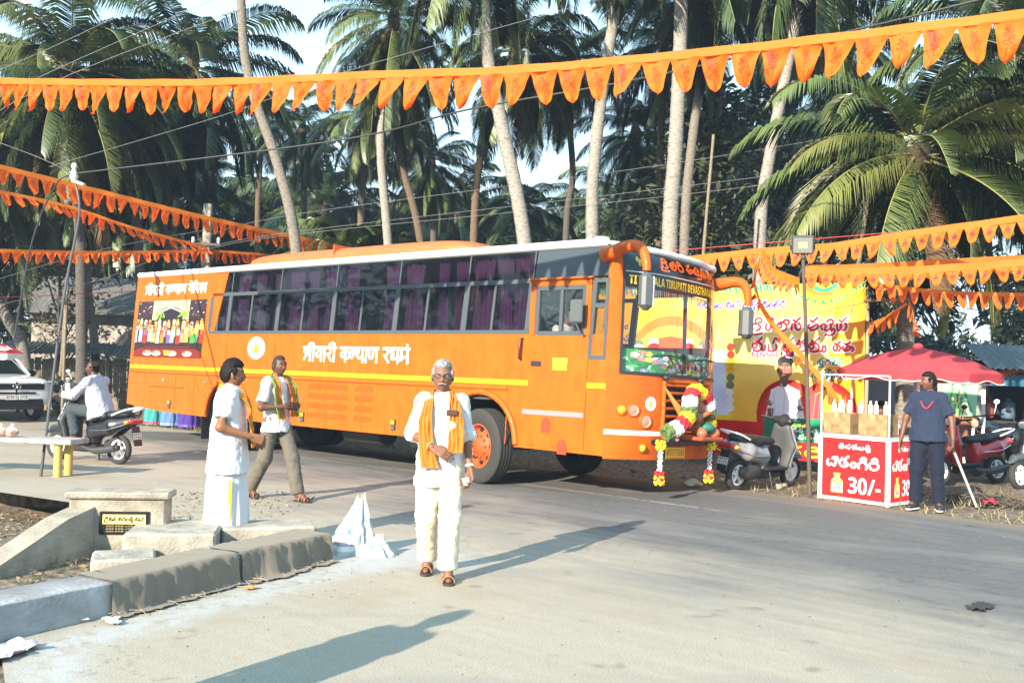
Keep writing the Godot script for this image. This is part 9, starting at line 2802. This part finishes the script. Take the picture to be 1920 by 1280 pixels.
func build_bunting() -> void:
	flag_shapes()
	var V := func(a): 
		var o := []
		for k in range(0, a.size(), 3): o.append(Vector3(a[k], a[k + 1], a[k + 2]))
		return o
	bunting("big printed orange bunting hung across the whole picture in front of the palms", V.call([4.24, 4.60, -7.89, 4.06, 4.64, -8.12, 2.50, 4.65, -8.98, 1.37, 4.61, -9.37, -0.07, 4.58, -9.84, -1.33, 4.63, -10.28, -2.54, 4.70, -10.83, -3.75, 4.78, -11.36, -5.27, 4.95, -12.10, -6.54, 5.10, -12.70, -7.30, 5.20, -13.10]), 0.272, 0.285, 0.33, [0, 1, 2, 3, 1], 0.35, 0.08, 1, 0.5)
	bunting("upper left bunting slanting down to the bus roof", V.call([-8.97, 4.82, -16.5, -8.80, 4.83, -17.2, -8.19, 4.79, -18.5, -6.69, 4.71, -22.0, -5.35, 4.70, -25.0, -3.91, 4.67, -28.0]), 0.30, 0.30, 0.30, [0, 2, 1], 0.2, 0.09, 2)
	bunting("twisted bunting running from the left edge to the utility pole", V.call([-9.77, 4.61, -18.0, -9.45, 4.60, -18.5, -8.83, 4.57, -20.0, -8.23, 4.41, -21.8, -7.27, 4.26, -24.0]), 0.27, 0.26, 0.24, [2, 0], 1.1, 0.06, 3, 0.5)
	bunting("lowest left bunting, nearly level, ending at the utility pole", V.call([-10.26, 3.58, -19.0, -10.17, 3.67, -20.0, -8.87, 3.89, -22.0, -7.27, 4.20, -24.0]), 0.25, 0.25, 0.24, [0, 1], 0.25, 0.06, 4)
	bunting("short bunting from the utility pole to behind the bus roof", V.call([-7.27, 4.2, -24.0, -6.49, 4.39, -26.5, -5.26, 4.56, -29.0]), 0.27, 0.27, 0.26, [0, 1], 0.6, 0.06, 5, 0.2)
	bunting("right bunting rising from the bus front past the floodlight", V.call([2.51, 3.38, -15.6, 3.68, 3.49, -15.0, 4.55, 3.53, -14.5, 5.43, 3.66, -14.0, 6.64, 3.80, -13.2, 7.02, 3.85, -13.0]), 0.215, 0.215, 0.23, [4, 5], 0.15, 0.09, 6)
	bunting("bunting from the floodlight pole to the right edge above the banner", V.call([4.02, 3.12, -14.0, 5.28, 3.12, -13.6, 6.60, 3.21, -13.1, 7.03, 3.26, -13.0]), 0.20, 0.20, 0.21, [5, 4], 0.15, 0.10, 7)
	bunting("second bunting close behind the one from the floodlight pole", V.call([4.05, 3.15, -14.1, 4.95, 3.22, -14.3, 6.04, 3.32, -14.4, 7.31, 3.43, -14.5, 7.84, 3.47, -14.5]), 0.20, 0.20, 0.20, [4], 0.2, 0.08, 8)
	bunting("narrow flagged bunting from the banner corner to the right edge", V.call([5.42, 3.03, -15.2, 6.46, 2.93, -15.0, 7.47, 2.91, -14.8, 7.96, 2.91, -14.7]), 0.165, 0.16, 0.22, [0], 0.25, 0.05, 9)
	bunting("short slanting bunting piece at the banner's right edge", V.call([5.65, 2.48, -16.0, 5.77, 2.57, -15.6, 5.91, 2.76, -15.2]), 0.15, 0.15, 0.19, [0], 0.3, 0.05, 10)
	bunting("crumpled bunting drooping from the bamboo knot to the floodlight pole", V.call([3.68, 3.49, -15.0, 3.76, 3.17, -14.6, 3.99, 2.97, -14.1]), 0.13, 0.20, 0.22, [4, 5], 1.2, 0.09, 11)
	bunting("torn bunting trailing down across the banner", V.call([3.72, 3.46, -15.3, 3.80, 3.05, -15.9, 4.20, 2.52, -16.4, 4.85, 1.73, -16.1, 5.40, 0.95, -15.8]), 0.24, 0.15, 0.20, [4, 5], 1.5, 0.13, 12)
	bunting("loose bunting end hanging from the rod beside the stall palm", V.call([5.95, 2.80, -15.2, 6.0, 2.55, -15.15, 6.02, 2.30, -15.2]), 0.12, 0.12, 0.16, [0], 1.3, 0.06, 13)
	var thin := mt("wire_grey", Color(0.16, 0.16, 0.17), 0.5)
	var black := mt("wire_black", Color(0.02, 0.02, 0.022), 0.5)
	var g := "overhead wires"
	wire("overhead_cable", "thick black cable sweeping up from the left insulator to the top right", V.call([-7.48, 4.67, -17.0, -2.79, 5.15, -16.0, -0.73, 5.44, -15.0, 1.68, 5.68, -14.0, 4.22, 5.82, -12.0, 5.91, 6.04, -11.0]), 0.014, black, g)
	var ws := [[[-10.03, 6.37, -18.0, -8.62, 6.99, -18.0, -6.65, 8.0, -18.0, -5.9, 8.41, -18.0], "highest left wire crossing the large left palm crown"], [[-9.27, 5.62, -17.0, -8.13, 6.28, -17.0, -5.25, 7.68, -17.0, -4.58, 8.06, -17.0], "middle of three wires across the large left palm crown"], [[-8.99, 5.28, -16.5, -7.37, 6.21, -16.5, -4.20, 7.53, -16.5, -3.31, 7.9, -16.5], "lowest of three wires across the large left palm crown"],
		[[-9.28, 5.33, -20.0, -5.83, 6.46, -20.0, -3.16, 7.14, -19.0, 1.36, 8.22, -18.0, 2.59, 8.64, -18.0], "thin wire climbing behind the big bunting to the top centre"], [[-7.28, 4.54, -24.0, -4.93, 4.96, -23.0, 3.12, 5.91, -21.0, 9.53, 6.83, -19.0, 10.33, 7.0, -19.0], "upper of three wires from the utility pole to the right"], [[-7.27, 4.26, -24.0, -4.92, 4.56, -23.0, 3.19, 5.42, -21.0, 9.54, 6.07, -19.0, 10.35, 6.19, -19.0], "middle of three wires from the utility pole to the right"], [[-7.27, 4.21, -24.0, -4.92, 4.50, -23.0, 3.19, 5.25, -21.0, 9.55, 5.93, -19.0, 10.35, 6.07, -19.0], "lowest of three wires from the utility pole to the right"],
		[[-10.0, 5.61, -18.0, -8.17, 4.97, -17.0, -7.48, 4.67, -17.0], "wire running down from the left edge to the insulator"], [[-11.6, 2.54, -22.0, -9.25, 3.39, -23.0, -7.28, 4.54, -24.0], "lower wire rising from the left edge to the utility pole"], [[-11.85, 3.0, -22.0, -9.51, 3.99, -23.0, -7.29, 4.67, -24.0], "upper wire rising from the left edge to the utility pole"]]
	for q in ws: wire("overhead_wire", q[1], V.call(q[0]), 0.0045, thin, g)
	wire("red_wire", "thin red wire behind the hut roof at the left", V.call([-10.77, 2.67, -20.0, -9.88, 2.90, -22.0, -9.01, 3.16, -24.0]), 0.008, mt("wire_red", Color(0.45, 0.02, 0.05), 0.5))
	wire("red_wire", "thin red wire above the right bunting", V.call([2.41, 3.47, -15.5, 4.23, 3.62, -15.0, 7.05, 3.83, -14.0, 7.64, 3.90, -14.0]), 0.006, mt("wire_red"))
	wire("stay_cable", "black cable hanging in an arc from the insulator to the lower left", V.call([-6.89, 1.79, -14.0, -7.64, 3.42, -16.0, -7.75, 4.49, -17.0, -7.48, 4.65, -17.0]), 0.013, black)

func build_small() -> void:
	var pole := mt("pole_concrete", Color(0.36, 0.33, 0.28), 0.9, {"tex": ntex("busdirt2", 0.02, 0.45, 1.0, 5), "tri": 0.6})
	var up := thing("utility_pole", "square concrete utility pole behind the bus tail with coiled wires", "utility pole", Vector3(-7.31, 0, -24.0))
	var m := MB.new()
	m.box(Vector3(0, 2.63, 0), Vector3(0.19, 5.30, 0.16), Basis(), 0.02)
	part(up, "post", m, pole)
	m = MB.new()
	m.box(Vector3(0, 4.30, 0.10), Vector3(0.7, 0.06, 0.06))
	part(up, "cross_arm", m, mt("scooter_black", Color(0.016, 0.016, 0.018), 0.5))
	for x in [-0.3, 0.3]:
		m = MB.new()
		m.lathe(Vector3(x, 4.40, 0.10), [Vector2(0.001, 0.08), Vector2(0.03, 0.07), Vector2(0.045, 0.03), Vector2(0.03, 0.0), Vector2(0.045, -0.03), Vector2(0.02, -0.07)], 10)
		part(up, "insulator", m, mt("porcelain", Color(0.55, 0.54, 0.50), 0.3))
	for k in 3:
		m = MB.new()
		var r := []
		for i in 25: r.append(Vector3(-0.30 + k * 0.30 + cos(TAU * i / 12.0) * (0.16 + 0.01 * k), 4.05 - k * 0.32 + sin(TAU * i / 12.0) * 0.15, 0.14 + i * 0.003))
		m.tube(r, 0.010, 5, false)
		part(up, "wire_coil", m, mt("wire_black"))
	m = MB.new()
	m.tube(spline([Vector3(-6.22, -0.02, -13.5), Vector3(-6.89, 2.48, -15.5), Vector3(-7.26, 3.97, -16.8), Vector3(-7.46, 4.60, -17.0)], 6), 0.020, 7)
	var sp := solo("stay_pole", m, mt("pole_steel", Color(0.07, 0.07, 0.075), 0.5), "thin grey bent service pole at the left carrying an insulator", "pole")
	m = MB.new()
	m.lathe(Vector3(-7.46, 4.72, -17.0), [Vector2(0.001, 0.14), Vector2(0.04, 0.12), Vector2(0.05, 0.07), Vector2(0.03, 0.03), Vector2(0.05, -0.02), Vector2(0.07, -0.10), Vector2(0.04, -0.16)], 12)
	m.box(Vector3(-7.38, 4.52, -17.0), Vector3(0.22, 0.05, 0.10), Basis(Vector3.BACK, -0.3), 0.01)
	part(sp, "insulator", m, mt("porcelain", Color(0.55, 0.54, 0.50), 0.3))
	var bam := mt("bamboo", Color(0.36, 0.29, 0.19), 0.8, {"tex": ntex("bark", 0.03, 0.45, 1.0, 5), "uvs": Vector3(1, 0.8, 1)})
	var tall := [[[Vector3(-11.76, 0, -26.3), Vector3(-11.66, 1.7, -26.3), Vector3(-11.62, 3.3, -26.3)], 0.055, "bamboo pole standing in front of the hut"], [[Vector3(3.36, 0, -18.6), Vector3(3.44, 3.0, -18.6), Vector3(3.62, 6.0, -18.6)], 0.035, "tall thin bamboo pole rising behind the bus mirror"], [[Vector3(5.30, 0, -16.9), Vector3(5.55, 2.5, -16.6), Vector3(5.78, 4.75, -16.5)], 0.045, "pale wooden pole rising behind the banner's right end"], [[Vector3(4.15, -0.02, -13.95), Vector3(4.07, 2.09, -14.0), Vector3(4.0, 3.30, -14.0)], 0.031, "dark wooden pole carrying the floodlight beside the stall"]]
	for q in tall:
		m = MB.new()
		var ps := spline(q[0], 12)
		var rr := []
		for k in ps.size(): rr.append(q[1] * (1.0 - 0.25 * k / ps.size()) * (1.12 if k % 4 == 0 else 1.0))
		m.tube(ps, rr, 9)
		solo("wooden_pole", m, bam if q[1] != 0.031 else mt("bamboo_dark", Color(0.085, 0.062, 0.048), 0.85), q[2], "pole", Transform3D(), "poles along the roadside")
	m = MB.new()
	m.tube([Vector3(5.63, 2.83, -16.2), Vector3(5.98, 2.80, -15.2)], 0.022, 7)
	solo("rod", m, bam, "short pale rod sticking out from the banner's top right corner", "rod")
	for q in [[Vector3(3.98, 3.42, -13.94), 0.30, "square floodlight with grey frame on the dark wooden pole", 0.35, 1.0], [Vector3(-9.85, 2.80, -22.1), 0.24, "small floodlight hanging on the thin grey pole at the left", 0.9, 0.8]]:
		var f := thing("floodlight", q[2], "floodlight", q[0], -0.25 if q[4] == 1.0 else 0.4)
		var b := Basis(Vector3.RIGHT, q[3])
		m = MB.new()
		var s: float = q[1]
		m.box(Vector3.ZERO, Vector3(s, s * 0.86, 0.07), b, 0.015)
		for k in 6: m.box(b * Vector3(-s * 0.4 + k * s * 0.16, 0, -0.05), Vector3(0.008, s * 0.7, 0.05), b)
		part(f, "housing", m, mt("lamp_housing", Color(0.05, 0.055, 0.06), 0.5))
		m = MB.new()
		m.box(b * Vector3(0, 0, 0.034), Vector3(s * 0.84, s * 0.70, 0.006), b)
		part(f, "reflector", m, mt("reflector", Color(0.20, 0.20, 0.19), 0.3))
		m = MB.new()
		m.box(b * Vector3(0, 0.0, 0.039), Vector3(s * 0.40, s * 0.30, 0.006), b)
		part(f, "led_panel", m, mt("led", Color(0.45, 0.42, 0.24), 0.4))
		m = MB.new()
		m.tube([b * Vector3(-s * 0.53, 0, 0), b * Vector3(-s * 0.53, -s * 0.3, -0.1), Vector3(0, -s * 0.62, -0.03), b * Vector3(s * 0.53, -s * 0.3, -0.1), b * Vector3(s * 0.53, 0, 0)], 0.012, 6)
		part(f, "bracket", m, mt("lamp_housing"))
	m = MB.new()
	m.tube(spline([Vector3(-9.85, 0, -22.3), Vector3(-9.83, 1.5, -22.25), Vector3(-9.80, 3.3, -22.2)], 5), 0.035, 7)
	solo("lamp_pole", m, bam, "thin pole carrying the small floodlight in front of the hut", "pole")
	# burnt rubbish and small stones at the right
	rng.seed = 17
	var ash := MB.new()
	ash.grid(26, 14, func(u, w):
		var a: float = u * TAU
		var r: float = 1.0 - w
		return Vector3(cos(a) * r * 0.85, 0.10 * (1.0 - r * r) * (0.7 + 0.5 * sin(a * 7.0)), sin(a) * r * 0.42), true)
	ash.wob(0.05, 9.0, noise(1.0, 3, 3))
	var hp := solo("rubbish_heap", ash, mt("ash", Color(0.045, 0.043, 0.042), 0.95, {"tex": ntex("soil", 0.025, 0.35, 1.0, 6, 1024), "tri": 1.2}), "black burnt rubbish heap with twigs right of the man in navy", "rubbish heap", Transform3D(Basis(Vector3.UP, -0.7), Vector3(6.45, -0.03, -13.55)))
	var tw := MB.new()
	for k in 140:
		var a := Vector3(rng.randf_range(-0.9, 0.9), 0, rng.randf_range(-0.45, 0.45))
		a.y = 0.03 + 0.08 * (1.0 - a.length())
		var d := Vector3(rng.randfn(), rng.randfn() * 0.35, rng.randfn()).normalized() * rng.randf_range(0.08, 0.30)
		tw.tube([a, a + d * 0.5 + Vector3(0, 0.02, 0), a + d], 0.005, 4, false)
	part(hp, "twigs", tw, mt("twig", Color(0.14, 0.10, 0.07), 0.9)).set_meta("kind", "stuff")
	for q in [[6.28, -13.2, Color(0.45, 0.02, 0.04), "flat red packet lying on the burnt heap", 0.12], [6.95, -13.45, Color(0.50, 0.06, 0.05), "red and white wrapper at the burnt heap's right end", 0.13], [3.30, -15.1, Color(0.66, 0.62, 0.55), "white rag on the verge under the silver scooter's front", 0.16], [2.62, -14.35, Color(0.60, 0.50, 0.34), "cream cloth bag lying behind the silver scooter", 0.20]]:
		m = MB.new()
		m.grid(12, 8, func(u, w): return Vector3((u - 0.5) * q[4] * 1.6, 0.07 + q[4] * 0.35 * sin(u * PI) * sin(w * PI) + 0.02 * sin(u * 9.0 + w * 5.0), (w - 0.5) * q[4]), false, true)
		solo("litter_scrap", m, mt("scrap" + str(q[2]), q[2], 0.7), q[3], "litter", Transform3D(Basis(Vector3.UP, q[0]), Vector3(q[0], -0.03, q[1])))
	for k in 26:
		var t := rng.randf()
		var b := Vector2(-9.5, -24.6).lerp(Vector2(4.0, -13.6), t)
		m = MB.new()
		m.ell(Vector3.ZERO, Vector3(rng.randf_range(0.03, 0.09), rng.randf_range(0.02, 0.05), rng.randf_range(0.03, 0.08)), 8, 6)
		m.wob(0.03, 15.0, noise(1.0, 2, k))
		solo("verge_stone", m, concrete("verge_stone", Color(0.36, 0.33, 0.29)), "small grey stone on the earth verge beyond the road", "stone", Transform3D(Basis(Vector3.UP, k), Vector3(b.x + 0.4 + rng.randf() * 0.5, 0.0, b.y - 0.5 - rng.randf() * 0.6)), "loose stones on the far verge")
	# palms outside the frame at the left: their crowns shade the bus tail
	for k in 9: bushy("roadside_bush", "thick bush outside the left edge, mirrored in the bus windows", "bush", Vector3(-27.5 - (k % 3) * 2.5, 0, -26.0 + k * 3.4), 6.0 + (k % 2), 3.0, 900, 0.30, 700 + k, Color(0.030, 0.042, 0.018), "bushes outside the left edge", 0.05)
	for k in 3: palm("coconut palm outside the left edge, mirrored in the bus windows", [Vector3(-31, 0, -20.0 + k * 8), Vector3(-31, 5, -20.0 + k * 8), Vector3(-30.6, 10.5 - k, -20.0 + k * 8)], 0.17, 0.13, {"len": 4.2, "count": 24, "seed": 91 + k, "far": true}, "palms outside the left edge")
